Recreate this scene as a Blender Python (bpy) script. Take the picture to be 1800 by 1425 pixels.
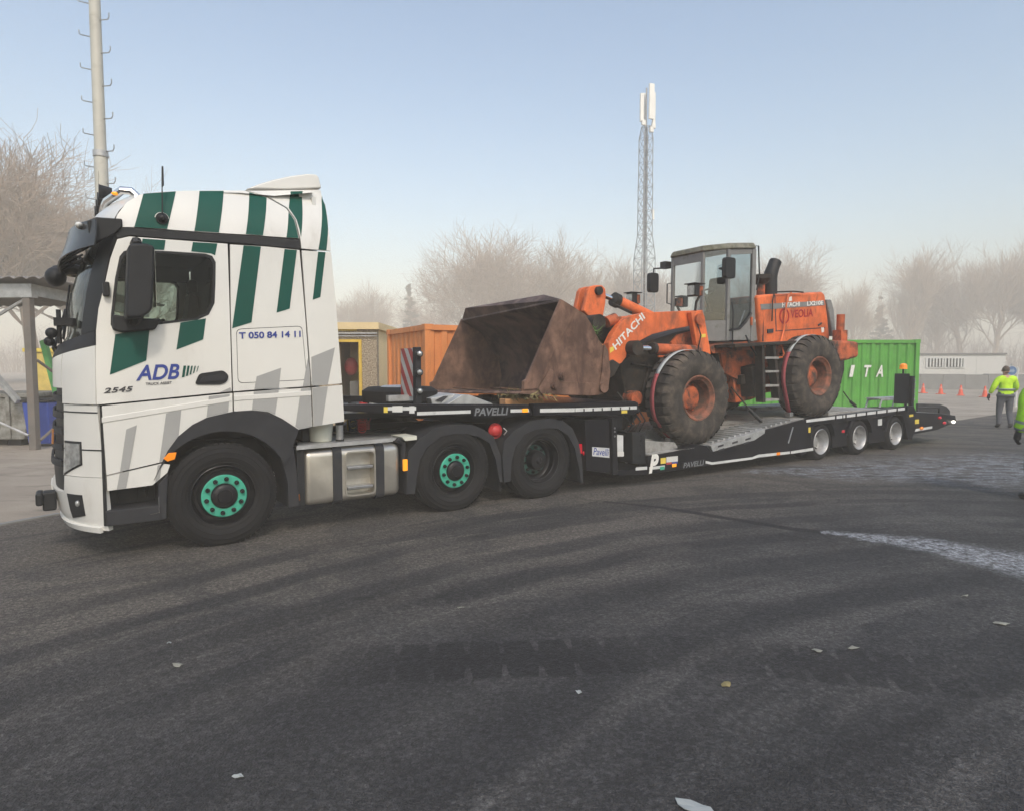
import bpy, bmesh, math, random
from mathutils import Vector, Matrix
from mathutils.geometry import delaunay_2d_cdt

for o in list(bpy.data.objects):
    bpy.data.objects.remove(o)
SC = bpy.context.scene
COL = SC.collection
R_ = math.radians

# ------------------------------------------------------------------ camera, sky, sun, exposure
F_PX, CX, CY, CAM_H = 1120.0, 900.0, 712.5, 1.79
PITCH = math.atan(70.5 / F_PX)
cam = bpy.data.cameras.new('camera')
cam.sensor_fit = 'HORIZONTAL'
cam.sensor_width = 36.0
cam.lens = 36.0 * F_PX / 1800.0
cam.clip_end = 2000.0
cam_o = bpy.data.objects.new('camera', cam)
COL.objects.link(cam_o)
cam_o.location = (0, 0, CAM_H)
cam_o.rotation_euler = (math.pi / 2 - PITCH, 0, 0)
SC.camera = cam_o

SUN_TO = Vector((0.30, -0.95))          # horizontal direction towards the sun
SUN_EL = R_(45)
world = bpy.data.worlds.new('World')
SC.world = world
world.use_nodes = True
wn = world.node_tree
bg = wn.nodes['Background']
sky = wn.nodes.new('ShaderNodeTexSky')
sky.sky_type = 'NISHITA'
sky.sun_disc = False
sky.sun_elevation = SUN_EL
sky.sun_rotation = math.atan2(SUN_TO.x, SUN_TO.y)
sky.air_density = 1.4
sky.dust_density = 2.6
sky.ozone_density = 1.0
wn.links.new(sky.outputs[0], bg.inputs[0])
bg.inputs[1].default_value = 0.15

sun = bpy.data.lights.new('sun', 'SUN')
sun.energy = 1.25
sun.angle = R_(6)
sun.color = (1.0, 0.92, 0.80)
sun_o = bpy.data.objects.new('sun', sun)
COL.objects.link(sun_o)
sd = Vector((SUN_TO.normalized().x * math.cos(SUN_EL), SUN_TO.normalized().y * math.cos(SUN_EL), math.sin(SUN_EL)))
sun_o.rotation_euler = sd.to_track_quat('Z', 'Y').to_euler()
sun_o.location = sd * 60

SC.view_settings.view_transform = 'Standard'
SC.view_settings.look = 'None'
SC.view_settings.exposure = 0.56
SC.view_settings.gamma = 1.0
SC.view_settings.use_curve_mapping = False
SC.render.engine = 'CYCLES'
SC.cycles.use_denoising = True
SC.cycles.max_bounces = 6
SC.cycles.diffuse_bounces = 3
SC.cycles.glossy_bounces = 3
SC.cycles.transmission_bounces = 4
SC.cycles.transparent_max_bounces = 12
SC.cycles.volume_bounces = 1
SC.cycles.sample_clamp_indirect = 4.0
SC.cycles.caustics_reflective = False
SC.cycles.caustics_refractive = False
HAZE_DENSITY = 0.0047

# ------------------------------------------------------------------ pixel -> place (a pixel gives a direction only)
def ray(x, y):
    a = (x - CX) / F_PX
    b = -(y - CY) / F_PX
    c, s = math.cos(PITCH), math.sin(PITCH)
    return (a, c + s * b, c * b - s)

def ground(x, y, z=0.0):
    r = ray(x, y)
    t = (z - CAM_H) / r[2]
    return (r[0] * t, r[1] * t)

class Frame:
    """A vehicle's own axes: u along it towards the rear, v away from its near side, z up."""
    def __init__(s, ox, oy, al):
        a = R_(al)
        s.o = (ox, oy); s.al = al
        s.d = (math.sin(a), math.cos(a)); s.n = (-math.cos(a), math.sin(a))
        s.rotz = math.pi / 2 - a
    def hit(s, x, y, v=0.0):
        r = ray(x, y)
        t = (v + s.n[0] * s.o[0] + s.n[1] * s.o[1]) / (s.n[0] * r[0] + s.n[1] * r[1])
        p = (r[0] * t - s.o[0], r[1] * t - s.o[1])
        return (p[0] * s.d[0] + p[1] * s.d[1], CAM_H + r[2] * t)
    def hitz(s, x, y, z=0.0):
        g = ground(x, y, z)
        p = (g[0] - s.o[0], g[1] - s.o[1])
        return (p[0] * s.d[0] + p[1] * s.d[1], p[0] * s.n[0] + p[1] * s.n[1])
    def w(s, u, v):
        return (s.o[0] + u * s.d[0] + v * s.n[0], s.o[1] + u * s.d[1] + v * s.n[1])

T = Frame(-2.85, 6.247, 55.0)                       # tractor
_k = T.w(3.6, 1.25)
TR = Frame(0, 0, 57.4)                            # trailer, turned a little on its kingpin
TR.o = (_k[0] - 1.25 * TR.n[0], _k[1] - 1.25 * TR.n[1])
LO = Frame(0, 0, 59.0)                            # wheel loader
LO.o = TR.w(3.7, 0.1)

# ------------------------------------------------------------------ things, parts, meshes
def thing(name, label, cat, fr=None, loc=(0, 0, 0), rotz=0.0, group=None):
    o = bpy.data.objects.new(name, None)
    COL.objects.link(o)
    if fr is not None:
        loc = (fr.o[0], fr.o[1], 0); rotz = fr.rotz
    o.location = loc
    o.rotation_euler = (0, 0, rotz)
    o.empty_display_size = 0.2
    o['label'] = label; o['category'] = cat
    if group: o['group'] = group
    return o

def tag(o, label=None, cat=None, group=None, kind=None):
    if label: o['label'] = label
    if cat: o['category'] = cat
    if group: o['group'] = group
    if kind: o['kind'] = kind
    return o

class MB:
    """Collects shapes; build() links them as one mesh object."""
    def __init__(s):
        s.v = []; s.f = []; s.m = []
    def add(s, vs, fs, mi=0):
        k = len(s.v)
        s.v += [tuple(p) for p in vs]
        for f in fs:
            s.f.append([i + k for i in f]); s.m.append(mi)
        return s
    def box(s, x0, x1, y0, y1, z0, z1, mi=0):
        return s.add([(x0, y0, z0), (x1, y0, z0), (x1, y1, z0), (x0, y1, z0), (x0, y0, z1), (x1, y0, z1), (x1, y1, z1), (x0, y1, z1)],
                     [(0, 3, 2, 1), (4, 5, 6, 7), (0, 1, 5, 4), (1, 2, 6, 5), (2, 3, 7, 6), (3, 0, 4, 7)], mi)
    def prism(s, poly, v0, v1, mi=0, sk=0.0):
        """poly of (u, z), carried from v0 to v1; sk lowers z with v."""
        n = len(poly)
        a = [(p[0], v0, p[1] - sk * v0) for p in poly]; b = [(p[0], v1, p[1] - sk * v1) for p in poly]
        ar = sum(poly[i][0] * poly[(i + 1) % n][1] - poly[(i + 1) % n][0] * poly[i][1] for i in range(n))
        fs = [list(range(n)), list(range(2 * n - 1, n - 1, -1))] + [[i, i + n, (i + 1) % n + n, (i + 1) % n] for i in range(n)]
        if ar < 0: fs = [f[::-1] for f in fs]
        return s.add(a + b, fs, mi)
    def prism_u(s, poly, u0, u1, mi=0):
        """poly of (v, z), carried along u."""
        t = MB().prism(poly, u0, u1)
        return s.add([(p[1], p[0], p[2]) for p in t.v], [f[::-1] for f in t.f], mi)
    def slab(s, poly, z0, z1, mi=0):
        n = len(poly)
        a = [(p[0], p[1], z0) for p in poly]; b = [(p[0], p[1], z1) for p in poly]
        ar = sum(poly[i][0] * poly[(i + 1) % n][1] - poly[(i + 1) % n][0] * poly[i][1] for i in range(n))
        fs = [list(range(n - 1, -1, -1)), list(range(n, 2 * n))] + [[i, (i + 1) % n, (i + 1) % n + n, i + n] for i in range(n)]
        if ar < 0: fs = [f[::-1] for f in fs]
        return s.add(a + b, fs, mi)
    def cyl(s, p0, p1, r0, r1=None, n=14, mi=0, caps=True):
        r1 = r0 if r1 is None else r1
        p0 = Vector(p0); p1 = Vector(p1); d = (p1 - p0).normalized()
        a = d.orthogonal().normalized(); b = d.cross(a)
        vs = []
        for p, r in ((p0, r0), (p1, r1)):
            for i in range(n):
                t = 2 * math.pi * i / n
                vs.append(p + (a * math.cos(t) + b * math.sin(t)) * r)
        fs = [[i, (i + 1) % n, (i + 1) % n + n, i + n] for i in range(n)]
        if caps: fs += [list(range(n - 1, -1, -1)), list(range(n, 2 * n))]
        return s.add(vs, fs, mi)
    def tube(s, path, r, n=8, mi=0):
        path = [Vector(p) for p in path]
        rs = r if isinstance(r, (list, tuple)) else [r] * len(path)
        vs = []; ref = None
        for i, p in enumerate(path):
            d = (path[min(i + 1, len(path) - 1)] - path[max(i - 1, 0)]).normalized()
            if ref is None: ref = d.orthogonal().normalized()
            a = (ref - d * ref.dot(d)).normalized(); ref = a; b = d.cross(a)
            for k in range(n):
                t = 2 * math.pi * k / n
                vs.append(p + (a * math.cos(t) + b * math.sin(t)) * rs[i])
        fs = []
        for i in range(len(path) - 1):
            for k in range(n):
                fs.append([i * n + k, i * n + (k + 1) % n, (i + 1) * n + (k + 1) % n, (i + 1) * n + k])
        fs += [list(range(n - 1, -1, -1)), list(range((len(path) - 1) * n, len(path) * n))]
        return s.add(vs, fs, mi)
    def lathe(s, prof, cu, cz, n=48, mi=0, v0=0.0, sgn=1, close=False):
        """prof of (radius, v): turned about the axle through (cu, cz)."""
        vs = []
        m = len(prof)
        for i in range(n):
            t = 2 * math.pi * i / n
            for r, v in prof:
                vs.append((cu + r * math.cos(t), v0 + sgn * v, cz + r * math.sin(t)))
        fs = []
        for i in range(n):
            j = (i + 1) % n
            for k in range(m if close else m - 1):
                k2 = (k + 1) % m
                f = [i * m + k, j * m + k, j * m + k2, i * m + k2]
                fs.append(f if sgn > 0 else f[::-1])
        return s.add(vs, fs, mi)
    def ball(s, c, r, nu=12, nv=8, mi=0, sc=(1, 1, 1)):
        vs = []; fs = []
        for j in range(nv + 1):
            ph = math.pi * j / nv
            for i in range(nu):
                th = 2 * math.pi * i / nu
                vs.append((c[0] + r * sc[0] * math.sin(ph) * math.cos(th), c[1] + r * sc[1] * math.sin(ph) * math.sin(th), c[2] + r * sc[2] * math.cos(ph)))
        for j in range(nv):
            for i in range(nu):
                fs.append([j * nu + i, (j + 1) * nu + i, (j + 1) * nu + (i + 1) % nu, j * nu + (i + 1) % nu])
        return s.add(vs, fs, mi)
    def build(s, name, mats, parent=None, smooth=35, bevel=0, seg=2):
        me = bpy.data.meshes.new(name)
        me.from_pydata(s.v, [], s.f)
        if not isinstance(mats, (list, tuple)): mats = [mats]
        for m in mats: me.materials.append(m)
        if len(mats) > 1: me.polygons.foreach_set('material_index', s.m)
        me.update()
        if smooth:
            me.polygons.foreach_set('use_smooth', [True] * len(me.polygons))
            me.set_sharp_from_angle(angle=R_(smooth))
        o = bpy.data.objects.new(name, me)
        COL.objects.link(o)
        if parent is not None: o.parent = parent
        if bevel:
            b = o.modifiers.new('bevel', 'BEVEL')
            b.width = bevel; b.segments = seg; b.limit_method = 'ANGLE'; b.angle_limit = R_(40); b.harden_normals = True
        return o

def bake(o):
    """Applies the modifiers of o."""
    dg = bpy.context.evaluated_depsgraph_get()
    me = bpy.data.meshes.new_from_object(o.evaluated_get(dg))
    old = o.data
    o.modifiers.clear(); o.data = me
    bpy.data.meshes.remove(old)
    return o

def cut(o, cutters):
    """Cuts closed shapes (MB) out of o."""
    tmp = []
    for c in cutters:
        t = c.build('cutter', o.data.materials[0], None, smooth=0)
        t.parent = o.parent
        m = o.modifiers.new('cut', 'BOOLEAN'); m.operation = 'DIFFERENCE'; m.solver = 'EXACT'; m.object = t
        tmp.append(t)
    bpy.context.view_layer.update()
    bake(o)
    for t in tmp: bpy.data.objects.remove(t)
    return o

def thicken(o, t, ang=40):
    """Gives a sheet its thickness, with crisp edges."""
    m = o.modifiers.new('solid', 'SOLIDIFY'); m.thickness = t; m.offset = -1
    bpy.context.view_layer.update()
    bake(o)
    o.data.polygons.foreach_set('use_smooth', [True] * len(o.data.polygons))
    o.data.set_sharp_from_angle(angle=R_(ang))
    return o

def copy_tree(o, parent=None):
    c = o.copy()
    COL.objects.link(c)
    c.parent = parent
    for ch in list(o.children): copy_tree(ch, c)
    return c

def inside(p, poly):
    x, y = p; r = False; n = len(poly)
    for i in range(n):
        x1, y1 = poly[i]; x2, y2 = poly[(i + 1) % n]
        if (y1 > y) != (y2 > y) and x < (x2 - x1) * (y - y1) / (y2 - y1) + x1: r = not r
    return r

def rounded(poly, r, n=4):
    """Rounds the corners of a polygon."""
    out = []; m = len(poly)
    for i in range(m):
        p0 = Vector(poly[i - 1]); p = Vector(poly[i]); p1 = Vector(poly[(i + 1) % m])
        a = (p0 - p); b = (p1 - p)
        d = min(r, a.length * 0.45, b.length * 0.45)
        q0 = p + a.normalized() * d; q1 = p + b.normalized() * d
        for k in range(n + 1):
            t = k / n
            out.append(tuple(q0 * (1 - t) ** 2 + p * 2 * t * (1 - t) + q1 * t * t))
    return out

def skin(name, poly, surf, mat, parent, holes=(), step=0.09, off=0.0, thick=0.0, flip=False, smooth=40):
    """A sheet cut to the outline poly (u, z) with holes, laid on the surface v = surf(u, z)."""
    def fine(pl):
        if not step: return list(pl)
        out = []
        for i in range(len(pl)):
            a, b = Vector(pl[i]), Vector(pl[(i + 1) % len(pl)]); k = max(1, int((b - a).length / (step * 0.6)))
            out += [tuple(a.lerp(b, j / k)) for j in range(k)]
        return out
    poly = fine(poly); holes = [fine(h) for h in holes]
    pts = [Vector(p) for p in poly]; edges = [(i, (i + 1) % len(poly)) for i in range(len(poly))]
    for h in holes:
        k = len(pts); pts += [Vector(p) for p in h]
        edges += [(k + i, k + (i + 1) % len(h)) for i in range(len(h))]
    if step:
        us = [p[0] for p in poly]; zs = [p[1] for p in poly]
        u = min(us) + step * 0.5
        while u < max(us):
            z = min(zs) + step * 0.5
            while z < max(zs):
                if inside((u, z), poly) and not any(inside((u, z), h) for h in holes): pts.append(Vector((u, z)))
                z += step
            u += step
    vo, eo, fo, _, _, _ = delaunay_2d_cdt(pts, edges, [], 0, 1e-5)
    mb = MB()
    fs = []
    for f in fo:
        c = ((vo[f[0]][0] + vo[f[1]][0] + vo[f[2]][0]) / 3, (vo[f[0]][1] + vo[f[1]][1] + vo[f[2]][1]) / 3)
        if inside(c, poly) and not any(inside(c, h) for h in holes):
            fs.append(list(f) if not flip else list(f)[::-1])
    vs = []
    for p in vo:
        s = surf(p[0], p[1])
        vs.append((p[0], (2.5 - s - off) if flip else (s + off), p[1]))
    mb.add(vs, fs)
    o = mb.build(name, mat, parent, smooth=smooth)
    if thick: thicken(o, thick)
    return o

# ------------------------------------------------------------------ lettering (flat print on the things)
def text_shape(body, bold=0.0, shear=0.0, spacing=1.0):
    c = bpy.data.curves.new('lettering', 'FONT')
    c.body = body; c.offset = bold; c.shear = shear; c.space_character = spacing
    o = bpy.data.objects.new('lettering', c)
    COL.objects.link(o)
    bpy.context.view_layer.update()
    me = bpy.data.meshes.new_from_object(o.evaluated_get(bpy.context.evaluated_depsgraph_get()))
    bpy.data.objects.remove(o); bpy.data.curves.remove(c)
    xs = [v.co.x for v in me.vertices]; ys = [v.co.y for v in me.vertices]
    x0, x1, y0, y1 = min(xs), max(xs), min(ys), max(ys)
    vs = [((v.co.x - x0) / (x1 - x0), (v.co.y - y0) / (y1 - y0)) for v in me.vertices]
    fs = [list(p.vertices) for p in me.polygons]
    bpy.data.meshes.remove(me)
    return vs, fs

def text(name, body, mapf, mat, parent, bold=0.02, shear=0.0, spacing=1.0):
    """mapf takes (x, y) in 0..1 of the word's box to a point."""
    vs, fs = text_shape(body, bold, shear, spacing)
    return MB().add([mapf(x, y) for x, y in vs], fs).build(name, mat, parent, smooth=0)
# ------------------------------------------------------------------ materials
def _nt(name):
    m = bpy.data.materials.new(name)
    m.use_nodes = True
    nt = m.node_tree
    return m, nt, nt.nodes['Principled BSDF']

def mth(nt, op, a, b=None, c=None, clamp=False):
    n = nt.nodes.new('ShaderNodeMath'); n.operation = op; n.use_clamp = clamp
    for i, s in enumerate((a, b, c)):
        if s is None: continue
        if isinstance(s, (int, float)): n.inputs[i].default_value = s
        else: nt.links.new(s, n.inputs[i])
    return n.outputs[0]

def mixc(nt, fac, a, b):
    n = nt.nodes.new('ShaderNodeMix'); n.data_type = 'RGBA'
    for i, s in ((0, fac), (6, a), (7, b)):
        if isinstance(s, (int, float)): n.inputs[i].default_value = s
        elif isinstance(s, tuple): n.inputs[i].default_value = (*s, 1)
        else: nt.links.new(s, n.inputs[i])
    return n.outputs[2]

def noise(nt, vec, scale, detail=4, rough=0.55, dist=0.0):
    n = nt.nodes.new('ShaderNodeTexNoise')
    n.inputs['Scale'].default_value = scale; n.inputs['Detail'].default_value = detail
    n.inputs['Roughness'].default_value = rough; n.inputs['Distortion'].default_value = dist
    if vec is not None: nt.links.new(vec, n.inputs['Vector'])
    return n.outputs[0]

def ramp(nt, fac, lo, hi):
    n = nt.nodes.new('ShaderNodeMapRange'); n.interpolation_type = 'SMOOTHSTEP'
    nt.links.new(fac, n.inputs[0]); n.inputs[1].default_value = lo; n.inputs[2].default_value = hi
    return n.outputs[0]

def objco(nt):
    return nt.nodes.new('ShaderNodeTexCoord').outputs['Object']

def vscale(nt, vec, s):
    n = nt.nodes.new('ShaderNodeMapping'); n.inputs['Scale'].default_value = s
    nt.links.new(vec, n.inputs['Vector'])
    return n.outputs[0]

def bumpn(nt, h, strength, dist, bsdf):
    n = nt.nodes.new('ShaderNodeBump'); n.inputs['Strength'].default_value = strength; n.inputs['Distance'].default_value = dist
    nt.links.new(h, n.inputs['Height']); nt.links.new(n.outputs[0], bsdf.inputs['Normal'])

def mat(name, base, rough=0.5, metal=0.0, var=0.12, scale=3.0, dirt=None, dirt_lo=0.5, dirt_hi=0.72, dirt_scale=2.2, bump=0.0, bump_scale=90, coat=0.0, rvar=0.1, spec=0.5, streak=1.0):
    m, nt, b = _nt(name)
    co = objco(nt)
    n1 = noise(nt, co, scale, 5, 0.6)
    lo = tuple(max(0, c * (1 - var)) for c in base); hi = tuple(min(1, c * (1 + var)) for c in base)
    col = mixc(nt, ramp(nt, n1, 0.3, 0.7), lo, hi)
    rg = mth(nt, 'MULTIPLY_ADD', n1, rvar * 2, rough - rvar)
    if dirt:
        n2 = noise(nt, co if streak == 1.0 else vscale(nt, co, (1, 1, streak)), dirt_scale, 8, 0.68, 0.3)
        f = ramp(nt, n2, dirt_lo, dirt_hi)
        col = mixc(nt, f, col, dirt)
        rg = mth(nt, 'MULTIPLY_ADD', f, 0.3, rg, clamp=True)
    nt.links.new(col, b.inputs['Base Color'])
    nt.links.new(rg, b.inputs['Roughness'])
    b.inputs['Metallic'].default_value = metal
    b.inputs['Specular IOR Level'].default_value = spec
    if coat:
        b.inputs['Coat Weight'].default_value = coat; b.inputs['Coat Roughness'].default_value = 0.08
    if bump:
        bumpn(nt, noise(nt, co, bump_scale, 4, 0.6), bump, 0.01, b)
    return m

def glass(name, tint, refl=0.06):
    m = bpy.data.materials.new(name); m.use_nodes = True
    nt = m.node_tree; nt.nodes.clear()
    out = nt.nodes.new('ShaderNodeOutputMaterial'); mx = nt.nodes.new('ShaderNodeMixShader')
    tr = nt.nodes.new('ShaderNodeBsdfTransparent'); tr.inputs[0].default_value = (*tint, 1)
    gl = nt.nodes.new('ShaderNodeBsdfGlossy'); gl.inputs['Roughness'].default_value = 0.04
    lw = nt.nodes.new('ShaderNodeFresnel'); lw.inputs[0].default_value = 1.45
    f = mth(nt, 'MULTIPLY_ADD', lw.outputs[0], 0.75, refl, clamp=True)
    nt.links.new(f, mx.inputs[0]); nt.links.new(tr.outputs[0], mx.inputs[1]); nt.links.new(gl.outputs[0], mx.inputs[2])
    nt.links.new(mx.outputs[0], out.inputs[0])
    return m

def lamp_mat(name, col, strength):
    m, nt, b = _nt(name)
    b.inputs['Base Color'].default_value = (*col, 1); b.inputs['Roughness'].default_value = 0.15
    b.inputs['Emission Color'].default_value = (*col, 1); b.inputs['Emission Strength'].default_value = strength
    return m

GRIME = (0.10, 0.085, 0.068)
M = {}
M['white'] = mat('white_truck_paint', (0.68, 0.67, 0.63), 0.36, 0, 0.03, 1.5, coat=0.6, dirt=(0.42, 0.39, 0.34), dirt_lo=0.52, dirt_hi=0.95, dirt_scale=2.2, streak=0.4)
M['white2'] = mat('white_paint_dull', (0.62, 0.62, 0.59), 0.45, 0, 0.04, 2)
M['green'] = mat('green_livery_film', (0.004, 0.070, 0.052), 0.5, 0, 0.08, 2, spec=0.2)
M['grey'] = mat('grey_livery_film', (0.34, 0.34, 0.33), 0.5, 0, 0.04, 2, spec=0.2)
M['navy'] = mat('blue_lettering', (0.022, 0.045, 0.25), 0.45, 0, 0.05)
M['mint'] = mat('mint_green_paint', (0.045, 0.36, 0.24), 0.5, 0, 0.12, 9, dirt=(0.03, 0.10, 0.08), dirt_lo=0.6, dirt_hi=0.8, dirt_scale=14)
M['black'] = mat('black_plastic', (0.018, 0.019, 0.021), 0.5, 0, 0.15, 5, bump=0.05, spec=0.25)
M['plastic'] = mat('grey_black_plastic', (0.026, 0.027, 0.031), 0.6, 0, 0.12, 6, dirt=(0.05, 0.047, 0.043), dirt_lo=0.5, dirt_hi=0.8, dirt_scale=5, bump=0.08, spec=0.25)
M['frame'] = mat('black_chassis_paint', (0.012, 0.012, 0.014), 0.55, 0, 0.2, 4, dirt=(0.05, 0.046, 0.04), dirt_lo=0.6, dirt_hi=0.85, dirt_scale=4, spec=0.25)
M['tblack'] = mat('glossy_black_trailer_paint', (0.010, 0.010, 0.013), 0.33, 0, 0.2, 3, dirt=(0.045, 0.042, 0.038), dirt_lo=0.58, dirt_hi=0.9, dirt_scale=2.5, spec=0.2)
M['tyre'] = mat('truck_tyre_rubber', (0.011, 0.011, 0.012), 0.8, 0, 0.2, 7, dirt=(0.026, 0.024, 0.022), dirt_lo=0.5, dirt_hi=0.85, dirt_scale=4, bump=0.15, bump_scale=50, spec=0.25)
M['ltyre'] = mat('dusty_loader_tyre_rubber', (0.045, 0.040, 0.036), 0.9, 0, 0.25, 5, dirt=(0.125, 0.10, 0.08), dirt_lo=0.42, dirt_hi=0.75, dirt_scale=5, bump=0.4, bump_scale=30, spec=0.25)
M['rimblk'] = mat('black_rim_paint', (0.014, 0.014, 0.016), 0.35, 0.2, 0.2, 8, spec=0.25)
M['silver'] = mat('silver_rim_paint', (0.42, 0.42, 0.42), 0.4, 0.5, 0.1, 8, dirt=(0.2, 0.19, 0.175), dirt_lo=0.5, dirt_hi=0.85, dirt_scale=9)
M['steel'] = mat('bare_steel', (0.42, 0.42, 0.42), 0.35, 0.85, 0.12, 8)
M['chrome'] = mat('chrome', (0.8, 0.8, 0.8), 0.12, 1.0, 0.03)
M['alu'] = mat('brushed_aluminium', (0.56, 0.53, 0.47), 0.36, 0.8, 0.1, 3, dirt=(0.35, 0.31, 0.25), dirt_lo=0.5, dirt_hi=0.9, dirt_scale=3)
M['deckgrey'] = mat('worn_grey_deck', (0.30, 0.295, 0.28), 0.65, 0.1, 0.2, 5, dirt=(0.14, 0.13, 0.115), dirt_lo=0.45, dirt_hi=0.75, dirt_scale=6, bump=0.2)
M['galv'] = mat('galvanised_steel', (0.45, 0.455, 0.45), 0.5, 0.5, 0.15, 7, dirt=(0.22, 0.21, 0.2), dirt_lo=0.5, dirt_hi=0.85, dirt_scale=5)
M['tape'] = mat('pale_reflective_tape', (0.58, 0.59, 0.58), 0.4, 0, 0.08, 6, dirt=(0.3, 0.3, 0.29), dirt_lo=0.55, dirt_hi=0.85, dirt_scale=7)
M['cream'] = mat('cream_plastic', (0.62, 0.62, 0.53), 0.5, 0, 0.05)
M['orange'] = mat('loader_orange_paint', (0.66, 0.14, 0.036), 0.58, 0, 0.2, 3, dirt=(0.17, 0.07, 0.042), dirt_lo=0.45, dirt_hi=0.78, dirt_scale=5.0, streak=0.45, bump=0.08)
M['orange2'] = mat('grimy_orange_paint', (0.46, 0.10, 0.03), 0.7, 0, 0.25, 4, dirt=(0.055, 0.042, 0.035), dirt_lo=0.40, dirt_hi=0.64, dirt_scale=3.5, bump=0.1)
M['rimor'] = mat('rusty_orange_rim', (0.27, 0.095, 0.055), 0.75, 0, 0.25, 7, dirt=(0.10, 0.065, 0.048), dirt_lo=0.38, dirt_hi=0.64, dirt_scale=6, bump=0.1)
M['grease'] = mat('greasy_dark_metal', (0.032, 0.028, 0.025), 0.6, 0.2, 0.4, 6, dirt=(0.09, 0.06, 0.04), dirt_lo=0.5, dirt_hi=0.75, dirt_scale=5, bump=0.3, bump_scale=25, spec=0.25)
M['rust'] = mat('rusty_bucket_steel', (0.185, 0.108, 0.078), 0.62, 0.1, 0.35, 5, dirt=(0.085, 0.050, 0.040), dirt_lo=0.40, dirt_hi=0.66, dirt_scale=3.4, streak=0.5, bump=0.25, bump_scale=28, spec=0.25)
M['rust2'] = mat('scoured_bucket_inside', (0.15, 0.098, 0.082), 0.5, 0.2, 0.35, 4, dirt=(0.065, 0.048, 0.046), dirt_lo=0.42, dirt_hi=0.62, dirt_scale=1.8, bump=0.2, bump_scale=22, spec=0.25)
M['cabgrey'] = mat('loader_cab_grey_paint', (0.20, 0.20, 0.195), 0.6, 0, 0.12, 4, dirt=(0.12, 0.115, 0.10), dirt_lo=0.5, dirt_hi=0.75, dirt_scale=4)
M['roofmoss'] = mat('mossy_grey_roof', (0.17, 0.165, 0.13), 0.85, 0, 0.25, 8, dirt=(0.09, 0.09, 0.055), dirt_lo=0.45, dirt_hi=0.7, dirt_scale=7)
M['letw'] = mat('white_lettering', (0.74, 0.73, 0.69), 0.5, 0, 0.08, 20)
M['letr'] = mat('red_lettering', (0.33, 0.008, 0.012), 0.5, 0, 0.1, 10)
M['letk'] = mat('dark_lettering', (0.03, 0.03, 0.035), 0.5, 0, 0.1)
M['letg'] = mat('grey_raised_lettering', (0.20, 0.21, 0.22), 0.4, 0.3, 0.1)
M['red'] = mat('red_paint', (0.45, 0.03, 0.03), 0.45, 0, 0.12, 6)
M['redfade'] = mat('faded_red_reflective', (0.42, 0.055, 0.055), 0.45, 0, 0.12, 6)
M['webred'] = mat('red_webbing', (0.36, 0.075, 0.085), 0.8, 0, 0.12, 30)
M['webgrey'] = mat('pale_webbing_sleeve', (0.42, 0.45, 0.45), 0.8, 0, 0.1, 30)
M['yellow'] = mat('yellow_sticker', (0.72, 0.55, 0.08), 0.5, 0, 0.06)
M['amber'] = lamp_mat('amber_lens', (0.75, 0.22, 0.01), 0.25)
M['amberlit'] = lamp_mat('lit_amber_lens', (0.95, 0.36, 0.02), 0.35)
M['whitelit'] = lamp_mat('lit_white_lamp', (1.0, 0.93, 0.8), 2.2)
M['redlens'] = lamp_mat('red_lens', (0.5, 0.015, 0.03), 0.08)
M['lens'] = mat('clear_lens', (0.42, 0.43, 0.42), 0.12, 0.5, 0.35, 14)
M['glassd'] = glass('tinted_side_glass', (0.55, 0.62, 0.57), -0.01)
M['glass'] = glass('clear_glass', (0.80, 0.86, 0.85), 0.08)
M['glassl'] = glass('dusty_loader_glass', (0.66, 0.72, 0.74), 0.10)
M['interior'] = mat('dark_cab_interior', (0.010, 0.010, 0.011), 0.85, 0, 0.2)
M['hivis'] = mat('hi_vis_yellow_cloth', (0.50, 0.80, 0.020), 0.8, 0, 0.12, 9, bump=0.3, bump_scale=18)
M['hivisg'] = mat('hi_vis_lime_cloth', (0.36, 0.72, 0.03), 0.8, 0, 0.15, 9, bump=0.3, bump_scale=18)
M['reflect'] = mat('grey_reflective_band', (0.22, 0.26, 0.25), 0.5, 0, 0.1)
M['trouser'] = mat('grey_work_trousers', (0.085, 0.09, 0.105), 0.9, 0, 0.15, 8, bump=0.3, bump_scale=16)
M['boot'] = mat('dark_work_boots', (0.03, 0.028, 0.027), 0.7, 0, 0.15)
M['skin'] = mat('skin', (0.50, 0.29, 0.21), 0.6, 0, 0.08)
M['hair'] = mat('brown_hair', (0.10, 0.075, 0.055), 0.85, 0, 0.25, 30)
M['glove'] = mat('black_work_glove', (0.02, 0.02, 0.022), 0.8, 0, 0.2)
M['cone'] = mat('orange_red_cone_plastic', (0.75, 0.085, 0.03), 0.6, 0, 0.06)
M['cont_o'] = mat('orange_container_paint', (0.68, 0.24, 0.07), 0.6, 0, 0.1, 2, dirt=(0.36, 0.13, 0.06), dirt_lo=0.50, dirt_hi=0.80, dirt_scale=3.5, streak=0.2)
M['cont_g'] = mat('green_container_paint', (0.085, 0.33, 0.04), 0.62, 0, 0.12, 2, dirt=(0.10, 0.20, 0.06), dirt_lo=0.50, dirt_hi=0.80, dirt_scale=3.5, streak=0.2)
M['cont_t'] = mat('teal_container_paint', (0.08, 0.30, 0.17), 0.6, 0, 0.1, 2)
M['polepaint'] = mat('pale_grey_pole_paint', (0.52, 0.51, 0.45), 0.6, 0.1, 0.06, 2, dirt=(0.36, 0.35, 0.30), dirt_lo=0.5, dirt_hi=0.8, dirt_scale=3)
M['bark'] = mat('winter_bark', (0.30, 0.225, 0.17), 0.95, 0, 0.2, 2)
M['bark2'] = mat('pale_winter_bark', (0.36, 0.275, 0.20), 0.95, 0, 0.2, 2)
M['pine'] = mat('dark_needle_foliage', (0.05, 0.06, 0.04), 0.95, 0, 0.3, 2)
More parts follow.
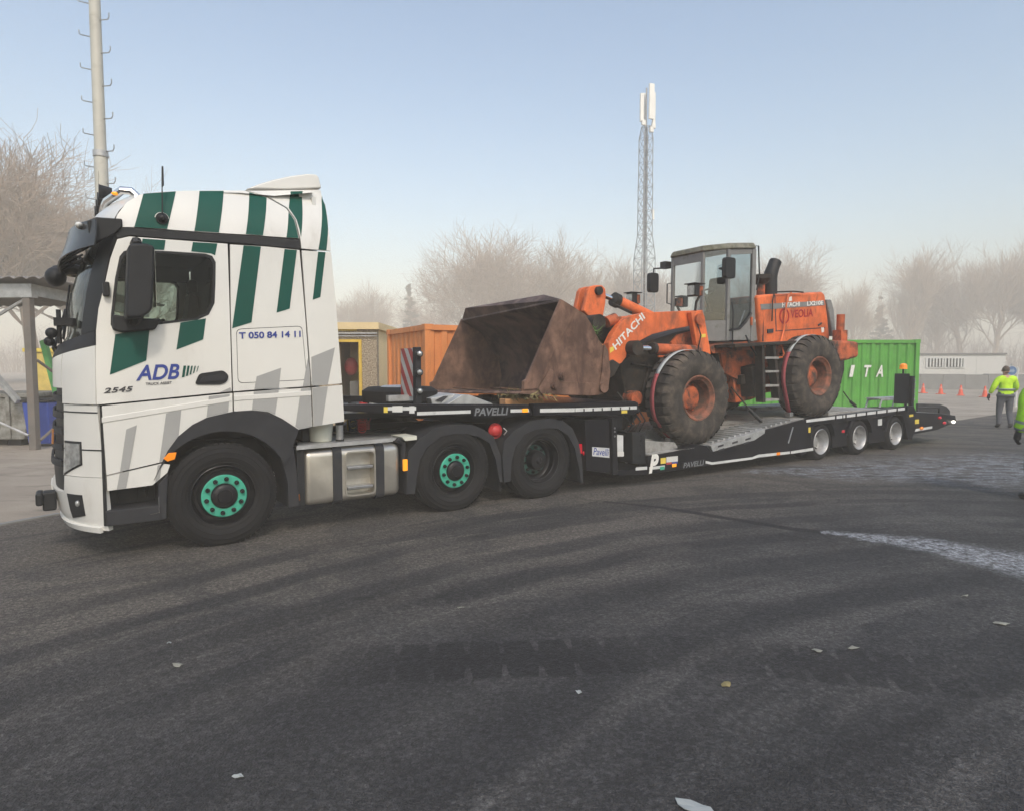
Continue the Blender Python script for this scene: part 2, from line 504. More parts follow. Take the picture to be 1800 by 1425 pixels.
M['grass'] = mat('dry_grass', (0.24, 0.20, 0.09), 0.9, 0, 0.3, 12)
M['weed'] = mat('green_weed', (0.09, 0.17, 0.04), 0.9, 0, 0.3, 12)
M['wood'] = mat('raw_wood', (0.45, 0.24, 0.11), 0.8, 0, 0.2, 8)
M['panelw'] = mat('white_wall_panel', (0.62, 0.61, 0.57), 0.6, 0, 0.03)
M['concrete'] = mat('grey_concrete', (0.20, 0.20, 0.195), 0.9, 0, 0.1, 2, bump=0.1)
M['creamwall'] = mat('cream_wall', (0.68, 0.54, 0.30), 0.8, 0, 0.06, 1.5)
M['roofgrey'] = mat('grey_roof_sheet', (0.22, 0.21, 0.20), 0.8, 0, 0.08)
M['lattice'] = mat('galvanised_lattice', (0.36, 0.37, 0.38), 0.5, 0.4, 0.08)
M['antenna'] = mat('white_antenna_panel', (0.80, 0.79, 0.74), 0.5, 0, 0.03)
M['bluebin'] = mat('blue_bin_plastic', (0.035, 0.075, 0.36), 0.5, 0, 0.1)
M['bluesign'] = mat('blue_sign_face', (0.06, 0.14, 0.30), 0.5, 0, 0.05)
M['rustpost'] = mat('weathered_steel_post', (0.17, 0.155, 0.14), 0.8, 0.1, 0.15, 3, dirt=(0.19, 0.15, 0.12), dirt_lo=0.45, dirt_hi=0.75, dirt_scale=3)
M['skip'] = mat('scuffed_grey_skip', (0.26, 0.26, 0.24), 0.8, 0.1, 0.3, 6, dirt=(0.13, 0.12, 0.10), dirt_lo=0.42, dirt_hi=0.7, dirt_scale=4)
M['paper'] = mat('pale_litter', (0.30, 0.325, 0.325), 0.8, 0, 0.06)
M['leafm'] = mat('pale_dead_leaf', (0.24, 0.24, 0.205), 0.9, 0, 0.2, 20)

def pebble_mat():
    m, nt, b = _nt('pebble_dash')
    co = objco(nt)
    vo = nt.nodes.new('ShaderNodeTexVoronoi'); vo.inputs['Scale'].default_value = 26
    nt.links.new(co, vo.inputs['Vector'])
    col = mixc(nt, ramp(nt, noise(nt, co, 30, 3), 0.35, 0.65), (0.20, 0.16, 0.11), (0.44, 0.37, 0.27))
    nt.links.new(col, b.inputs['Base Color']); b.inputs['Roughness'].default_value = 0.9
    bumpn(nt, vo.outputs['Distance'], 0.8, 0.02, b)
    return m
M['pebble'] = pebble_mat()
# ------------------------------------------------------------------ ground
def seg_dist(nt, x, y, A, B):
    dx, dy = B[0] - A[0], B[1] - A[1]; L2 = dx * dx + dy * dy
    px = mth(nt, 'SUBTRACT', x, A[0]); py = mth(nt, 'SUBTRACT', y, A[1])
    t = mth(nt, 'DIVIDE', mth(nt, 'ADD', mth(nt, 'MULTIPLY', px, dx), mth(nt, 'MULTIPLY', py, dy)), L2, clamp=True)
    ex = mth(nt, 'SUBTRACT', px, mth(nt, 'MULTIPLY', t, dx)); ey = mth(nt, 'SUBTRACT', py, mth(nt, 'MULTIPLY', t, dy))
    d = mth(nt, 'SQRT', mth(nt, 'ADD', mth(nt, 'MULTIPLY', ex, ex), mth(nt, 'MULTIPLY', ey, ey)))
    return d, t

def line_mask(nt, x, y, pts, wid, wob, soft=0.5):
    """1 along the line through pts (x, y, half width), ragged by the noise wob."""
    out = None
    for a, b in zip(pts[:-1], pts[1:]):
        d, t = seg_dist(nt, x, y, a, b)
        w = mth(nt, 'MULTIPLY_ADD', t, (b[2] - a[2]), a[2])
        k = mth(nt, 'DIVIDE', mth(nt, 'ADD', d, wob), w)
        m = mth(nt, 'SUBTRACT', 1.0, ramp(nt, k, 1 - soft, 1 + soft * 0.4))
        out = m if out is None else mth(nt, 'MAXIMUM', out, m)
    return out

def asphalt():
    m, nt, b = _nt('worn_asphalt')
    co = objco(nt)
    sp = nt.nodes.new('ShaderNodeSeparateXYZ'); nt.links.new(co, sp.inputs[0])
    x, y = sp.outputs[0], sp.outputs[1]
    big = noise(nt, co, 0.22, 5, 0.6, 0.4)
    mid = noise(nt, co, 1.3, 6, 0.65, 0.3)
    fine = noise(nt, co, 26, 5, 0.75)
    grit = noise(nt, co, 130, 2, 0.6)
    vo = nt.nodes.new('ShaderNodeTexVoronoi'); vo.inputs['Scale'].default_value = 75
    nt.links.new(co, vo.inputs['Vector'])
    # sweeping tyre streaks: noise drawn out along circles of a turning lorry
    cx_, cy_ = 5.5, -2.0
    rx = mth(nt, 'SUBTRACT', x, cx_); ry = mth(nt, 'SUBTRACT', y, cy_)
    rad = mth(nt, 'SQRT', mth(nt, 'ADD', mth(nt, 'MULTIPLY', rx, rx), mth(nt, 'MULTIPLY', ry, ry)))
    ang = mth(nt, 'ARCTAN2', ry, rx)
    cv = nt.nodes.new('ShaderNodeCombineXYZ')
    nt.links.new(mth(nt, 'MULTIPLY', rad, 2.0), cv.inputs[0]); nt.links.new(mth(nt, 'MULTIPLY', ang, 2.2), cv.inputs[1])
    streak = noise(nt, cv.outputs[0], 1.0, 5, 0.6)
    # dust: thick beside the lorry; the darker foreground colour also holds a building's shade
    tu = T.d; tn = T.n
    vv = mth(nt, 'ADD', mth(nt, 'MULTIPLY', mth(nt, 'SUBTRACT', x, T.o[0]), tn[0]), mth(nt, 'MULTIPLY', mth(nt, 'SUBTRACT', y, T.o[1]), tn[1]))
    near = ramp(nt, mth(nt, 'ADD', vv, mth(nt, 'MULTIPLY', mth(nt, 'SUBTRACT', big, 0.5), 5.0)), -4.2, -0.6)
    dust_and_shade = mth(nt, 'MULTIPLY', near, mth(nt, 'MULTIPLY_ADD', streak, 1.5, 0.05), clamp=True)
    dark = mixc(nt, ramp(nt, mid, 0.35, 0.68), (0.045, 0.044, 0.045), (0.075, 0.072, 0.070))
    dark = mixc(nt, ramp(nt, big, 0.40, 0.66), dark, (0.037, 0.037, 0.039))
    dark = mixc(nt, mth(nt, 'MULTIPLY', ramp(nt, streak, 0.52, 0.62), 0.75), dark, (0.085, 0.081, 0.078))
    col = mixc(nt, mth(nt, 'MULTIPLY', dust_and_shade, 0.9), dark, (0.118, 0.103, 0.088))
    col = mixc(nt, mth(nt, 'MULTIPLY', ramp(nt, streak, 0.47, 0.38), 0.75), col, (0.036, 0.035, 0.036))
    rw = mth(nt, 'ADD', rad, mth(nt, 'MULTIPLY', mth(nt, 'SUBTRACT', noise(nt, co, 0.5, 2), 0.5), 0.5))
    for rr, ww, st_ in ((6.3, 0.30, 0.6), (7.45, 0.24, 0.7), (8.30, 0.22, 0.8), (9.05, 0.16, 0.8), (9.62, 0.20, 0.75), (10.35, 0.15, 0.8), (11.0, 0.18, 0.6)):
        bd = mth(nt, 'SUBTRACT', 1.0, ramp(nt, mth(nt, 'ABSOLUTE', mth(nt, 'SUBTRACT', rw, rr)), ww * 0.5, ww * 1.1))
        bd = mth(nt, 'MULTIPLY', bd, mth(nt, 'MULTIPLY', ramp(nt, noise(nt, co, 0.5, 5, 0.65), 0.30, 0.56), ramp(nt, fine, 0.15, 0.45)))
        col = mixc(nt, mth(nt, 'MULTIPLY', bd, st_), col, (0.026, 0.026, 0.028))
    pm = noise(nt, co, 0.55, 7, 0.7, 1.2)
    col = mixc(nt, mth(nt, 'MULTIPLY', ramp(nt, pm, 0.50, 0.58), 0.45), col, (0.034, 0.034, 0.036))
    ck = nt.nodes.new('ShaderNodeTexVoronoi'); ck.feature = 'DISTANCE_TO_EDGE'; ck.inputs['Scale'].default_value = 0.42
    wv = nt.nodes.new('ShaderNodeVectorMath'); wv.operation = 'MULTIPLY_ADD'
    nz = nt.nodes.new('ShaderNodeTexNoise'); nz.inputs['Scale'].default_value = 2.2; nz.inputs['Detail'].default_value = 6; nt.links.new(co, nz.inputs['Vector'])
    nt.links.new(nz.outputs['Color'], wv.inputs[0]); wv.inputs[1].default_value = (0.7, 0.7, 0.0); nt.links.new(co, wv.inputs[2]); nt.links.new(wv.outputs[0], ck.inputs['Vector'])
    crack = mth(nt, 'MULTIPLY', ramp(nt, ck.outputs['Distance'], 0.010, 0.002), ramp(nt, noise(nt, co, 0.35, 3), 0.50, 0.62))
    col = mixc(nt, mth(nt, 'MULTIPLY', crack, 0.6), col, (0.018, 0.018, 0.018))
    wob = mth(nt, 'MULTIPLY', mth(nt, 'SUBTRACT', noise(nt, co, 3.2, 6, 0.75), 0.5), 0.45)
    wobs = mth(nt, 'MULTIPLY', wob, 0.25)
    g3 = lambda px, py, w: (*ground(px, py), w)
    # a run of dark liquid and the pale dried stream it came from
    wet = line_mask(nt, x, y, [g3(1065, 881, 0.05), g3(1170, 892, 0.07), g3(1290, 912, 0.08), g3(1400, 930, 0.09), g3(1480, 938, 0.1)], 1, wobs)
    col = mixc(nt, mth(nt, 'MULTIPLY', wet, 0.9), col, (0.014, 0.014, 0.016))
    pale = line_mask(nt, x, y, [g3(1455, 935, 0.08), g3(1540, 944, 0.2), g3(1640, 958, 0.33), g3(1760, 983, 0.42), g3(1900, 1012, 0.55)], 1, wob, 0.6)
    pale = mth(nt, 'MULTIPLY', pale, ramp(nt, noise(nt, co, 14, 6, 0.75), 0.36, 0.6))
    col = mixc(nt, mth(nt, 'MULTIPLY', pale, 0.85), col, (0.36, 0.38, 0.41))
    pale2 = line_mask(nt, x, y, [g3(1330, 828, 0.25), g3(1480, 830, 0.9), g3(1660, 826, 1.7), g3(1850, 820, 2.0)], 1, mth(nt, 'MULTIPLY', wob, 2.5), 0.8)
    pale2 = mth(nt, 'MULTIPLY', pale2, ramp(nt, noise(nt, vscale(nt, co, (1, 2.2, 1)), 3.4, 8, 0.75, 0.6), 0.40, 0.66))
    col = mixc(nt, mth(nt, 'MULTIPLY', pale2, 0.95), col, (0.27, 0.29, 0.32))  # pale sheen of the far right ground, painted into the colour
    # the damp print of a lugged tyre
    for (pa, pb, wd, st) in (((500, 1172), (1260, 1142), 0.26, 0.8), ((1090, 1136), (1900, 1205), 0.26, 0.55), ((230, 1275), (560, 1195), 0.22, 0.9), ((330, 1110), (1000, 1010), 0.22, 0.35)):
        A, B = ground(*pa), ground(*pb)
        L = math.hypot(B[0] - A[0], B[1] - A[1]); ux, uy = (B[0] - A[0]) / L, (B[1] - A[1]) / L
        qx = mth(nt, 'SUBTRACT', x, A[0]); qy = mth(nt, 'SUBTRACT', y, A[1])
        al = mth(nt, 'ADD', mth(nt, 'MULTIPLY', qx, ux), mth(nt, 'MULTIPLY', qy, uy))
        ac = mth(nt, 'ABSOLUTE', mth(nt, 'ADD', mth(nt, 'ADD', mth(nt, 'MULTIPLY', qx, -uy), mth(nt, 'MULTIPLY', qy, ux)), wobs))
        saw = mth(nt, 'ABSOLUTE', mth(nt, 'SUBTRACT', mth(nt, 'FRACT', mth(nt, 'MULTIPLY', al, 4.6)), 0.5))
        lug = mth(nt, 'SUBTRACT', 1.0, ramp(nt, mth(nt, 'SUBTRACT', ac, mth(nt, 'MULTIPLY', ramp(nt, saw, 0.46, 0.36), 0.15)), wd - 0.19, wd - 0.14))
        inr = mth(nt, 'MULTIPLY', ramp(nt, al, -0.1, 1.1), ramp(nt, al, L + 0.1, L - 1.1))
        f = mth(nt, 'MULTIPLY', mth(nt, 'MULTIPLY', lug, inr), mth(nt, 'MULTIPLY', mth(nt, 'MULTIPLY_ADD', ramp(nt, mid, 0.20, 0.55), 0.55, 0.45), ramp(nt, fine, 0.18, 0.44)))
        col = mixc(nt, mth(nt, 'MULTIPLY', f, st), col, (0.010, 0.010, 0.012))
    # the joint between two asphalt lanes at the right
    A, B = ground(1235, 1425), ground(1830, 1180)
    joint = line_mask(nt, x, y, [(*A, 0.05), (*B, 0.07)], 1, mth(nt, 'MULTIPLY', wob, 0.4))
    col = mixc(nt, mth(nt, 'MULTIPLY', mth(nt, 'MULTIPLY', joint, ramp(nt, fine, 0.35, 0.55)), 0.55), col, (0.02, 0.02, 0.021))
    # aggregate
    sp_ = mth(nt, 'MULTIPLY_ADD', mth(nt, 'SUBTRACT', fine, 0.5), 2.4, 1.0)
    sp2 = mth(nt, 'MULTIPLY_ADD', mth(nt, 'SUBTRACT', grit, 0.5), 2.0, 1.0)
    st = nt.nodes.new('ShaderNodeTexVoronoi'); st.inputs['Scale'].default_value = 58
    nt.links.new(co, st.inputs['Vector'])
    sx = nt.nodes.new('ShaderNodeSeparateXYZ'); nt.links.new(st.outputs['Color'], sx.inputs[0])
    stone = mth(nt, 'MULTIPLY_ADD', mth(nt, 'POWER', sx.outputs[0], 2.0), 0.8, 0.72)
    sc = nt.nodes.new('ShaderNodeVectorMath'); sc.operation = 'SCALE'
    nt.links.new(col, sc.inputs[0]); nt.links.new(mth(nt, 'MULTIPLY', stone, mth(nt, 'MULTIPLY', sp_, sp2)), sc.inputs[3])
    col2 = mixc(nt, mth(nt, 'MULTIPLY', ramp(nt, vo.outputs['Distance'], 0.16, 0.05), ramp(nt, noise(nt, co, 11, 2), 0.5, 0.62)), sc.outputs[0], (0.19, 0.185, 0.175))
    nt.links.new(col2, b.inputs['Base Color'])
    nt.links.new(mth(nt, 'MULTIPLY_ADD', mid, -0.25, 0.93), b.inputs['Roughness'])
    b.inputs['Specular IOR Level'].default_value = 0.35
    hgt = mth(nt, 'ADD', mth(nt, 'MULTIPLY', fine, 0.6), mth(nt, 'MULTIPLY', mth(nt, 'ADD', vo.outputs['Distance'], grit), 0.5))
    bumpn(nt, hgt, 1.0, 0.02, b)
    return m

def yard_mat():
    m, nt, b = _nt('dusty_yard_painted_sun')
    co = objco(nt)
    a = noise(nt, co, 0.35, 6, 0.65, 0.5); c = noise(nt, vscale(nt, co, (1, 3, 1)), 0.9, 7, 0.7, 0.8); f = noise(nt, co, 30, 4, 0.7)
    col = mixc(nt, ramp(nt, a, 0.35, 0.65), (0.25, 0.215, 0.175), (0.35, 0.305, 0.25))  # pale tone also holds the sunlight and haze of the far ground
    col = mixc(nt, mth(nt, 'MULTIPLY', ramp(nt, c, 0.52, 0.66), 0.7), col, (0.12, 0.105, 0.085))
    col = mixc(nt, mth(nt, 'MULTIPLY', ramp(nt, f, 0.55, 0.75), 0.5), col, (0.12, 0.12, 0.085))
    nt.links.new(col, b.inputs['Base Color']); b.inputs['Roughness'].default_value = 0.95
    bumpn(nt, f, 0.5, 0.02, b)
    return m

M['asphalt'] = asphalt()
M['yard'] = yard_mat()
G = 230
gm = MB().add([(-G, -60, 0), (G, -60, 0), (G, 300, 0), (-G, 300, 0)], [(0, 1, 2, 3)])
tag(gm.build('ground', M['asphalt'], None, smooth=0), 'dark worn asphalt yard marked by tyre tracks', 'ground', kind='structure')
e0, e1 = ground(-400, 1005), ground(0, 924)
e2 = ground(107, 904)
e3 = T.w(-0.6, 1.9); e4 = TR.w(9.8, 2.9)
e5 = ground(1668, 741); e6 = ground(1800, 721); e7 = ground(2100, 690)
yp = [e0, e1, e2, e3, e4, e5, e6, e7, (200, 95), (200, 290), (-200, 290), (-200, e0[1])]
ym = MB().add([(p[0], p[1], 0.004) for p in yp], [list(range(len(yp)))])
tag(ym.build('yard', M['yard'], None, smooth=0), 'dusty concrete yard beyond the lorry, pale with painted sunlight', 'yard', kind='structure')
# low kerb along its near edge at the left
kp = MB()
for a, b_ in ((e0, e1), (e1, e2), (e2, e3)):
    d = Vector((b_[0] - a[0], b_[1] - a[1])).normalized() * 1.0; n = Vector((-d.y, d.x)) * 0.09
    kp.slab([(a[0], a[1]), (b_[0] - d.x * 0.004, b_[1] - d.y * 0.004), (b_[0] - d.x * 0.004 + n.x, b_[1] - d.y * 0.004 + n.y), (a[0] + n.x, a[1] + n.y)], -0.01, 0.018)
tag(kp.build('kerb', M['concrete'], None, smooth=0), 'low worn kerb edging the yard', 'kerb', kind='structure')

# litter lying on the asphalt
def litter(name, px, py, w, h, mt, label, seed, grp='scraps of litter on the asphalt', cat='litter'):
    rnd = random.Random(seed)
    g = ground(px, py)
    n = 9; mb = MB()
    rim = []
    for i in range(n):
        t = 2 * math.pi * i / n
        rim.append((w * math.cos(t) * rnd.uniform(0.6, 1.15), h * math.sin(t) * rnd.uniform(0.6, 1.15), rnd.uniform(0.004, 0.016)))
    top = [(0, 0, 0.014)] + rim + [(p[0], p[1], p[2] - 0.003) for p in rim]
    mb.add(top, [[0, 1 + i, 1 + (i + 1) % n] for i in range(n)] + [[1 + i, 1 + n + i, 1 + n + (i + 1) % n, 1 + (i + 1) % n] for i in range(n)])
    o = mb.build(name, mt, None, smooth=0)
    o.location = (g[0], g[1], 0.002); o.rotation_euler = (0, 0, rnd.uniform(-0.6, 0.6))
    return tag(o, label, cat, grp)
litter('leaf', 313, 1170, 0.040, 0.022, M['leafm'], 'pale flattened leaf on the asphalt below the front bumper', 1)
litter('leaf', 418, 1366, 0.022, 0.013, M['paper'], 'small mint white scrap near the bottom left of the asphalt', 2)
litter('leaf', 1438, 1145, 0.038, 0.026, M['leafm'], 'left one of two pale scraps beyond the tread print', 3)
litter('leaf', 1500, 1140, 0.045, 0.020, M['leafm'], 'right one of two pale scraps beyond the tread print', 4)
litter('leaf', 1276, 1205, 0.036, 0.022, M['grass'], 'brown crumpled leaf lying just below the tread print', 5)
litter('leaf', 1760, 1097, 0.055, 0.028, M['leafm'], 'pale scrap on the asphalt below the pale stream', 6)
litter('leaf', 1696, 1048, 0.050, 0.014, M['leafm'], 'thin pale sliver on the asphalt right under the pale stream', 7)
litter('leaf', 297, 1131, 0.018, 0.010, M['paper'], 'tiny pale fleck on the asphalt above the flattened leaf', 8)
litter('leaf', 810, 1069, 0.030, 0.012, M['leafm'], 'pale fleck on the asphalt in front of the fuel tank', 9)
litter('paper_sheet', 1225, 1424, 0.085, 0.045, M['paper'], 'white sheet of paper at the bottom edge of the picture', 10, None, 'paper')
litter('leaf', 1018, 1218, 0.020, 0.014, M['paper'], 'small white crumb left of the brown leaf', 12)
# ------------------------------------------------------------------ background: containers, sheds, mast, pole
def corrugated(name, mt, parent, L, H, depth=0.036, pitch=0.28, axis='x', at=0.0, z0=0.16, sgn=-1):
    """A container wall of trapezoid ribs along x (or y)."""
    mb = MB(); pts = []
    s = 0.0
    while s < L - 1e-6:
        for ds, d in ((0.0, 0.0), (0.07, 0.0), (0.11, depth), (0.21, depth), (0.25, 0.0)):
            if s + ds <= L: pts.append((s + ds, d))
        s += pitch
    pts.append((L, 0.0))
    vs = []
    for (a, d) in pts:
        for z in (z0, H - 0.11):
            vs.append((a, at - sgn * d, z) if axis == 'x' else (at - sgn * d, a, z))
    fs = [[2 * i, 2 * i + 2, 2 * i + 3, 2 * i + 1] for i in range(len(pts) - 1)]
    mb.add(vs, fs)
    return mb.build(name, mt, parent, smooth=0)

def container(name, label, mt, loc, rotz, L=6.06, W=2.44, H=2.59, group=None):
    """Near long wall along +x from the origin corner, depth along +y."""
    t = thing(name, label, 'container', loc=loc, rotz=rotz, group=group)
    for (x, y) in ((0, 0), (L, 0), (0, W), (L, W)):
        sx = 1 if x == 0 else -1; sy = 1 if y == 0 else -1
        p = MB().box(min(x, x + sx * 0.12), max(x, x + sx * 0.12), min(y, y + sy * 0.12), max(y, y + sy * 0.12), 0.11, H - 0.11)
        p.build('corner_post', mt, t, smooth=0)
        for z in (0.0, H - 0.11):
            c = MB().box(min(x - sx * 0.01, x + sx * 0.17), max(x - sx * 0.01, x + sx * 0.17), min(y - sy * 0.01, y + sy * 0.16), max(y - sy * 0.01, y + sy * 0.16), z, z + 0.11)
            c.build('corner_casting', mt, t, smooth=0)
    for y in (0.004, W - 0.064):
        [MB().box(0.17, L - 0.17, y, y + 0.06, a, b).build('side_rail', mt, t, smooth=0) for a, b in ((0.02, 0.16), (H - 0.115, H - 0.01))]
    for x in (0.004, L - 0.064):
        [MB().box(x, x + 0.06, 0.16, W - 0.16, a, b).build('end_rail', mt, t, smooth=0) for a, b in ((0.02, 0.16), (H - 0.115, H - 0.01))]
    w = corrugated('side_wall', mt, t, L - 0.24, H); w.location = (0.12, 0.03, 0)
    w = corrugated('side_wall', mt, t, L - 0.24, H, sgn=1); w.location = (0.12, W - 0.03, 0)
    w = corrugated('end_wall', mt, t, W - 0.24, H, axis='y', depth=0.03); w.location = (0.03, 0.12, 0)
    w = corrugated('end_wall', mt, t, W - 0.24, H, axis='y', sgn=1, depth=0.03); w.location = (L - 0.03, 0.12, 0)
    MB().box(0.05, L - 0.05, 0.05, W - 0.05, H - 0.045, H - 0.02).build('roof', mt, t, smooth=0)
    MB().box(0.05, L - 0.05, 0.05, W - 0.05, 0.05, 0.12).build('floor', M['frame'], t, smooth=0)
    return t

# orange container behind the tractor: its near corner stands about two metres behind the lorry
oc = container('shipping_container', 'orange shipping container standing behind the loader bucket', M['cont_o'], (-1.69, 12.44, 0), math.atan2(0.475, 0.88))
# green container behind the trailer tail
gx, gy = ground(1612, 742)
gc = container('shipping_container', 'bright green shipping container with white letters behind the rear of the trailer', M['cont_g'], (gx - 6.06, gy, 0), 0.0)
for i, (ch, px) in enumerate((('I', 1494), ('T', 1520), ('A', 1544))):
    w_ = {'I': 0.11, 'T': 0.22, 'A': 0.23}[ch]
    xx = (px - 900) / F_PX * gy * 1.0015 - (gx - 6.06); sl = 0.02
    text('letter', ch, lambda a, b, xx=xx, w_=w_: (xx - w_ / 2 + a * w_ + b * 0.06, -0.012, 1.42 + b * 0.37), M['letw'], gc, 0.03)
tc = container('shipping_container', 'teal green container glimpsed under the loader arm behind the trailer', M['cont_t'], (4.64, 21.2, 0), 0.03, L=6.06)

# pebble-dashed hut behind the cab
def hut():
    Z = 16.6; s = F_PX / Z
    x0, x1 = (560 - 900) / s, (663 - 900) / s
    t = thing('utility_hut', 'flat roofed pebble dash hut with yellow door frame behind the cab', 'hut', loc=(x0, Z, 0))
    W = x1 - x0; zt = CAM_H + (642 - 580) / s
    d0, d1 = (596 - 900) / s - x0, (637 - 900) / s - x0; zd = CAM_H + (642 - 597) / s
    MB().box(0, d0, 0, 0.25, 0, zt).box(d1, W, 0, 0.25, 0, zt).box(d0, d1, 0, 0.25, zd, zt).build('wall', M['pebble'], t, smooth=0)
    MB().box(W - 0.25, W - 0.003, 0.25, 3.0, 0, zt).box(0.003, 0.25, 0.25, 3.0, 0, zt).box(0.25, W - 0.25, 2.75, 3.0, 0, zt).build('wall', M['creamwall'], t, smooth=0)
    MB().box(-0.1, W + 0.08, -0.1, 3.1, zt + 0.003, zt + 0.18).build('roof', M['creamwall'], t, smooth=0)
    MB().box(d1 - 0.08, d1 - 0.003, -0.03, 0.2, 0.003, zd - 0.003).box(d0 + 0.003, d1 - 0.08, -0.02, 0.2, zd - 0.07, zd - 0.003).build('door_frame', mat('yellow_frame_paint', (0.62, 0.42, 0.06), 0.6), t, smooth=0)
    MB().box(0.52, (612 - 900) / s - x0 + 0.25, -0.02, -0.003, zd + 0.22, zd + 0.38).build('sign_board', M['yellow'], t, smooth=0)
    MB().cyl((0.3, -0.05, zd + 0.15), (W + 0.02, -0.05, zd + 0.15), 0.022).cyl((0.3, -0.05, zd + 0.08), (W + 0.02, -0.05, zd + 0.08), 0.014).build('pipe', M['galv'], t)
    # inside: a pale panel, a dark cabinet and a red extinguisher
    MB().box(d0, d1, 1.2, 1.26, 1.35, zd).build('back_panel', M['creamwall'], t, smooth=0)
    MB().box(d0 + 0.05, d1 - 0.05, 0.9, 1.19, 0.0, 1.35).build('cabinet', M['concrete'], t, smooth=0)
    MB().ball((d0 + 0.12, 0.8, 1.75), 0.19, sc=(1, 0.8, 1.3)).build('red_tank', M['redfade'], t)
    return t
hut()

# cream shed with a low grey gable roof further back
def shed():
    t = thing('storage_shed', 'cream walled shed with low grey gable roof behind the orange container', 'shed', loc=(-7.6, 28.9, 0))
    zt = 2.6; L = 12.0
    MB().box(0, L, 0, 7, 0, zt).build('wall', M['creamwall'], t, smooth=0)
    rf = MB(); ze = zt + 1.0
    rf.add([(-0.3, -0.3, zt), (L + 0.3, -0.3, zt), (L + 0.3, 7.3, zt), (-0.3, 7.3, zt), (L / 2 - 1.5, -0.3, ze), (L / 2 - 1.5, 7.3, ze)],
           [(0, 4, 5, 3), (1, 2, 5, 4), (0, 1, 4), (3, 5, 2)])
    rf.build('roof', M['roofgrey'], t, smooth=0)
    MB().box(0.5, L - 0.5, -0.004, -0.003, 0.0, 0.55).build('plinth', M['concrete'], t, smooth=0)
    return t
shed()

# wire fence between hut and container
def fence():
    a = Vector((-4.2, 19.7)); b = Vector((0.4, 21.0)); n = 4
    t = thing('wire_fence', 'thin wire mesh fence on steel posts between hut and orange container', 'fence', loc=(a.x, a.y, 0), rotz=math.atan2((b - a).y, (b - a).x))
    L = (b - a).length
    for i in range(n + 1):
        MB().cyl((L * i / n, 0, 0), (L * i / n, 0, 2.1), 0.03, n=8).build('post', M['galv'], t)
    for z in (0.1, 1.0, 2.0):
        MB().cyl((0, 0, z), (L, 0, z), 0.006, n=5).build('wire', M['galv'], t)
    mb = MB(); k = -2.0
    while k < L:
        for sg in (1, -1):
            x0, x1 = (k, k + 1.9) if sg > 0 else (k + 1.9, k)
            c0, c1 = max(0, min(L, x0)), max(0, min(L, x1))
            if abs(c1 - c0) > 0.05:
                z0 = 0.1 + 1.9 * (c0 - x0) / (x1 - x0); z1 = 0.1 + 1.9 * (c1 - x0) / (x1 - x0)
                mb.cyl((c0, 0, z0), (c1, 0, z1), 0.003, n=3, caps=False)
        k += 0.10
    o = mb.build('mesh', M['galv'], t, smooth=0); o['kind'] = 'stuff'
fence()

# pole with climbing pegs behind the cab
def pole():
    Z = 13.6; s = F_PX / Z
    x = (193 - 900) / s
    t = thing('floodlight_pole', 'tall pale steel pole with climbing pegs behind the cab', 'pole', loc=(x, Z, 0))
    MB().cyl((0, 0, 0), (0, 0, 6.2), 0.14, 0.128, n=12, caps=False).cyl((0, 0, 6.2), (0, 0, 14.0), 0.115, 0.095, n=12).build('shaft', M['polepaint'], t)
    MB().cyl((0, 0, 6.12), (0, 0, 6.24), 0.145, n=12).cyl((0, 0, 0), (0, 0, 0.05), 0.28, n=12).build('collar', M['galv'], t)
    z = 2.6; k = 0
    while z < 13.2:
        for sg in ((1,) if k % 2 else (-1,)):
            r = 0.125
            MB().tube([(sg * (r - 0.02), -0.02, z), (sg * (r + 0.16), -0.05, z + 0.03 * (sg < 0) ), (sg * (r + 0.19), -0.05, z + 0.05), (sg * (r + 0.19), -0.05, z + 0.13)], 0.011, 6).build('climbing_peg', M['steel'], t)
        z += 0.33; k += 1
    MB().box(-0.02, 0.02, -0.145, -0.10, 3.0, 5.8).build('cable_duct', M['polepaint'], t, smooth=0)
    return t
pole()

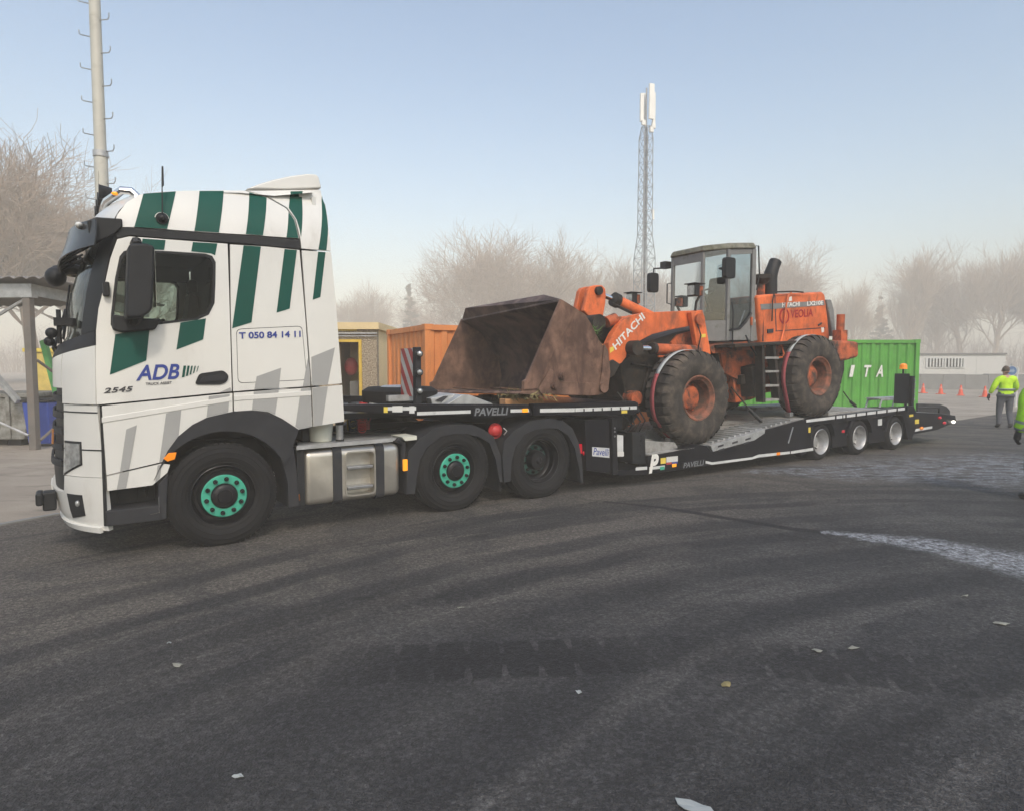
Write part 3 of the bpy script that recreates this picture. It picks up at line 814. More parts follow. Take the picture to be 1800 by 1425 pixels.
# lattice mast with antennas
def mast():
    Z = 52.5; s = F_PX / Z
    x = (1130 - 900) / s
    t = thing('antenna_mast', 'tall steel lattice mast with bright antenna panels on top', 'mast', loc=(x, Z, 0), rotz=0.35)
    zt = CAM_H + (642 - 234) / s
    def half(z):
        if z > zt - 4.0: return 0.26 if z > zt - 0.5 else 0.40
        if z > zt - 8.5: return 0.42
        if z > zt - 10.5: return 0.42 + (zt - 8.5 - z) / 2.0 * 0.20
        return 0.62
    zs = [0.0]
    while zs[-1] < zt - 0.01: zs.append(min(zt, zs[-1] + 0.95))
    for (sx, sy) in ((1, 1), (1, -1), (-1, 1), (-1, -1)):
        MB().tube([(sx * half(z), sy * half(z), z) for z in zs], 0.04, 5).build('leg', M['lattice'], t)
    br = MB()
    for z0, z1 in zip(zs[:-1], zs[1:]):
        a, b = half(z0), half(z1)
        for (p, q) in (((1, 1), (1, -1)), ((1, -1), (-1, -1)), ((-1, -1), (-1, 1)), ((-1, 1), (1, 1))):
            br.cyl((p[0] * a, p[1] * a, z0), (q[0] * b, q[1] * b, z1), 0.018, n=4, caps=False)
            br.cyl((q[0] * a, q[1] * a, z0), (p[0] * b, p[1] * b, z1), 0.018, n=4, caps=False)
            br.cyl((p[0] * b, p[1] * b, z1), (q[0] * b, q[1] * b, z1), 0.022, n=4, caps=False)
    br.build('bracing', M['lattice'], t, smooth=0)
    ld = MB(); ld.cyl((0.1, 0, 0), (0.1, 0, zt), 0.025, n=4).cyl((-0.1, 0, 0), (-0.1, 0, zt), 0.025, n=4)
    z = 0.3
    while z < zt:
        ld.cyl((-0.1, 0, z), (0.1, 0, z), 0.012, n=4, caps=False); z += 0.5
    ld.build('ladder', M['lattice'], t, smooth=0)
    MB().cyl((0, 0, zt), (0, 0, zt + 3.0), 0.07, n=8).build('pole', M['lattice'], t)
    for k, (dx, dy, w_, z0, h_) in enumerate(((0.20, -0.42, 0.46, 0.45, 2.75), (-0.58, -0.25, 0.30, 0.2, 2.2), (0.62, -0.1, 0.26, 0.2, 2.5), (0.1, 0.5, 0.4, 0.3, 2.5))):
        MB().box(dx - w_ / 2, dx + w_ / 2, dy - 0.09, dy + 0.09, zt + z0, zt + z0 + h_).build('antenna_panel', M['antenna'], t, smooth=0, bevel=0.03)
    for (dx, dz) in ((0.25, -0.35), (0.42, -0.05), (-0.5, 0.1)):
        MB().box(dx - 0.16, dx + 0.16, -0.5, -0.3, zt + dz - 0.2, zt + dz + 0.2).build('radio_unit', M['antenna'], t, smooth=0, bevel=0.02)
    MB().box(0.4, 0.56, -0.5, -0.36, zt - 7.4, zt - 6.6).build('junction_box', M['antenna'], t, smooth=0)
    for k in range(3):
        MB().tube([(0.0, 0.1 * k - 0.1, zt), (0.0, 0.1 * k - 0.1, 0.2)], 0.02, 4).build('cable', M['frame'], t)
    return t
mast()

# white modular building, concrete wall, sign and cones at the right
def modular():
    Z = 50.0; s = F_PX / Z
    a = Vector(((1560 - 900) / s, Z + 2.0)); b = Vector(((1747 - 900) / s, Z - 1.0))
    ang = math.atan2((b - a).y, (b - a).x)
    L = (b - a).length
    t = thing('modular_building', 'low white modular building with barred window beyond the traffic cones', 'building', loc=(a.x, a.y, 0), rotz=ang)
    H = 2.72
    MB().box(0, L, 0, 5.2, 0.2, H - 0.12).build('wall', M['panelw'], t, smooth=0)
    MB().box(L + 0.003, L + 0.05, 0.003, 5.19, 0.2, H - 0.13).build('end_wall', M['panelw'], t, smooth=0)
    MB().box(-0.1, L + 0.1, -0.1, 5.3, H - 0.117, H).build('roof', M['roofgrey'], t, smooth=0)
    MB().box(0.1, L - 0.1, 0.05, 5.1, 0.0, 0.197).build('base', M['frame'], t, smooth=0)
    for k in range(1, 5):
        MB().box(L * k / 5 - 0.05, L * k / 5 + 0.05, -0.02, -0.003, 0.25, H - 0.14).build('cover_strip', M['panelw'], t, smooth=0)
    x0, x1 = L * 0.41, L * 0.71; zc = 1.98
    MB().box(x0, x1, -0.055, -0.004, zc - 0.42, zc + 0.42).build('window_surround', M['white2'], t, smooth=0)
    for h0, h1 in ((x0 + 0.16, (x0 + x1) / 2 - 0.07), ((x0 + x1) / 2 + 0.07, x1 - 0.14)):
        w = MB().box(h0, h1, -0.075, -0.058, zc - 0.33, zc + 0.33).build('window', M['interior'], t, smooth=0)
        k = h0 + 0.1
        while k < h1:
            MB().box(k, k + 0.11, -0.10, -0.08, zc - 0.33, zc + 0.33).build('bar', M['white2'], w, smooth=0); k += 0.21
    MB().box(L + 0.053, L + 0.07, 1.6, 2.5, 0.2, 2.2).build('door', M['white2'], t, smooth=0)
    MB().box(L + 0.06, L + 0.10, 3.4, 3.6, 1.9, 2.3).build('vent', M['concrete'], t, smooth=0)
modular()
wl = MB(); a_ = ground(1500, 684.5); b_ = ground(1990, 685.5)
dw = Vector((b_[0] - a_[0], b_[1] - a_[1])); Lw = dw.length
wt = thing('concrete_wall', 'low grey wall of concrete blocks in front of the modular building', 'wall', loc=(a_[0], a_[1], 0), rotz=math.atan2(dw.y, dw.x))
k = 0.0; i = 0
while k < Lw:
    MB().box(k + 0.01, min(k + 1.59, Lw), 0, 0.6, 0.0, 1.12 + 0.03 * math.sin(i * 2.3)).build('block', M['concrete'], wt, smooth=0)
    k += 1.6; i += 1

cone_proto = None
for k, (px, py) in enumerate(((1622.5, 691), (1653.5, 693), (1688.5, 695.5), (1731, 698))):
    g = ground(px, py)
    lab = ['orange traffic cone nearest the green container', 'second orange traffic cone from the green container', 'third orange traffic cone from the green container', 'orange traffic cone beside the walking man'][k]
    if cone_proto is None:
        c = thing('traffic_cone', lab, 'traffic cone', loc=(g[0], g[1], 0), group='row of orange traffic cones')
        MB().box(-0.2, 0.2, -0.2, 0.2, 0.006, 0.045).build('base', M['cone'], c, smooth=0, bevel=0.01)
        MB().cyl((0, 0, 0.045), (0, 0, 0.62), 0.14, 0.035, n=16).build('cone', M['cone'], c)
        MB().cyl((0, 0, 0.36), (0, 0, 0.47), 0.0835, 0.0635, n=16, caps=False).build('pale_band', mat('faded_cone_band', (0.78, 0.25, 0.18), 0.6), c)
        cone_proto = c
    else:
        c = copy_tree(cone_proto); c.location = (g[0], g[1], 0); c['label'] = lab
        c.rotation_euler = (0, 0, 0.5 * k)

sgx, sgy = (1777 - 900) / F_PX * 27.1, 27.1
sg = thing('road_sign', 'round blue road sign on a post behind the walking man', 'sign', loc=(sgx, sgy, 0), rotz=-0.1)
MB().cyl((0, 0.03, 0), (0, 0.03, 1.85), 0.035, n=8).build('post', M['galv'], sg)
MB().cyl((0, 0.0, 1.55), (0, -0.02, 1.55), 0.19, n=24).build('disc', M['bluesign'], sg)
MB().lathe([(0.19, 0.0), (0.205, 0.0), (0.205, 0.03), (0.19, 0.03)], 0, 1.55, 24, v0=-0.02, close=True).build('rim', M['white2'], sg)
MB().add([(-0.11, -0.024, 1.50), (0.03, -0.024, 1.50), (0.03, -0.024, 1.45), (0.12, -0.024, 1.55), (0.03, -0.024, 1.65), (0.03, -0.024, 1.60), (-0.11, -0.024, 1.60)], [(0, 1, 2, 3, 4, 5, 6)]).build('arrow', mat('worn_arrow', (0.25, 0.33, 0.42), 0.6), sg, smooth=0)
pb = thing('marker_post', 'short white marker post beside the blue road sign', 'post', loc=((1787 - 900) / F_PX * 27.6, 27.6, 0))
MB().tube([(0, 0, 0), (0, 0, 1.3), (0.03, 0, 1.55), (0.0, 0, 1.7)], 0.04, 8).build('post', M['white2'], pb)

# steel shelter, skip and bin at the left
def shelter():
    g = ground(62, 790)
    t = thing('steel_shelter', 'open steel shelter with corrugated roof at the left edge', 'shelter', loc=(g[0], g[1], 0), rotz=0.0)
    s = F_PX / (g[1]); zt = CAM_H + (642 - 500) / s
    MB().box(-0.075, 0.075, -0.075, 0.075, 0, zt - 0.1).build('post', M['rustpost'], t, smooth=0, bevel=0.01)
    for (x, y) in ((0.62, 2.6), (-3.6, 0.0), (-3.6, 2.6)):
        MB().box(x - 0.09, x + 0.09, y - 0.09, y + 0.09, 0, zt - 0.25).build('post', M['rustpost'], t, smooth=0)
    MB().box(-4.2, 0.14, -0.09, 0.09, zt - 0.3, zt - 0.02).build('beam', M['galv'], t, smooth=0)
    MB().add([(0.11, -0.09, zt - 0.02), (0.11, 0.09, zt - 0.02), (0.95, 2.8, zt - 0.28), (0.75, 2.8, zt - 0.28), (0.11, -0.09, zt - 0.25), (0.11, 0.09, zt - 0.25), (0.95, 2.8, zt - 0.5), (0.75, 2.8, zt - 0.5)],
             [(0, 1, 2, 3), (7, 6, 5, 4), (0, 3, 7, 4), (1, 5, 6, 2), (0, 4, 5, 1), (3, 2, 6, 7)]).build('beam', M['galv'], t, smooth=0)
    rf = MB(); n = 60
    for i in range(n + 1):
        x = -4.6 + i * (5.15 / n)
        h = 0.03 * math.sin(i * 2.1)
        for (y, dz) in ((-0.3, 0.10), (2.9, -0.18)): rf.v.append((x + (0.75 if y > 0 else 0), y, zt + dz + h))
    for i in range(n): rf.f.append([2 * i, 2 * i + 2, 2 * i + 3, 2 * i + 1]); rf.m.append(0)
    o = rf.build('roof', M['roofgrey'], t, smooth=0); m = o.modifiers.new('solid', 'SOLIDIFY'); m.thickness = 0.02
    MB().tube([(-1.5, 0.0, zt - 1.15), (-0.1, 0.0, zt - 0.35)], 0.035, 6).build('knee_brace', M['galv'], t)
    MB().tube([(0.08, 0.05, 1.9), (0.60, 2.5, 0.2)], 0.03, 6).tube([(0.60, 2.5, 1.9), (0.08, 0.05, 0.2)], 0.03, 6).build('cross_brace', M['rustpost'], t)
    MB().tube([(-2.4, -0.02, 1.35), (-0.05, -0.1, 0.32)], 0.025, 6).build('lower_brace', M['galv'], t)
shelter()
g = ground(-8, 786)
sk = thing('steel_skip', 'scuffed grey steel skip under the shelter roof', 'skip', loc=(g[0], g[1] + 0.25, 0))
MB().prism([(-2.4, 0.15), (0.45, 0.15), (0.62, 1.08), (-2.6, 1.08)], 0.0, 1.4).build('body', M['skip'], sk, smooth=0, bevel=0.02)
MB().box(-2.65, 0.66, -0.05, 1.45, 1.083, 1.17).build('rim', M['skip'], sk, smooth=0)
for x in (-1.6, -0.75, 0.1): MB().box(x, x + 0.08, -0.045, -0.003, 0.18, 1.08).build('rib', M['skip'], sk, smooth=0)
MB().box(-0.65, -0.2, -0.04, -0.003, 0.55, 0.85).build('label_plate', M['galv'], sk, smooth=0)
MB().box(-2.0, -1.7, 0.1, 1.3, 0, 0.147).box(0.0, 0.3, 0.1, 1.3, 0, 0.147).build('skid', M['frame'], sk, smooth=0)
bt = MB().cyl((ground(-8, 786)[0] - 0.75, 14.35, 2.1), (ground(-8, 786)[0] + 0.55, 13.87, 1.0), 0.07, n=4)
tag(bt.build('steel_beam', M['galv'], None, smooth=0), 'grey steel beam leaning out of the skip', 'beam')
bt = MB().cyl((ground(30, 786)[0] - 0.0, 14.8, 2.35), (ground(60, 786)[0] + 0.12, 14.5, 1.05), 0.08, n=4).cyl((ground(60, 786)[0] + 0.12, 14.5, 1.05), (ground(60, 786)[0] + 0.2, 14.5, 0.0), 0.08, n=4)
tag(bt.build('painted_beam', mat('green_beam_paint', (0.10, 0.36, 0.10), 0.6), None, smooth=0), 'green painted beam leaning behind the shelter post', 'beam')
g = ground(84, 782)
bn = thing('wheeled_bin', 'blue wheeled bin between shelter and cab front', 'bin', loc=(g[0], g[1], 0))
MB().add([(-0.24, -0.26, 0.06), (0.24, -0.26, 0.06), (0.24, 0.26, 0.06), (-0.24, 0.26, 0.06), (-0.29, -0.34, 0.98), (0.29, -0.34, 0.98), (0.29, 0.34, 0.98), (-0.29, 0.34, 0.98)],
         [(0, 3, 2, 1), (4, 5, 6, 7), (0, 1, 5, 4), (1, 2, 6, 5), (2, 3, 7, 6), (3, 0, 4, 7)]).build('body', M['bluebin'], bn, smooth=0, bevel=0.03)
MB().box(-0.31, 0.31, -0.37, 0.37, 0.984, 1.05).build('lid', M['plastic'], bn, smooth=0, bevel=0.02)
for sx in (-0.2, 0.2): MB().cyl((sx - 0.03, 0.3, 0.1), (sx + 0.03, 0.3, 0.1), 0.1, n=14).build('wheel', M['tyre'], bn)
MB().box(-0.07, 0.07, -0.325, -0.322, 0.55, 0.75).build('sticker', M['white2'], bn, smooth=0)
yb = thing('yellow_skip', 'yellow open skip far behind the shelter post', 'skip', loc=(-13.2, 20.1, 0))
MB().prism([(-1.6, 0.2), (1.4, 0.2), (1.9, 2.2), (-2.1, 2.2)], 0.0, 2.0).build('body', mat('pale_yellow_paint', (0.62, 0.47, 0.12), 0.7), yb, smooth=0, bevel=0.03)
MB().box(-2.15, 1.95, -0.06, 2.06, 2.204, 2.32).build('rim', M['yellow'], yb, smooth=0)
MB().box(-1.4, -1.1, 0.2, 1.8, 0, 0.197).box(0.9, 1.2, 0.2, 1.8, 0, 0.197).build('skid', M['frame'], yb, smooth=0)

# ------------------------------------------------------------------ bare winter trees
def twig_mesh(paths, name, mt):
    mb = MB()
    for pts, r0, r1, n in paths:
        m = len(pts); base = len(mb.v)
        for i, p in enumerate(pts):
            d = (pts[min(i + 1, m - 1)] - pts[max(i - 1, 0)]).normalized()
            a = d.orthogonal().normalized(); b = d.cross(a)
            r = r0 + (r1 - r0) * i / (m - 1)
            for k in range(n):
                t = 2 * math.pi * k / n
                q = p + (a * math.cos(t) + b * math.sin(t)) * r
                mb.v.append((q.x, q.y, q.z))
        for i in range(m - 1):
            for k in range(n):
                mb.f.append([base + i * n + k, base + i * n + (k + 1) % n, base + (i + 1) * n + (k + 1) % n, base + (i + 1) * n + k]); mb.m.append(0)
    me = bpy.data.meshes.new(name)
    me.from_pydata(mb.v, [], mb.f); me.materials.append(mt); me.update()
    return me

def make_tree(seed, H, spread, trunk_frac, levels=5, kids=(5, 5, 5, 5), lean=0.0, up=0.35, f0=0.55):
    rnd = random.Random(seed)
    trunk, crown = [], []
    def grow(p, d, L, r, lv, dest):
        n = 4 if lv < 3 else 3
        pts = [p]; q = p.copy(); dd = d.copy()
        for i in range(n):
            dd = (dd + Vector((rnd.gauss(0, 0.13), rnd.gauss(0, 0.13), rnd.gauss(0.03, 0.08) + 0.05 * (lv > 0))) * (0.5 if lv == 0 else 1.0)).normalized()
            q = q + dd * (L / n); pts.append(q.copy())
        re = r * (0.62 if lv == 0 else 0.35)
        dest.append((pts, r, max(re, 0.006), 7 if lv == 0 else (5 if lv == 1 else 3)))
        if lv >= levels - 1: return
        nk = kids[min(lv, len(kids) - 1)]
        for k in range(nk):
            f = (f0 + (1 - f0) * (k + rnd.random()) / nk) if lv == 0 else (0.25 + 0.75 * (k + rnd.random()) / nk)
            x = f * n; i = min(int(x), n - 1); t = x - i
            bp = pts[i].lerp(pts[i + 1], min(t, 1.0))
            az = rnd.uniform(0, 2 * math.pi)
            side = dd.orthogonal().normalized(); side.rotate(Matrix.Rotation(az, 3, dd))
            ang = rnd.uniform(0.35, 0.85) * spread
            nd = (dd * math.cos(ang) + side * math.sin(ang) + Vector((0, 0, up * 0.5))).normalized()
            rr = r * (1 - f * 0.5) * rnd.uniform(0.42, 0.62)
            grow(bp, nd, L * rnd.uniform(0.52, 0.80) * (1.0 if lv else 0.95), max(rr, 0.010), lv + 1, crown)
    grow(Vector((0, 0, -0.2)), Vector((lean, 0, 1)).normalized(), H * trunk_frac, H * 0.021, 0, trunk)
    top = max(p.z for c in crown for p in c[0])
    k = H / top
    sc = lambda lst: [([p * k for p in c[0]], c[1], c[2], c[3]) for c in lst]
    return sc(trunk), sc(crown)

TREES = []
for i, (sd_, sp_, tf, kd, up_, f0_) in enumerate(((11, 1.0, 0.42, (10, 8, 7, 8), 0.2, 0.45), (23, 0.95, 0.52, (12, 7, 7, 8), 0.05, 0.32), (37, 1.3, 0.36, (10, 8, 7, 8), 0.1, 0.5), (52, 0.65, 0.62, (15, 7, 6, 8), 0.25, 0.25), (71, 1.15, 0.46, (11, 8, 7, 8), -0.1, 0.38))):
    tr_, cr_ = make_tree(sd_, 12.0, sp_, tf, 5, kd, up=up_, f0=f0_)
    TREES.append((twig_mesh(tr_, 'trunk', M['bark']), twig_mesh(cr_, 'crown', M['bark'])))
    if i in (0, 3):
        TREES[-1][0].materials[0] = M['bark2']; TREES[-1][1].materials[0] = M['bark2']

def put_tree(px, top, Z, var, rot, label, wide=1.0, name='bare_tree'):
    Z *= (2.35 if Z > 50 else 1.7); s = F_PX / Z
    H = CAM_H + (642 - top) / s
    t = thing(name, label, 'tree', loc=((px - 900) / s, Z, 0), rotz=rot, group='bare winter trees in the haze')
    t.scale = (H / 12.0 * wide, H / 12.0 * wide, H / 12.0)
    for nm, me in zip(('trunk', 'crown'), TREES[var]):
        o = bpy.data.objects.new(nm, me); COL.objects.link(o); o.parent = t
    return t
for a in ((-45, 250, 36, 0, 0.3, 'bare tree cut by the left edge of the picture', 1.1), (62, 226, 38, 2, 1.4, 'tallest bare tree at the far left above the shelter', 1.25), (150, 268, 41, 4, 2.2, 'bare tree just left of the tall pole', 1.1), (215, 292, 42, 1, 0.4, 'bare tree just right of the tall pole above the cab', 0.95),
          (560, 500, 72, 2, 0.2, 'faint bare tree hidden mostly by the cab rear', 1.2), (645, 488, 70, 0, 1.9, 'faint rounded bare tree right behind the cab spoiler', 1.25),
          (775, 515, 74, 4, 1.0, 'faint low bare tree left of the bucket top', 1.2),
          (832, 430, 60, 4, 2.8, 'leftmost bare tree of the clump above the bucket', 0.95), (888, 390, 57, 2, 0.9, 'tallest bare tree of the clump above the bucket', 1.25), (962, 402, 58, 0, 2.0, 'broad bare tree above the right end of the bucket', 1.25),
          (1035, 446, 60, 3, 0.5, 'slender bare tree above the bell crank of the loader', 1.0), (1100, 418, 64, 1, 1.6, 'bare tree in front of the antenna mast', 1.05), (1155, 470, 66, 4, 2.2, 'small bare tree between mast and loader cab', 1.0),
          (1345, 455, 62, 2, 0.1, 'bare tree right behind the loader cab', 0.9), (1425, 422, 60, 4, 1.2, 'round bare tree above the loader exhaust', 0.95), (1488, 476, 61, 0, 2.6, 'lower bare tree above the loader counterweight', 0.9),
          (1600, 428, 62, 3, 0.7, 'narrow bare tree left in the row above the green container', 1.05), (1645, 468, 63, 1, 1.9, 'low bare tree second in the row above the modular building', 0.9), (1690, 416, 62, 4, 0.3, 'bare tree in the middle of the row above the modular building', 0.9),
          (1742, 406, 60, 0, 2.4, 'tallest bare tree of the row above the modular building', 1.0), (1800, 430, 61, 2, 1.1, 'bare tree cut by the right edge of the picture', 1.0)):
    put_tree(*a)

# two dark layered conifers
def conifer(px, top, Z, seed, label):
    Z *= 2.35; s = F_PX / Z; H = CAM_H + (642 - top) / s
    rnd = random.Random(seed)
    t = thing('pine_tree', label, 'tree', loc=((px - 900) / s, Z, 0), group='pines in the haze')
    MB().tube([(0, 0, -0.1), (0.05, 0, H * 0.5), (0, 0, H * 0.97)], [0.16, 0.11, 0.02], 6).build('trunk', M['bark'], t)
    mb = MB(); z = H * 0.42
    while z < H:
        R0 = 3.2 * (1.08 - z / H) + 0.5
        for k in range(6):
            az = rnd.uniform(0, 6.283); R = R0 * rnd.uniform(0.5, 1.15); zj = z + rnd.gauss(0, H * 0.05); rise = rnd.uniform(-0.1, 0.7)
            for j in range(60):
                f = math.sqrt(rnd.random()); c = Vector((math.cos(az) * R * f, math.sin(az) * R * f, zj + rise * f + rnd.gauss(0, 0.16)))
                c += Vector((rnd.gauss(0, 0.16), rnd.gauss(0, 0.16), 0))
                d = Vector((rnd.gauss(0, 1), rnd.gauss(0, 1), rnd.gauss(0.3, 0.4))).normalized() * 0.28
                e = d.orthogonal().normalized() * 0.07
                mb.add([c - d - e, c - d + e, c + d + e, c + d - e], [(0, 1, 2, 3)])
        z += H * 0.075
    mb.build('crown', M['pine'], t, smooth=0)
conifer(722, 504, 71, 5, 'dark flat topped pine in the haze left of the bucket')
conifer(1545, 535, 66, 9, 'small dark pine in the haze above the green container')

# a thicket of brush along the foot of the trees
def thicket():
    rnd = random.Random(3); paths = []
    for i in range(3800):
        px = rnd.uniform(-150, 1950); Z = rnd.uniform(142, 168); x = (px - 900) / F_PX * Z
        h = rnd.uniform(3.4, 9.5) * (0.75 + 0.35 * math.sin(px * 0.013) + (0.35 if px > 1480 else 0))
        p = Vector((x, Z, 0)); pts = [p]
        d = Vector((rnd.gauss(0, 0.16), rnd.gauss(0, 0.16), 1)).normalized()
        for k in range(3):
            d = (d + Vector((rnd.gauss(0, 0.15), rnd.gauss(0, 0.15), 0.05))).normalized(); pts.append(pts[-1] + d * h / 3)
        paths.append((pts, 0.06, 0.016, 3))
        for k in range(5):
            b = pts[1 + k % 3]; d2 = Vector((rnd.gauss(0, 0.6), rnd.gauss(0, 0.6), 0.8)).normalized() * h * rnd.uniform(0.2, 0.4)
            paths.append(([b, b + d2 * 0.5 + Vector((0, 0, 0.05)), b + d2], 0.03, 0.012, 3))
    o = bpy.data.objects.new('thicket', twig_mesh(paths, 'thicket', M['bark'])); COL.objects.link(o)
    tag(o, 'bare brushwood along the foot of the hazy trees', 'thicket', kind='stuff')
thicket()
# ------------------------------------------------------------------ tractor unit
TRK = thing('tractor_unit', 'white lorry tractor with green stripes pulling the low loader', 'truck', T)

def S(u, z):
    """Near side surface of the cab."""
    v = 0.0
    if z > 1.6: v += 0.022 * (z - 1.6)
    if z > 3.0: v += 0.24 * min(1.0, (z - 3.0) / 0.6) ** 2
    if u < -0.7: v += 0.05 * ((-0.7 - u) / 0.35) ** 2
    return v
def TS(x, y):
    v = 0.0
    for _ in range(4):
        u, z = T.hit(x, y, v); v = S(u, z)
    return (u, z)
def tpx(pts): return [TS(*p) for p in pts]
def flat0(u, z): return 0.0

def both(name, poly, mt, holes=(), thick=0.03, surf=S, parent=None):
    """A panel on the near side and its mirror on the far side."""
    a = skin(name, poly, surf, mt, parent or TRK, holes=holes, thick=thick)
    b = skin(name, poly, surf, mt, parent or TRK, holes=holes, thick=thick, flip=True)
    return a, b

win_px = [(211, 452), (218, 443), (228, 440), (300, 443), (360, 447), (372, 451), (378, 462), (377.5, 500), (376, 533), (366, 553), (346, 562), (275, 570.5), (215, 581), (200, 579), (195.5, 570), (196, 552), (203, 490)]
win = tpx(win_px)
door_poly = tpx([(206, 421), (227, 416), (272, 419.5), (330, 424), (400, 429), (403, 520), (407.5, 688), (290, 699.5), (170, 711), (168.5, 640), (169, 581), (173, 543), (183, 505), (194, 455)])
door, door_far = both('door', door_poly, M['white'], holes=[win])
def ring(poly, k):
    c = (sum(p[0] for p in poly) / len(poly), sum(p[1] for p in poly) / len(poly))
    return [(c[0] + (p[0] - c[0]) * k, c[1] + (p[1] - c[1]) * (k if k > 1 else 1 - (1 - k) * 1.35)) for p in poly]
for d_, fl in ((door, False), (door_far, True)):
    skin('window_frame', ring(win, 1.012), S, M['black'], d_, holes=[ring(win, 0.955)], off=-0.004, thick=0.05, flip=fl)
    skin('window_pane', ring(win, 0.97), S, M['glassd'], d_, off=0.015, flip=fl)
hp = rounded([T.hit(*p) for p in ((342, 676), (350, 657), (392, 651), (402, 660), (399, 671), (388, 676))], 0.03)
skin('handle', hp, flat0, M['black'], door, off=-0.012, thick=0.03)
hp2 = rounded([T.hit(*p) for p in ((350, 672), (356, 663), (390, 658), (396, 664), (392, 669))], 0.02)
skin('handle_grip', hp2, flat0, M['plastic'], door, off=-0.022, thick=0.012)

both('sleeper_panel', tpx([(404.5, 430), (470, 434), (526.5, 440), (536, 550), (545.5, 679), (470, 683.5), (410, 688), (406, 560)]), M['white'])
both('roof_band', tpx([(197, 402), (225, 401), (252, 402), (360, 410), (430, 414), (526.5, 421.5), (527.5, 437.5), (430, 428), (330, 421.5), (272, 417.2), (227, 413.5), (207, 418.5)]), M['black'], thick=0.05)
roof_px = [(198, 400), (206, 378), (222, 357), (245, 342.5), (280, 338), (320, 336), (375, 335), (430, 335.5), (468, 347), (503, 367), (517.5, 387), (522, 405), (525.5, 419.5), (430, 412.5), (360, 408.5), (252, 400.5), (225, 399.5)]
both('roof_side_panel', tpx(roof_px), M['white'])
both('roof_fairing', tpx([(434, 335.5), (500, 335), (563, 334), (572, 360), (577, 400), (581.5, 441.5), (530, 437), (528, 420), (524, 403), (519.5, 386), (505, 365.5), (470, 345)]), M['white'])
both('side_fairing', tpx([(530.5, 440.5), (582, 444), (590, 530), (601, 674), (548, 678.5), (539, 560)]), M['white'])
both('lower_fairing', [T.hit(*p) for p in ((548.5, 681.5), (601.5, 677), (605, 740), (551, 749.5))], M['white'], surf=flat0)
arch = [(285, 811), (295, 791), (313, 766.5), (338, 746), (363, 733.5), (409, 723)]
arch2 = [(411.5, 722.5), (443, 720.5), (471, 723.5), (496, 735.5), (525, 754.5)]
both('lower_front_panel', [T.hit(*p) for p in [(179, 713.5), (290, 702.5), (408.5, 691)] + arch[::-1] + [(187, 834)]], M['white'], surf=flat0)
both('lower_rear_panel', [T.hit(*p) for p in [(411, 690.5), (546, 681.5), (549, 749.5)] + arch2[::-1]], M['white'], surf=flat0)
both('side_skirt', [T.hit(*p) for p in ((187.5, 836.5), (284, 814), (299, 816), (294, 830), (268, 852), (189, 862))], M['white'], surf=flat0)
# pressed crease line along the lower panels
for a_, b_ in (((179, 743), (408, 705)), ((411, 704.5), (547, 695))):
    (u0, z0), (u1, z1) = T.hit(*a_), T.hit(*b_)
    MB().prism([(u0, z0), (u1, z1), (u1, z1 + 0.05), (u0, z0 + 0.05)], -0.007, 0.002).build('crease', M['white'], TRK, smooth=60, bevel=0.006)
# locker lid outline on the sleeper panel
lk = rounded(tpx([(415, 578.5), (531, 573), (540, 668), (418, 674)]), 0.05)
skin('locker_seam', lk, S, M['plastic'], TRK, holes=[[(c[0] + (p[0] - c[0]) * 0.986, c[1] + (p[1] - c[1]) * 0.982) for p in lk for c in [(sum(q[0] for q in lk) / len(lk), sum(q[1] for q in lk) / len(lk))]]], off=-0.0015)

# livery
def decal(pts, mt, name, surf=S):
    P_ = tpx(pts) if surf is S else [T.hit(*p) for p in pts]
    return skin(name, P_, surf, M[mt], TRK, off=-0.004, step=0.05)
for q in ([(252, 341), (309, 337), (293.6, 403), (236, 399.5)], [(350.5, 336.3), (393, 336), (384.6, 409), (341.6, 406.5)], [(438, 338.5), (468.6, 348), (462, 414.3), (432, 412)], [(511, 337), (532, 336.5), (529, 418), (526.5, 404), (521, 386), (507.5, 366)],
          [(507, 373), (517, 387.5), (521.5, 405), (524.5, 419), (503.5, 417.7)], [(566, 345), (571, 360), (576.5, 401), (573.5, 440.5), (559.5, 439.3)], [(250.5, 420), (291, 422.5), (288.5, 439.8), (248, 438.8)], [(339, 426), (382, 428.5), (378, 449.5), (371, 446), (336, 442.5)],
          [(202.6, 588), (263, 576), (257, 634), (193, 659)], [(317, 567.5), (362, 560), (357, 597), (310, 615)], [(428, 431.8), (458.5, 434), (442, 567), (408, 577.5)], [(500, 438.3), (521.7, 440), (509, 543), (486, 550)], [(559, 443), (572, 444), (563, 522.5), (549.5, 527.5)]):
    decal(q, 'green', 'green_stripe')
for q in ([(405, 681), (407, 688), (386, 689.8)], [(494, 646.7), (490, 681.5), (447, 684.5), (451, 662)], [(541, 629), (544.5, 650), (545.3, 678.6), (532, 679.5)], [(547, 628), (588.6, 611), (576, 676.2), (548.3, 678)]):
    decal(q, 'grey', 'grey_stripe')
for q in ([(240.6, 746.5), (227, 824.5), (211, 828), (222, 754)], [(227, 827.5), (221.7, 857), (205, 860), (210.5, 831)], [(319, 716), (314, 765.5), (296, 790), (287, 808), (280, 811.5), (292, 726)], [(277, 817), (284, 815.5), (281, 840), (273, 847)], [(403.6, 692.5), (401, 724), (363, 732.5), (367, 696.5)], [(446, 688.5), (490, 685.6), (483.5, 728), (471, 722.7), (443, 719.8)], [(529, 683.2), (546, 682), (548.7, 749), (526, 754), (519, 749)], [(548.8, 682), (576, 679.5), (566, 746), (551.3, 748.7)]):
    decal(q, 'grey', 'grey_stripe', flat0)

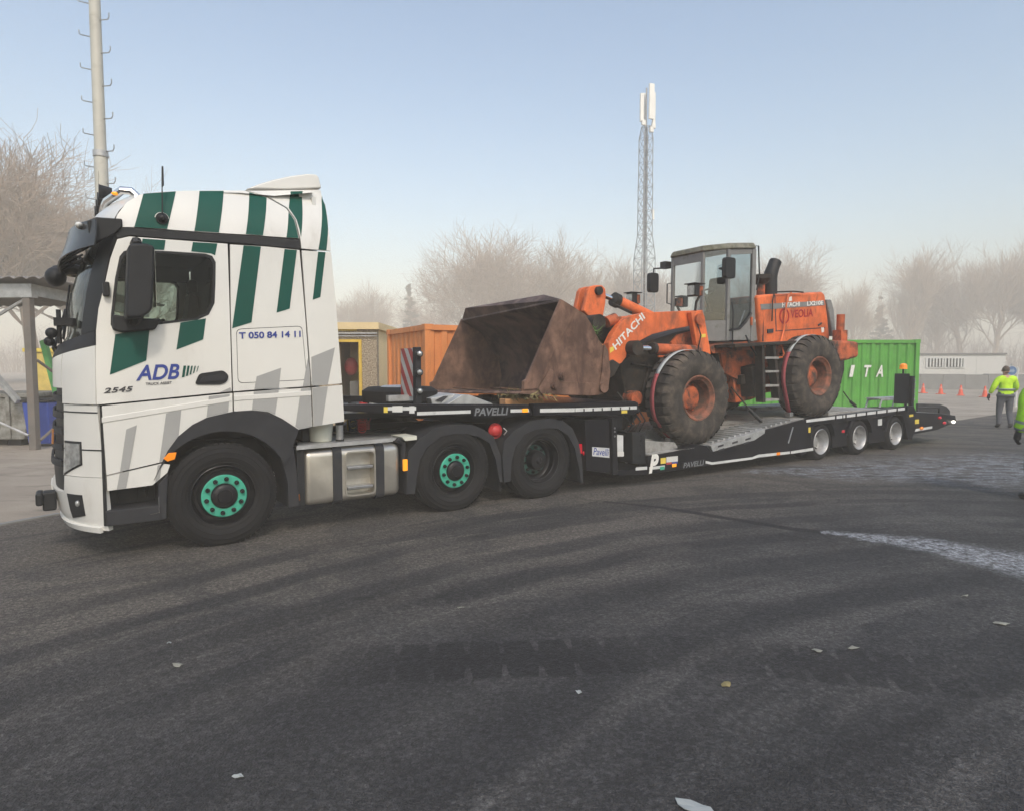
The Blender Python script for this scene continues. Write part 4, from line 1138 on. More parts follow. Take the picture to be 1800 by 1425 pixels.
def tline(a, b, h, off=0.0, v=-0.006, sl=0.0):
    """Maps a word's box to the cab side: baseline from pixel a to pixel b, height h metres."""
    (u0, z0), (u1, z1) = T.hit(*a), T.hit(*b)
    def f(x, y):
        u = u0 + (u1 - u0) * x; z = z0 + (z1 - z0) * x + y * h
        return (u, S(u, z) + v, z)
    return f
text('lettering', 'ADB', tline((239, 669.5), (316, 666)  , 0.142), M['navy'], TRK, 0.024, 0.26, 1.0)
for k, (x_, w_, h_) in enumerate(((319.5, 4.6, 20), (326.5, 3.8, 17.5), (333, 2.9, 15), (339, 2.2, 12.5), (345, 1.4, 10))):
    y_ = 643.0 + k * 0.1
    decal([(x_ + 3, y_), (x_ + 3 + w_, y_), (x_ + w_, y_ + h_), (x_, y_ + h_ + 0.6)], 'green', 'logo_bar', flat0)
text('lettering', 'TRUCK ASSIST', tline((256, 677.5), (302, 674.8), 0.024), M['letk'], TRK, 0.02)
text('lettering', '2545', tline((182.5, 691.8), (234, 687.8), 0.048), M['letk'], TRK, 0.03, 0.25, 1.1)
text('lettering', 'T 050 84 14 11', tline((420.5, 596), (529, 592.7), 0.066), M['navy'], TRK, 0.03)

# cab front: curved plan, near corner to far corner
US = [(0.28, -0.975), (0.7, -0.995), (1.44, -1.037), (2.09, -1.02), (2.48, -0.946), (2.94, -0.853), (3.12, -0.843)]
UF = [(0.28, -1.29), (0.40, -1.36), (0.70, -1.41), (1.0, -1.385), (1.4, -1.361), (1.85, -1.35), (1.97, -1.31), (2.05, -1.235), (2.3, -1.212), (2.5, -1.185), (2.66, -1.145), (2.8, -1.095), (2.95, -1.039), (3.12, -1.0)]
def tab(t, z):
    for (a, x), (b, y) in zip(t[:-1], t[1:]):
        if z <= b: return x + (y - x) * max(0.0, (z - a) / (b - a))
    return t[-1][1]
def FP(t, z, off=0.0):
    """Point on the front: t from the near side (0) to the far side (1)."""
    us, uf = tab(US, z), tab(UF, z)
    vs = S(us, z)
    k = abs(2 * t - 1)
    u = uf + (us - uf) * k ** 3.4
    v = vs + (2.5 - 2 * vs) * t
    if off:
        du = (us - uf) * 3.4 * k ** 2.4 * 2 * (1 if t > 0.5 else -1) / (2.5 - 2 * vs)
        n = Vector((-1.0, du)).normalized()
        u += n.x * off; v += n.y * off
    return (u, v, z)
def front(name, t0, t1, z0, z1, mt, off=0.0, thick=0.03, nt_=18, nz=6, parent=None, zf=None, smooth=40):
    """A sheet on the front between t0..t1 and z0..z1 (z0, z1 may be functions of t)."""
    mb = MB(); f0 = z0 if callable(z0) else (lambda t: z0); f1 = z1 if callable(z1) else (lambda t: z1)
    for j in range(nz + 1):
        for i in range(nt_ + 1):
            t = t0 + (t1 - t0) * i / nt_
            z = f0(t) + (f1(t) - f0(t)) * j / nz
            mb.v.append(FP(t, z, off))
    for j in range(nz):
        for i in range(nt_):
            a = j * (nt_ + 1) + i
            mb.f.append([a, a + nt_ + 1, a + nt_ + 2, a + 1]); mb.m.append(0)
    o = mb.build(name, mt, parent or TRK, smooth=smooth)
    if thick: thicken(o, thick)
    return o
wsb = lambda t: 2.10 - 0.12 * (1 - abs(2 * t - 1) ** 2)
front('pillar', 0.0, 0.085, wsb, 3.02, M['black'], nt_=6, nz=12)
front('pillar', 0.915, 1.0, wsb, 3.02, M['black'], nt_=6, nz=12)
front('windscreen', 0.086, 0.914, wsb, 2.95, M['glass'], off=-0.01, thick=0, nt_=24, nz=12)
front('windscreen_header', 0.086, 0.914, 2.953, 3.02, M['black'])
front('cowl', 0.0, 1.0, lambda t: wsb(t) - 0.13, lambda t: wsb(t) - 0.004, M['plastic'], off=0.004, nt_=28)
front('corner_panel', 0.0, 0.17, 1.44, lambda t: wsb(t) - 0.135, M['white'], nt_=10)
front('corner_panel', 0.83, 1.0, 1.44, lambda t: wsb(t) - 0.135, M['white'], nt_=10)
front('front_flap', 0.175, 0.825, 1.58, lambda t: wsb(t) - 0.135, M['white'], nt_=20)
front('grille', 0.175, 0.825, 0.62, 1.575, M['black'], off=-0.03, nt_=20)
for k in range(5):
    front('grille_slat', 0.18, 0.82, 0.85 + 0.15 * k, 0.91 + 0.15 * k, M['plastic'], off=0.0, nt_=20, nz=1, thick=0.02)
front('headlight_panel', 0.0, 0.172, 0.78, 1.432, M['white'], off=-0.012, nt_=10)
front('headlight_panel', 0.828, 1.0, 0.78, 1.432, M['white'], off=-0.012, nt_=10)
bm_ = front('bumper', 0.0, 1.0, 0.29, lambda t: 0.775 if (t < 0.172 or t > 0.828) else 0.615, M['white'], nt_=58, thick=0.05)
for t0, t1 in ((0.075, 0.155), (0.845, 0.925)):
    front('headlight', t0, t1, lambda t: 0.80 + 1.2 * (0.155 - min(t, 1 - t)), lambda t: 1.08, M['lens'], off=0.003, nt_=6, nz=4, thick=0.01)
    front('headlight_bezel', t0 - 0.006, t1 + 0.008, lambda t: 0.785 + 1.2 * (0.155 - min(t, 1 - t)), 1.10, M['black'], off=-0.006, nt_=6, nz=4, thick=0.01)
    front('fog_light_recess', t0 + 0.0, t1 - 0.005, lambda t: 0.37 + 0.6 * (0.155 - min(t, 1 - t)), 0.61, M['black'], off=0.004, nt_=6, nz=3, thick=0.006)
    pf = FP((t0 + t1) / 2 - 0.02, 0.53, 0.012)
    MB().ball(pf, 0.03, sc=(0.7, 0.7, 1)).build('fog_light', M['lens'], TRK)
for z_ in (1.36, 1.02):
    front('corner_seam', 0.0, 0.17, z_, z_ + 0.012, M['plastic'], off=-0.009, nt_=8, nz=1, thick=0.004)
front('orange_plate', 0.30, 0.335, 1.04, 1.18, mat('brown_orange_plate', (0.42, 0.17, 0.04), 0.5), off=0.01, nt_=2, nz=1, thick=0.01)
front('number_plate', 0.40, 0.60, 0.50, 0.61, M['white2'], off=0.012, nt_=4, nz=1, thick=0.01)
MB().box(-1.47, -1.36, 0.62, 0.78, 0.42, 0.60).box(-1.52, -1.46, 0.58, 0.82, 0.48, 0.60).build('front_coupling', M['black'], TRK, bevel=0.02)
front('lip', 0.02, 0.98, 0.27, 0.32, M['white'], off=0.03, nt_=40, nz=1, thick=0.03)

# roof: front slope and top
edge = [(-0.855, 3.02), (-0.845, 3.10), (-0.80, 3.19), (-0.72, 3.29), (-0.61, 3.375), (-0.42, 3.43), (-0.15, 3.48), (0.26, 3.54), (0.6, 3.56), (1.02, 3.66)]
bow = [0.18, 0.175, 0.17, 0.15, 0.12, 0.08, 0.03, 0, 0, 0]
mb = MB(); nt2 = 26
for (u, z), bw in zip(edge, bow):
    vs = S(u, min(z, 3.5)) - 0.002
    for i in range(nt2 + 1):
        t = i / nt2; k = abs(2 * t - 1)
        mb.v.append((u - bw * (1 - k ** 3.4), vs + (2.5 - 2 * vs) * t, z - 0.012 + 0.05 * (1 - k ** 4)))
for j in range(len(edge) - 1):
    for i in range(nt2):
        a = j * (nt2 + 1) + i
        mb.f.append([a, a + nt2 + 1, a + nt2 + 2, a + 1]); mb.m.append(0)
mb.build('roof', M['white'], TRK, smooth=50)
sp = [T.hit(*p, 0.35) for p in ((432, 333), (455, 324), (480, 316.5), (510, 310), (540, 306), (556, 307), (560, 312), (565, 332), (500, 334.5))]
MB().prism(sp, 0.33, 2.17).build('spoiler', M['white'], TRK, smooth=30, bevel=0.02)
MB().box(1.0, 1.04, 0.22, 2.28, 1.5, 3.6).build('rear_wall', M['white2'], TRK, smooth=0)
MB().box(-0.9, 1.0, 0.06, 2.44, 1.40, 1.46).build('cab_floor', M['interior'], TRK, smooth=0)
MB().box(0.12, 0.16, 0.09, 2.41, 1.46, 3.0).build('bunk_curtain', M['interior'], TRK, smooth=0)
MB().box(-0.8, 0.9, 0.12, 2.38, 3.02, 3.05).build('headliner', M['interior'], TRK, smooth=0)
for v_ in (0.075, 2.40): MB().box(-0.80, 0.10, v_, v_ + 0.02, 2.84, 3.015).build('inner_trim', M['interior'], TRK, smooth=0)
for v_ in (0.35, 1.65):
    MB().box(-0.52, -0.05, v_, v_ + 0.5, 1.75, 1.92).prism([(-0.10, 1.9), (0.06, 1.9), (0.10, 2.62), (0.0, 2.66)], v_ + 0.02, v_ + 0.48).box(0.0, 0.1, v_ + 0.12, v_ + 0.38, 2.64, 2.82).box(-0.4, -0.1, v_ + 0.1, v_ + 0.4, 1.46, 1.75).build('seat', M['interior'], TRK, bevel=0.04)
MB().prism([(-1.05, 1.5), (-0.75, 1.5), (-0.72, 2.0), (-1.08, 2.0)], 0.15, 2.35).build('dashboard', M['interior'], TRK, bevel=0.03)
st = MB(); c_ = Vector((-0.60, 0.6, 2.12))
ax = Vector((-0.55, 0, 0.83)).normalized(); e1_ = Vector((0, 1, 0)); e2_ = ax.cross(e1_)
st.tube([c_ + (e1_ * math.cos(a) + e2_ * math.sin(a)) * 0.22 for a in [2 * math.pi * i / 24 for i in range(25)]], 0.018, 6).tube([c_, c_ - ax * 0.4], 0.03, 6).tube([c_ - e1_ * 0.22, c_ + e1_ * 0.22], 0.018, 6)
st.build('steering_wheel', M['interior'], TRK)

# sun visor over the windscreen, carried on stays, mirrors, roof tube, lamps, aerial
front('sun_visor', -0.01, 1.01, lambda t: 2.83 - 0.06 * (1 - abs(2 * t - 1) ** 2), 3.06, mat('smoked_visor', (0.03, 0.031, 0.034), 0.25, 0, 0.1), off=0.17, nt_=36, nz=5, thick=0.012)
for t_ in (0.02, 0.98):
    a_ = FP(t_, 3.02, 0.17); b_ = FP(t_, 3.04, 0.0)
    MB().prism([(a_[0], 2.84), (b_[0] + 0.03, 2.96), (b_[0] + 0.09, 3.03), (b_[0] + 0.09, 3.10), (a_[0] + 0.05, 3.09), (a_[0] - 0.02, 3.05)], a_[1] - 0.01, a_[1] + 0.02).build('visor_bracket', M['black'], TRK, bevel=0.012)
for k in range(7):
    t_ = 0.06 + 0.88 * k / 6
    MB().tube([FP(t_, 2.80, 0.15), FP(t_, 2.93, 0.01)], 0.012, 6).build('visor_stay', M['black'], TRK)
for t_ in (0.08, 0.92):
    p_ = FP(t_, 3.03, 0.185)
    MB().ball(p_, 0.05, sc=(0.6, 1.2, 0.6)).build('visor_lamp', M['white2'], TRK)
# door mirror
mr = [T.hit(*p, -0.2) for p in ((224, 432), (256, 432), (266, 436), (269, 440), (268, 490), (265, 548), (246, 560), (219, 562), (221, 500))]
MB().prism(rounded(mr, 0.04), -0.34, -0.08).build('mirror', M['black'], TRK, smooth=50, bevel=0.035, seg=3)
mg = [T.hit(*p, -0.2) for p in ((227, 470), (258, 470), (256, 545), (225, 548))]
MB().box(max(p[0] for p in mr) + 0.0005, max(p[0] for p in mr) + 0.0012, -0.31, -0.11, min(p[1] for p in mr) + 0.12, max(p[1] for p in mr) - 0.06).build('mirror_glass', M['chrome'], TRK, smooth=0)
MB().prism([T.hit(*p) for p in ((198, 553), (235, 560), (283, 561), (272, 580), (215, 585), (197, 580))], -0.05, 0.06).build('mirror_foot', M['black'], TRK, smooth=50, bevel=0.02)
a_ = T.hit(235, 566, -0.03); b_ = T.hit(240, 550, -0.18); c2 = T.hit(241, 428, -0.15)
MB().tube([(a_[0], 0.0, a_[1]), (a_[0] + 0.02, -0.12, a_[1] + 0.03), (b_[0], -0.2, b_[1] + 0.02)], 0.05, 8).tube([(c2[0], 0.02, c2[1] + 0.02), (c2[0], -0.10, c2[1] + 0.02), (c2[0], -0.2, c2[1] - 0.03)], 0.045, 8).build('mirror_arm', M['black'], TRK)
MB().box(T.hit(185, 500)[0] - 0.02, T.hit(192, 500)[0], -0.03, 0.06, T.hit(188, 521)[1], T.hit(188, 496)[1]).build('pillar_trim', M['black'], TRK, bevel=0.01)
# front mirror at the far corner and small near one
q = T.hit(98, 487, 1.9)
MB().ball((q[0], 1.9, q[1]), 0.12, sc=(0.85, 1.4, 0.9)).build('front_mirror', M['black'], TRK)
r_ = FP(0.80, 2.86, 0.02)
MB().tube([(q[0], 1.9, q[1] + 0.05), (q[0] + 0.12, 1.9, q[1] + 0.10), r_], [0.07, 0.06, 0.05], 8).build('front_mirror_arm', M['black'], TRK)
for k, t_ in enumerate((0.30, 0.44, 0.58)):
    p0 = FP(t_, wsb(t_) - 0.02, 0.03); p1 = FP(t_ + 0.16, wsb(t_) + 0.35, 0.02)
    MB().tube([FP(t_, wsb(t_) - 0.06, 0.0), p0, p1], 0.012, 5).tube([FP(t_ + 0.10, wsb(t_) + 0.08, 0.022), FP(t_ + 0.17, wsb(t_) + 0.60, 0.02)], 0.009, 5).build('wiper', M['black'], TRK)
w0 = T.hit(108, 566, 0.9)
MB().box(w0[0] - 0.06, w0[0] + 0.12, 0.55, 0.75, w0[1] - 0.05, w0[1] + 0.02).cyl((w0[0] - 0.02, 0.65, w0[1] - 0.22), (w0[0] - 0.02, 0.65, w0[1] + 0.1), 0.02).ball((w0[0] - 0.08, 0.65, w0[1] - 0.12), 0.05).ball((w0[0] - 0.10, 0.68, w0[1] - 0.2), 0.045).build('camera_bracket', M['black'], TRK)
# roof tube
q0 = T.hit(247, 344, 0.32); q1 = T.hit(214, 335, 0.34); q2 = T.hit(196, 341, 0.40); q3 = T.hit(183, 352, 0.55)
path = [(q0[0], 0.32, q0[1] - 0.04), (q0[0] - 0.08, 0.32, q0[1] + 0.03), (q1[0], 0.34, q1[1]), (q2[0] + 0.04, 0.40, q2[1]), (q3[0] + 0.03, 0.6, q3[1] + 0.01)]
far = [(p[0], 2.5 - p[1], p[2]) for p in path[::-1]]
MB().tube(path + [(path[-1][0] - 0.01, 1.0, path[-1][2] + 0.01), (path[-1][0] - 0.01, 1.5, path[-1][2] + 0.01)] + far, 0.038, 10).build('roof_tube', M['chrome'], TRK)
al = T.hit(198, 341, 0.38); MB().ball((al[0] + 0.02, 0.36, al[1] + 0.0), 0.022, sc=(1.5, 1, 0.8)).build('marker_lamp', M['amberlit'], TRK)
for v_ in (0.8, 1.15, 1.5, 1.85):
    MB().cyl((path[-1][0] - 0.06, v_, path[-1][2] + 0.12), (path[-1][0] + 0.05, v_, path[-1][2] + 0.12), 0.07, 0.05, n=14).build('spot_lamp', M['black'], TRK)
an0 = TS(284.5, 385); an1 = T.hit(287, 303, 0.1)
MB().cyl((an0[0], 0.02, an0[1]), (an0[0], 0.14, an0[1]), 0.052, n=20).ball((an0[0], 0.02, an0[1]), 0.04).build('aerial_base', M['black'], TRK)
MB().lathe([(0.052, -0.004), (0.060, -0.004), (0.060, 0.02), (0.052, 0.02)], an0[0], an0[1], 24, v0=0.05, close=True).build('aerial_ring', M['white2'], TRK)
MB().tube([(an0[0], 0.0, an0[1] + 0.02), (an0[0] + 0.005, 0.0, an0[1] + 0.28), (an0[0] + 0.012, 0.01, an0[1] + 0.30), (an0[0] + 0.015, 0.01, an0[1] + 0.47)], [0.006, 0.005, 0.011, 0.008], 6).build('aerial', M['black'], TRK)
MB().cyl((0.35, 1.0, 3.55), (0.35, 1.0, 3.62), 0.3, 0.26, n=20).build('roof_hatch', M['white2'], TRK)

# step well, arches, mudguards
bx = [T.hit(*p) for p in ((184, 861), (268, 853), (294, 832), (287, 913), (187, 925))]
MB().prism(bx, 0.30, 0.34).build('step_back', M['black'], TRK, smooth=0)
MB().prism([T.hit(*p) for p in ((176, 716), (180, 716), (190, 925), (183, 925))], 0.03, 0.5).build('step_pillar', M['black'], TRK, smooth=0)
MB().prism([T.hit(*p) for p in ((186, 898), (286, 887), (287, 913), (188, 925))], 0.0, 0.34).build('step', M['plastic'], TRK, smooth=0, bevel=0.01)
MB().prism([T.hit(*p) for p in ((278, 851), (296, 830), (293, 912), (279, 913))], 0.0, 0.34).build('step_side', M['plastic'], TRK, smooth=0, bevel=0.01)
MB().prism([T.hit(*p) for p in ((211, 868), (246, 864), (247, 893), (212, 897))], 0.285, 0.298).build('step_hatch', M['plastic'], TRK, smooth=0, bevel=0.006)
MB().tube([(*T.hit(279, 872)[:1], -0.003, T.hit(279, 872)[1]), (T.hit(280, 900)[0], -0.003, T.hit(280, 900)[1]), (T.hit(264, 903)[0], -0.003, T.hit(264, 903)[1])], 0.006, 5).build('step_edge', M['chrome'], TRK)
out = [T.hit(*p) for p in arch + arch2]
inn = [(0.645 * math.cos(a), 0.5 + 0.645 * math.sin(a)) for a in [R_(160 - 138 * i / 14) for i in range(15)]]
MB().prism(out + inn[::-1], -0.012, 0.10).build('wheel_arch', M['plastic'], TRK, smooth=50, bevel=0.012)
MB().prism([(2 * 0 + p[0], p[1]) for p in out + inn[::-1]], 2.40, 2.512).build('wheel_arch', M['plastic'], TRK, smooth=50)
lin = MB()
n_ = 20
for v_ in (0.05, 0.62):
    for i in range(n_ + 1):
        a = R_(175 - 165 * i / n_); lin.v.append((0.66 * math.cos(a), v_, 0.5 + 0.66 * math.sin(a)))
for i in range(n_): lin.f.append([i, i + 1, i + n_ + 2, i + n_ + 1]); lin.m.append(0)
lin.build('arch_liner', M['black'], TRK)
MB().prism([T.hit(*p) for p in ((479, 774), (514, 768), (521, 820), (527, 889), (507, 892), (506, 850), (497, 815))], 0.0, 0.5).build('mudguard', M['plastic'], TRK, smooth=50, bevel=0.01)
mk = [T.hit(*p) for p in ((287, 805), (296, 795), (310, 794), (307, 806), (294, 810))]
MB().prism(mk, -0.02, 0.0).build('side_marker', M['amber'], TRK, smooth=0, bevel=0.004)

# wheels
def road_wheel(cu, name='wheel', drive=False, R=0.515, far=False):
    sg = -1 if far else 1; v0 = 2.5 if far else 0.0
    w = bpy.data.objects.new(name, None); COL.objects.link(w); w.parent = TRK; w.empty_display_size = 0.1
    k = R / 0.515
    W = 0.31 if not drive else 0.29
    prof = [(0.292, 0.05), (0.305, 0.028), (0.325, 0.020), (0.333, 0.014), (0.338, 0.018), (0.36, 0.006), (0.38, 0.002), (0.383, -0.002), (0.388, 0.001), (0.40, 0.0), (0.43, 0.003), (0.433, -0.001), (0.438, 0.004), (0.455, 0.010), (0.47, 0.016), (0.473, 0.012), (0.478, 0.02), (0.492, 0.03), (0.503, 0.042), (0.513, 0.055), (0.515, 0.08), (0.515, W - 0.06), (0.503, W - 0.03), (0.45, W), (0.30, W - 0.02)]
    ty = MB().lathe([(r * k, v) for r, v in prof], cu, R - 0.012, 64, v0=v0, sgn=sg)
    for v_ in (0.10, 0.155, 0.21):   # grooves read as ribs round the tread
        ty.lathe([(0.517 * k, v_ - 0.018), (0.521 * k, v_ - 0.014), (0.521 * k, v_ + 0.014), (0.517 * k, v_ + 0.018)], cu, R - 0.012, 64, v0=v0, sgn=sg)
    nb = 56
    for i in range(nb):      # shoulder blocks
        t0 = 2 * math.pi * i / nb; dt = 2 * math.pi / nb * 0.36
        for (va, vb) in ((0.050, 0.088), (W - 0.075, W - 0.04)):
            q = [(cu + rr * k * math.cos(t0 + s_ * dt), v0 + sg * vv_, R - 0.012 + rr * k * math.sin(t0 + s_ * dt)) for (rr, vv_) in ((0.506, va), (0.522, va + 0.006), (0.522, vb)) for s_ in (-1, 1)]
            ty.add(q, [[0, 2, 3, 1], [2, 4, 5, 3], [0, 4, 2], [1, 3, 5]])
    ty.build('tyre', M['tyre'], w, smooth=40)
    if drive:
        ty2 = MB().lathe([(r * k, v + 0.33) for r, v in prof], cu, R - 0.012, 48, v0=v0, sgn=sg)
        ty2.build('tyre', M['tyre'], w, smooth=40)
    cz = R - 0.012
    if not drive:
        MB().lathe([(0.297, 0.045), (0.303, 0.030), (0.296, 0.026), (0.288, 0.035), (0.276, 0.07), (0.262, 0.095), (0.235, 0.095), (0.215, 0.06), (0.205, 0.02), (0.10, 0.02)], cu, cz, 48, v0=v0, sgn=sg).build('rim', M['rimblk'], w, smooth=50)
        MB().lathe([(0.210, 0.018), (0.212, 0.004), (0.205, -0.002), (0.13, -0.002), (0.122, 0.006)], cu, cz, 48, v0=v0, sgn=sg).build('hub_ring', M['mint'], w, smooth=40)
        MB().lathe([(0.124, 0.012), (0.122, -0.012), (0.105, -0.03), (0.07, -0.036), (0.066, -0.05), (0.0, -0.052)], cu, cz, 32, v0=v0, sgn=sg).build('hub', M['rimblk'], w, smooth=40)
        rn, vn = 0.168, -0.003
    else:
        MB().lathe([(0.297, 0.045), (0.303, 0.030), (0.296, 0.024), (0.288, 0.032), (0.280, 0.07), (0.272, 0.10), (0.266, 0.104), (0.266, 0.19), (0.250, 0.20), (0.24, 0.225), (0.12, 0.21)], cu, cz, 48, v0=v0, sgn=sg).build('rim', M['rimblk'], w, smooth=50)
        MB().lathe([(0.205, 0.205), (0.20, 0.197), (0.14, 0.195)], cu, cz, 40, v0=v0, sgn=sg).build('hub_ring', mat('dull_green_paint', (0.018, 0.075, 0.06), 0.5), w)
        MB().lathe([(0.14, 0.20), (0.135, 0.12), (0.12, 0.09), (0.05, 0.085), (0.03, 0.06), (0.0, 0.06)], cu, cz, 32, v0=v0, sgn=sg).build('hub', M['rimblk'], w, smooth=40)
        rn, vn = 0.17, 0.195
    for i in range(10):
        a = 2 * math.pi * (i + 0.3) / 10
        p = (cu + rn * math.cos(a), v0 + sg * vn, cz + rn * math.sin(a))
        MB().cyl(p, (p[0], p[1] - sg * 0.016, p[2]), 0.022, n=12).cyl((p[0], p[1] - sg * 0.016, p[2]), (p[0], p[1] - sg * 0.04, p[2]), 0.013, n=6).build('nut', M['rimblk'], w, smooth=30)
    return w
AX = [0.0, 2.63, 3.985]
road_wheel(AX[0]); road_wheel(AX[1]); road_wheel(AX[2], drive=True)
for a_, dr in ((AX[0], False), (AX[1], False), (AX[2], True)): road_wheel(a_, drive=dr, far=True)
for a_ in AX: MB().cyl((a_, 0.3, 0.5), (a_, 2.2, 0.5), 0.09, n=12).build('axle', M['frame'], TRK)
# chassis
for v_ in (0.82, 1.60): MB().box(-0.8, 5.05, v_, v_ + 0.08, 0.66, 0.98).build('chassis_rail', M['frame'], TRK, smooth=0)
MB().box(1.3, 1.5, 0.903, 1.597, 0.7, 0.95).box(4.9, 5.0, 0.903, 1.597, 0.7, 0.95).build('cross_member', M['frame'], TRK, smooth=0)
MB().box(-0.7, 1.0, 0.95, 1.55, 0.55, 1.38).build('engine', M['frame'], TRK, smooth=0)
MB().cyl((3.6, 1.25, 0.985), (3.6, 1.25, 1.12), 0.46, n=28).build('fifth_wheel', M['grease'], TRK)
MB().slab([T.hitz(*p, 0.94) for p in ((522, 784), (731, 767), (717, 752), (590, 760), (525, 768))], 0.915, 0.943).build('deck_plate', M['galv'], TRK, smooth=0)
pl = [T.hit(*p) for p in ((521, 783.5), (690, 769), (690, 775.5), (521, 790))]
MB().prism(pl, -0.012, 0.006).build('deck_edge', M['galv'], TRK, smooth=0)
pl = [T.hit(*p) for p in ((706, 767.5), (732, 765), (732, 772), (712, 774))]
MB().prism(pl, -0.01, 0.3).build('deck_bracket', M['cream'], TRK, smooth=0)
# fuel tank
(u0, z1), (u1, z0) = T.hit(535, 792), T.hit(706, 868)
u1 = T.hit(706, 800)[0]; z0 = 0.285; z1 = 0.885
tank = MB().box(u0, u1, 0.03, 0.66, z0, z1).build('fuel_tank', M['alu'], TRK, smooth=40)
b = tank.modifiers.new('bevel', 'BEVEL'); b.width = 0.075; b.segments = 5; b.limit_method = 'ANGLE'
bake(tank)
ra, rb = T.hit(610, 792), T.hit(660, 868)
rec = [(ra[0], rb[1] + 0.02), (rb[0], rb[1] + 0.02), (rb[0], ra[1] - 0.03), (ra[0], ra[1] - 0.03)]
cut(tank, [MB().prism(rounded(rec, 0.05), -0.1, 0.15)])
tank.data.polygons.foreach_set('use_smooth', [True] * len(tank.data.polygons)); tank.data.set_sharp_from_angle(angle=R_(40))
cu_, cz_ = (ra[0] + rb[0]) / 2, (rec[0][1] + rec[2][1]) / 2
fr_o = rounded([(cu_ + (p[0] - cu_) * 1.10, cz_ + (p[1] - cz_) * 1.07) for p in rec], 0.06); fr_i = rounded(rec, 0.05)
skin('recess_frame', fr_o, flat0, M['alu'], tank, holes=[fr_i], off=0.018, thick=0.02)
for f_ in (0.12, 0.60):
    z_ = rec[0][1] + (rec[2][1] - rec[0][1]) * f_
    MB().box(ra[0] + 0.012, rb[0] - 0.012, 0.025, 0.145, z_, z_ + 0.035).build('step_rung', M['steel'], tank, smooth=0, bevel=0.008)
for x_ in (594.5, 669.5):
    uu = T.hit(x_, 830)[0]
    MB().prism_u(rounded([(0.015, z0 - 0.02), (0.67, z0 - 0.02), (0.67, z1 + 0.015), (0.015, z1 + 0.015)], 0.08, 5), uu - 0.05, uu + 0.05).build('tank_strap', M['plastic'], tank)
MB().cyl((u0 - 0.02, 0.12, 0.55), (u0 - 0.05, 0.12, 0.55), 0.03).build('drain_valve', M['steel'], TRK)
MB().box(u0 - 0.10, u0 - 0.05, 0.02, 0.05, 0.36, 0.43).build('side_marker', M['amber'], TRK, smooth=0)
am = T.hit(712.5, 826); MB().box(am[0] - 0.028, am[0] + 0.028, -0.01, 0.02, am[1] - 0.005, am[1] + 0.13).build('side_marker', M['amberlit'], TRK, smooth=0, bevel=0.006)
MB().tube([(T.hit(700, 778)[0], 0.05, 0.93), (am[0], 0.05, 0.88), (am[0], 0.05, 0.6)], 0.03, 6).build('lamp_bracket', M['plastic'], TRK)
MB().box(0.72, 0.80, 0.02, 0.35, 0.3, 0.9).build('battery_box', M['black'], TRK, smooth=0)
# tank and cylinder on the deck behind the cab
c1 = T.hitz(572, 777, 0.945); MB().cyl((c1[0], c1[1] + 0.15, 0.945), (c1[0], c1[1] + 0.15, 1.20), 0.12, 0.14, n=20).build('reservoir', M['cream'], TRK, bevel=0.01)
c1 = T.hitz(600, 775, 0.945); MB().cyl((c1[0], c1[1] + 0.05, 0.96), (c1[0], c1[1] + 0.05, 1.13), 0.04, n=16).build('filter', M['silver'], TRK)
MB().cyl((c1[0], c1[1] + 0.05, 0.945), (c1[0], c1[1] + 0.05, 0.965), 0.046, n=16).cyl((c1[0], c1[1] + 0.05, 1.125), (c1[0], c1[1] + 0.05, 1.16), 0.046, n=16).build('filter_cap', M['black'], TRK)
MB().box(0.86, 1.02, 0.3, 0.75, 0.945, 1.16).build('air_dryer', M['frame'], TRK, bevel=0.02)
# coiled air hoses from cab to trailer
for k, (mt_, px0, px1, vv) in enumerate((('red', (640, 715), (636, 752), 0.75), ('webred', (632, 713), (642, 755), 0.85), ('black', (608, 716), (620, 750), 0.65), ('yellow', (610, 712), (617, 748), 0.9), ('black', (625, 712), (628, 752), 1.0))):
    p0 = T.hit(*px0, vv); p1 = T.hit(*px1, vv); path = []
    n_ = 90
    for i in range(n_ + 1):
        f = i / n_; a = f * 2 * math.pi * 7
        path.append((p1[0] + 0.08 * f + 0.05 * math.cos(a), vv + 0.18 * f, p1[1] - 0.04 + 0.12 * abs(f - 0.5) * 2 + 0.05 * math.sin(a)))
    path += [(path[-1][0] + 0.05, path[-1][1], path[-1][2] + 0.12), (p0[0] + 0.25, vv + 0.1, p0[1])]
    path = [(1.06, vv, 1.35), (1.10, vv, 1.25)] + path
    MB().tube(path, 0.009, 5).build('air_hose', M[mt_], TRK)
# rear mudguards
def guard(outer, inner, far=False):
    o_ = [T.hit(*p) for p in outer]; i_ = [T.hit(*p) for p in inner]
    mb = MB().prism(o_ + i_[::-1], -0.004, 0.07)
    k = [(a[0] * 0.8 + b[0] * 0.2, a[1] * 0.8 + b[1] * 0.2) for a, b in zip(o_, i_)]
    mb.prism(o_ + k[::-1], 0.073, 0.60)
    if far:
        mb.v = [(p[0], 2.5 - p[1], p[2]) for p in mb.v]; mb.f = [f[::-1] for f in mb.f]
    return mb.build('mudguard', M['plastic'], TRK, smooth=50)
o1 = [(714, 868), (716, 830), (718, 792), (738, 770), (762, 753), (794, 746), (828, 746), (851, 754), (868, 768), (880, 800), (883, 847)]
i1 = [(729, 867), (732, 840), (738, 808), (750, 786), (775, 767), (798, 762), (820, 762), (843, 767), (860, 778), (871, 806), (878, 845)]
o2 = [(886, 847), (883, 800), (886, 775), (904, 756), (930, 740), (964, 735), (989, 739), (1006, 752), (1017, 777), (1023, 809), (1025, 849)]
i2 = [(897, 845), (899, 812), (906, 785), (922, 763), (940, 755), (962, 752), (981, 753), (998, 764), (1010, 787), (1018, 824), (1021, 848)]
for o_, i_ in ((o1, i1), (o2, i2)): guard(o_, i_); guard(o_, i_, True)
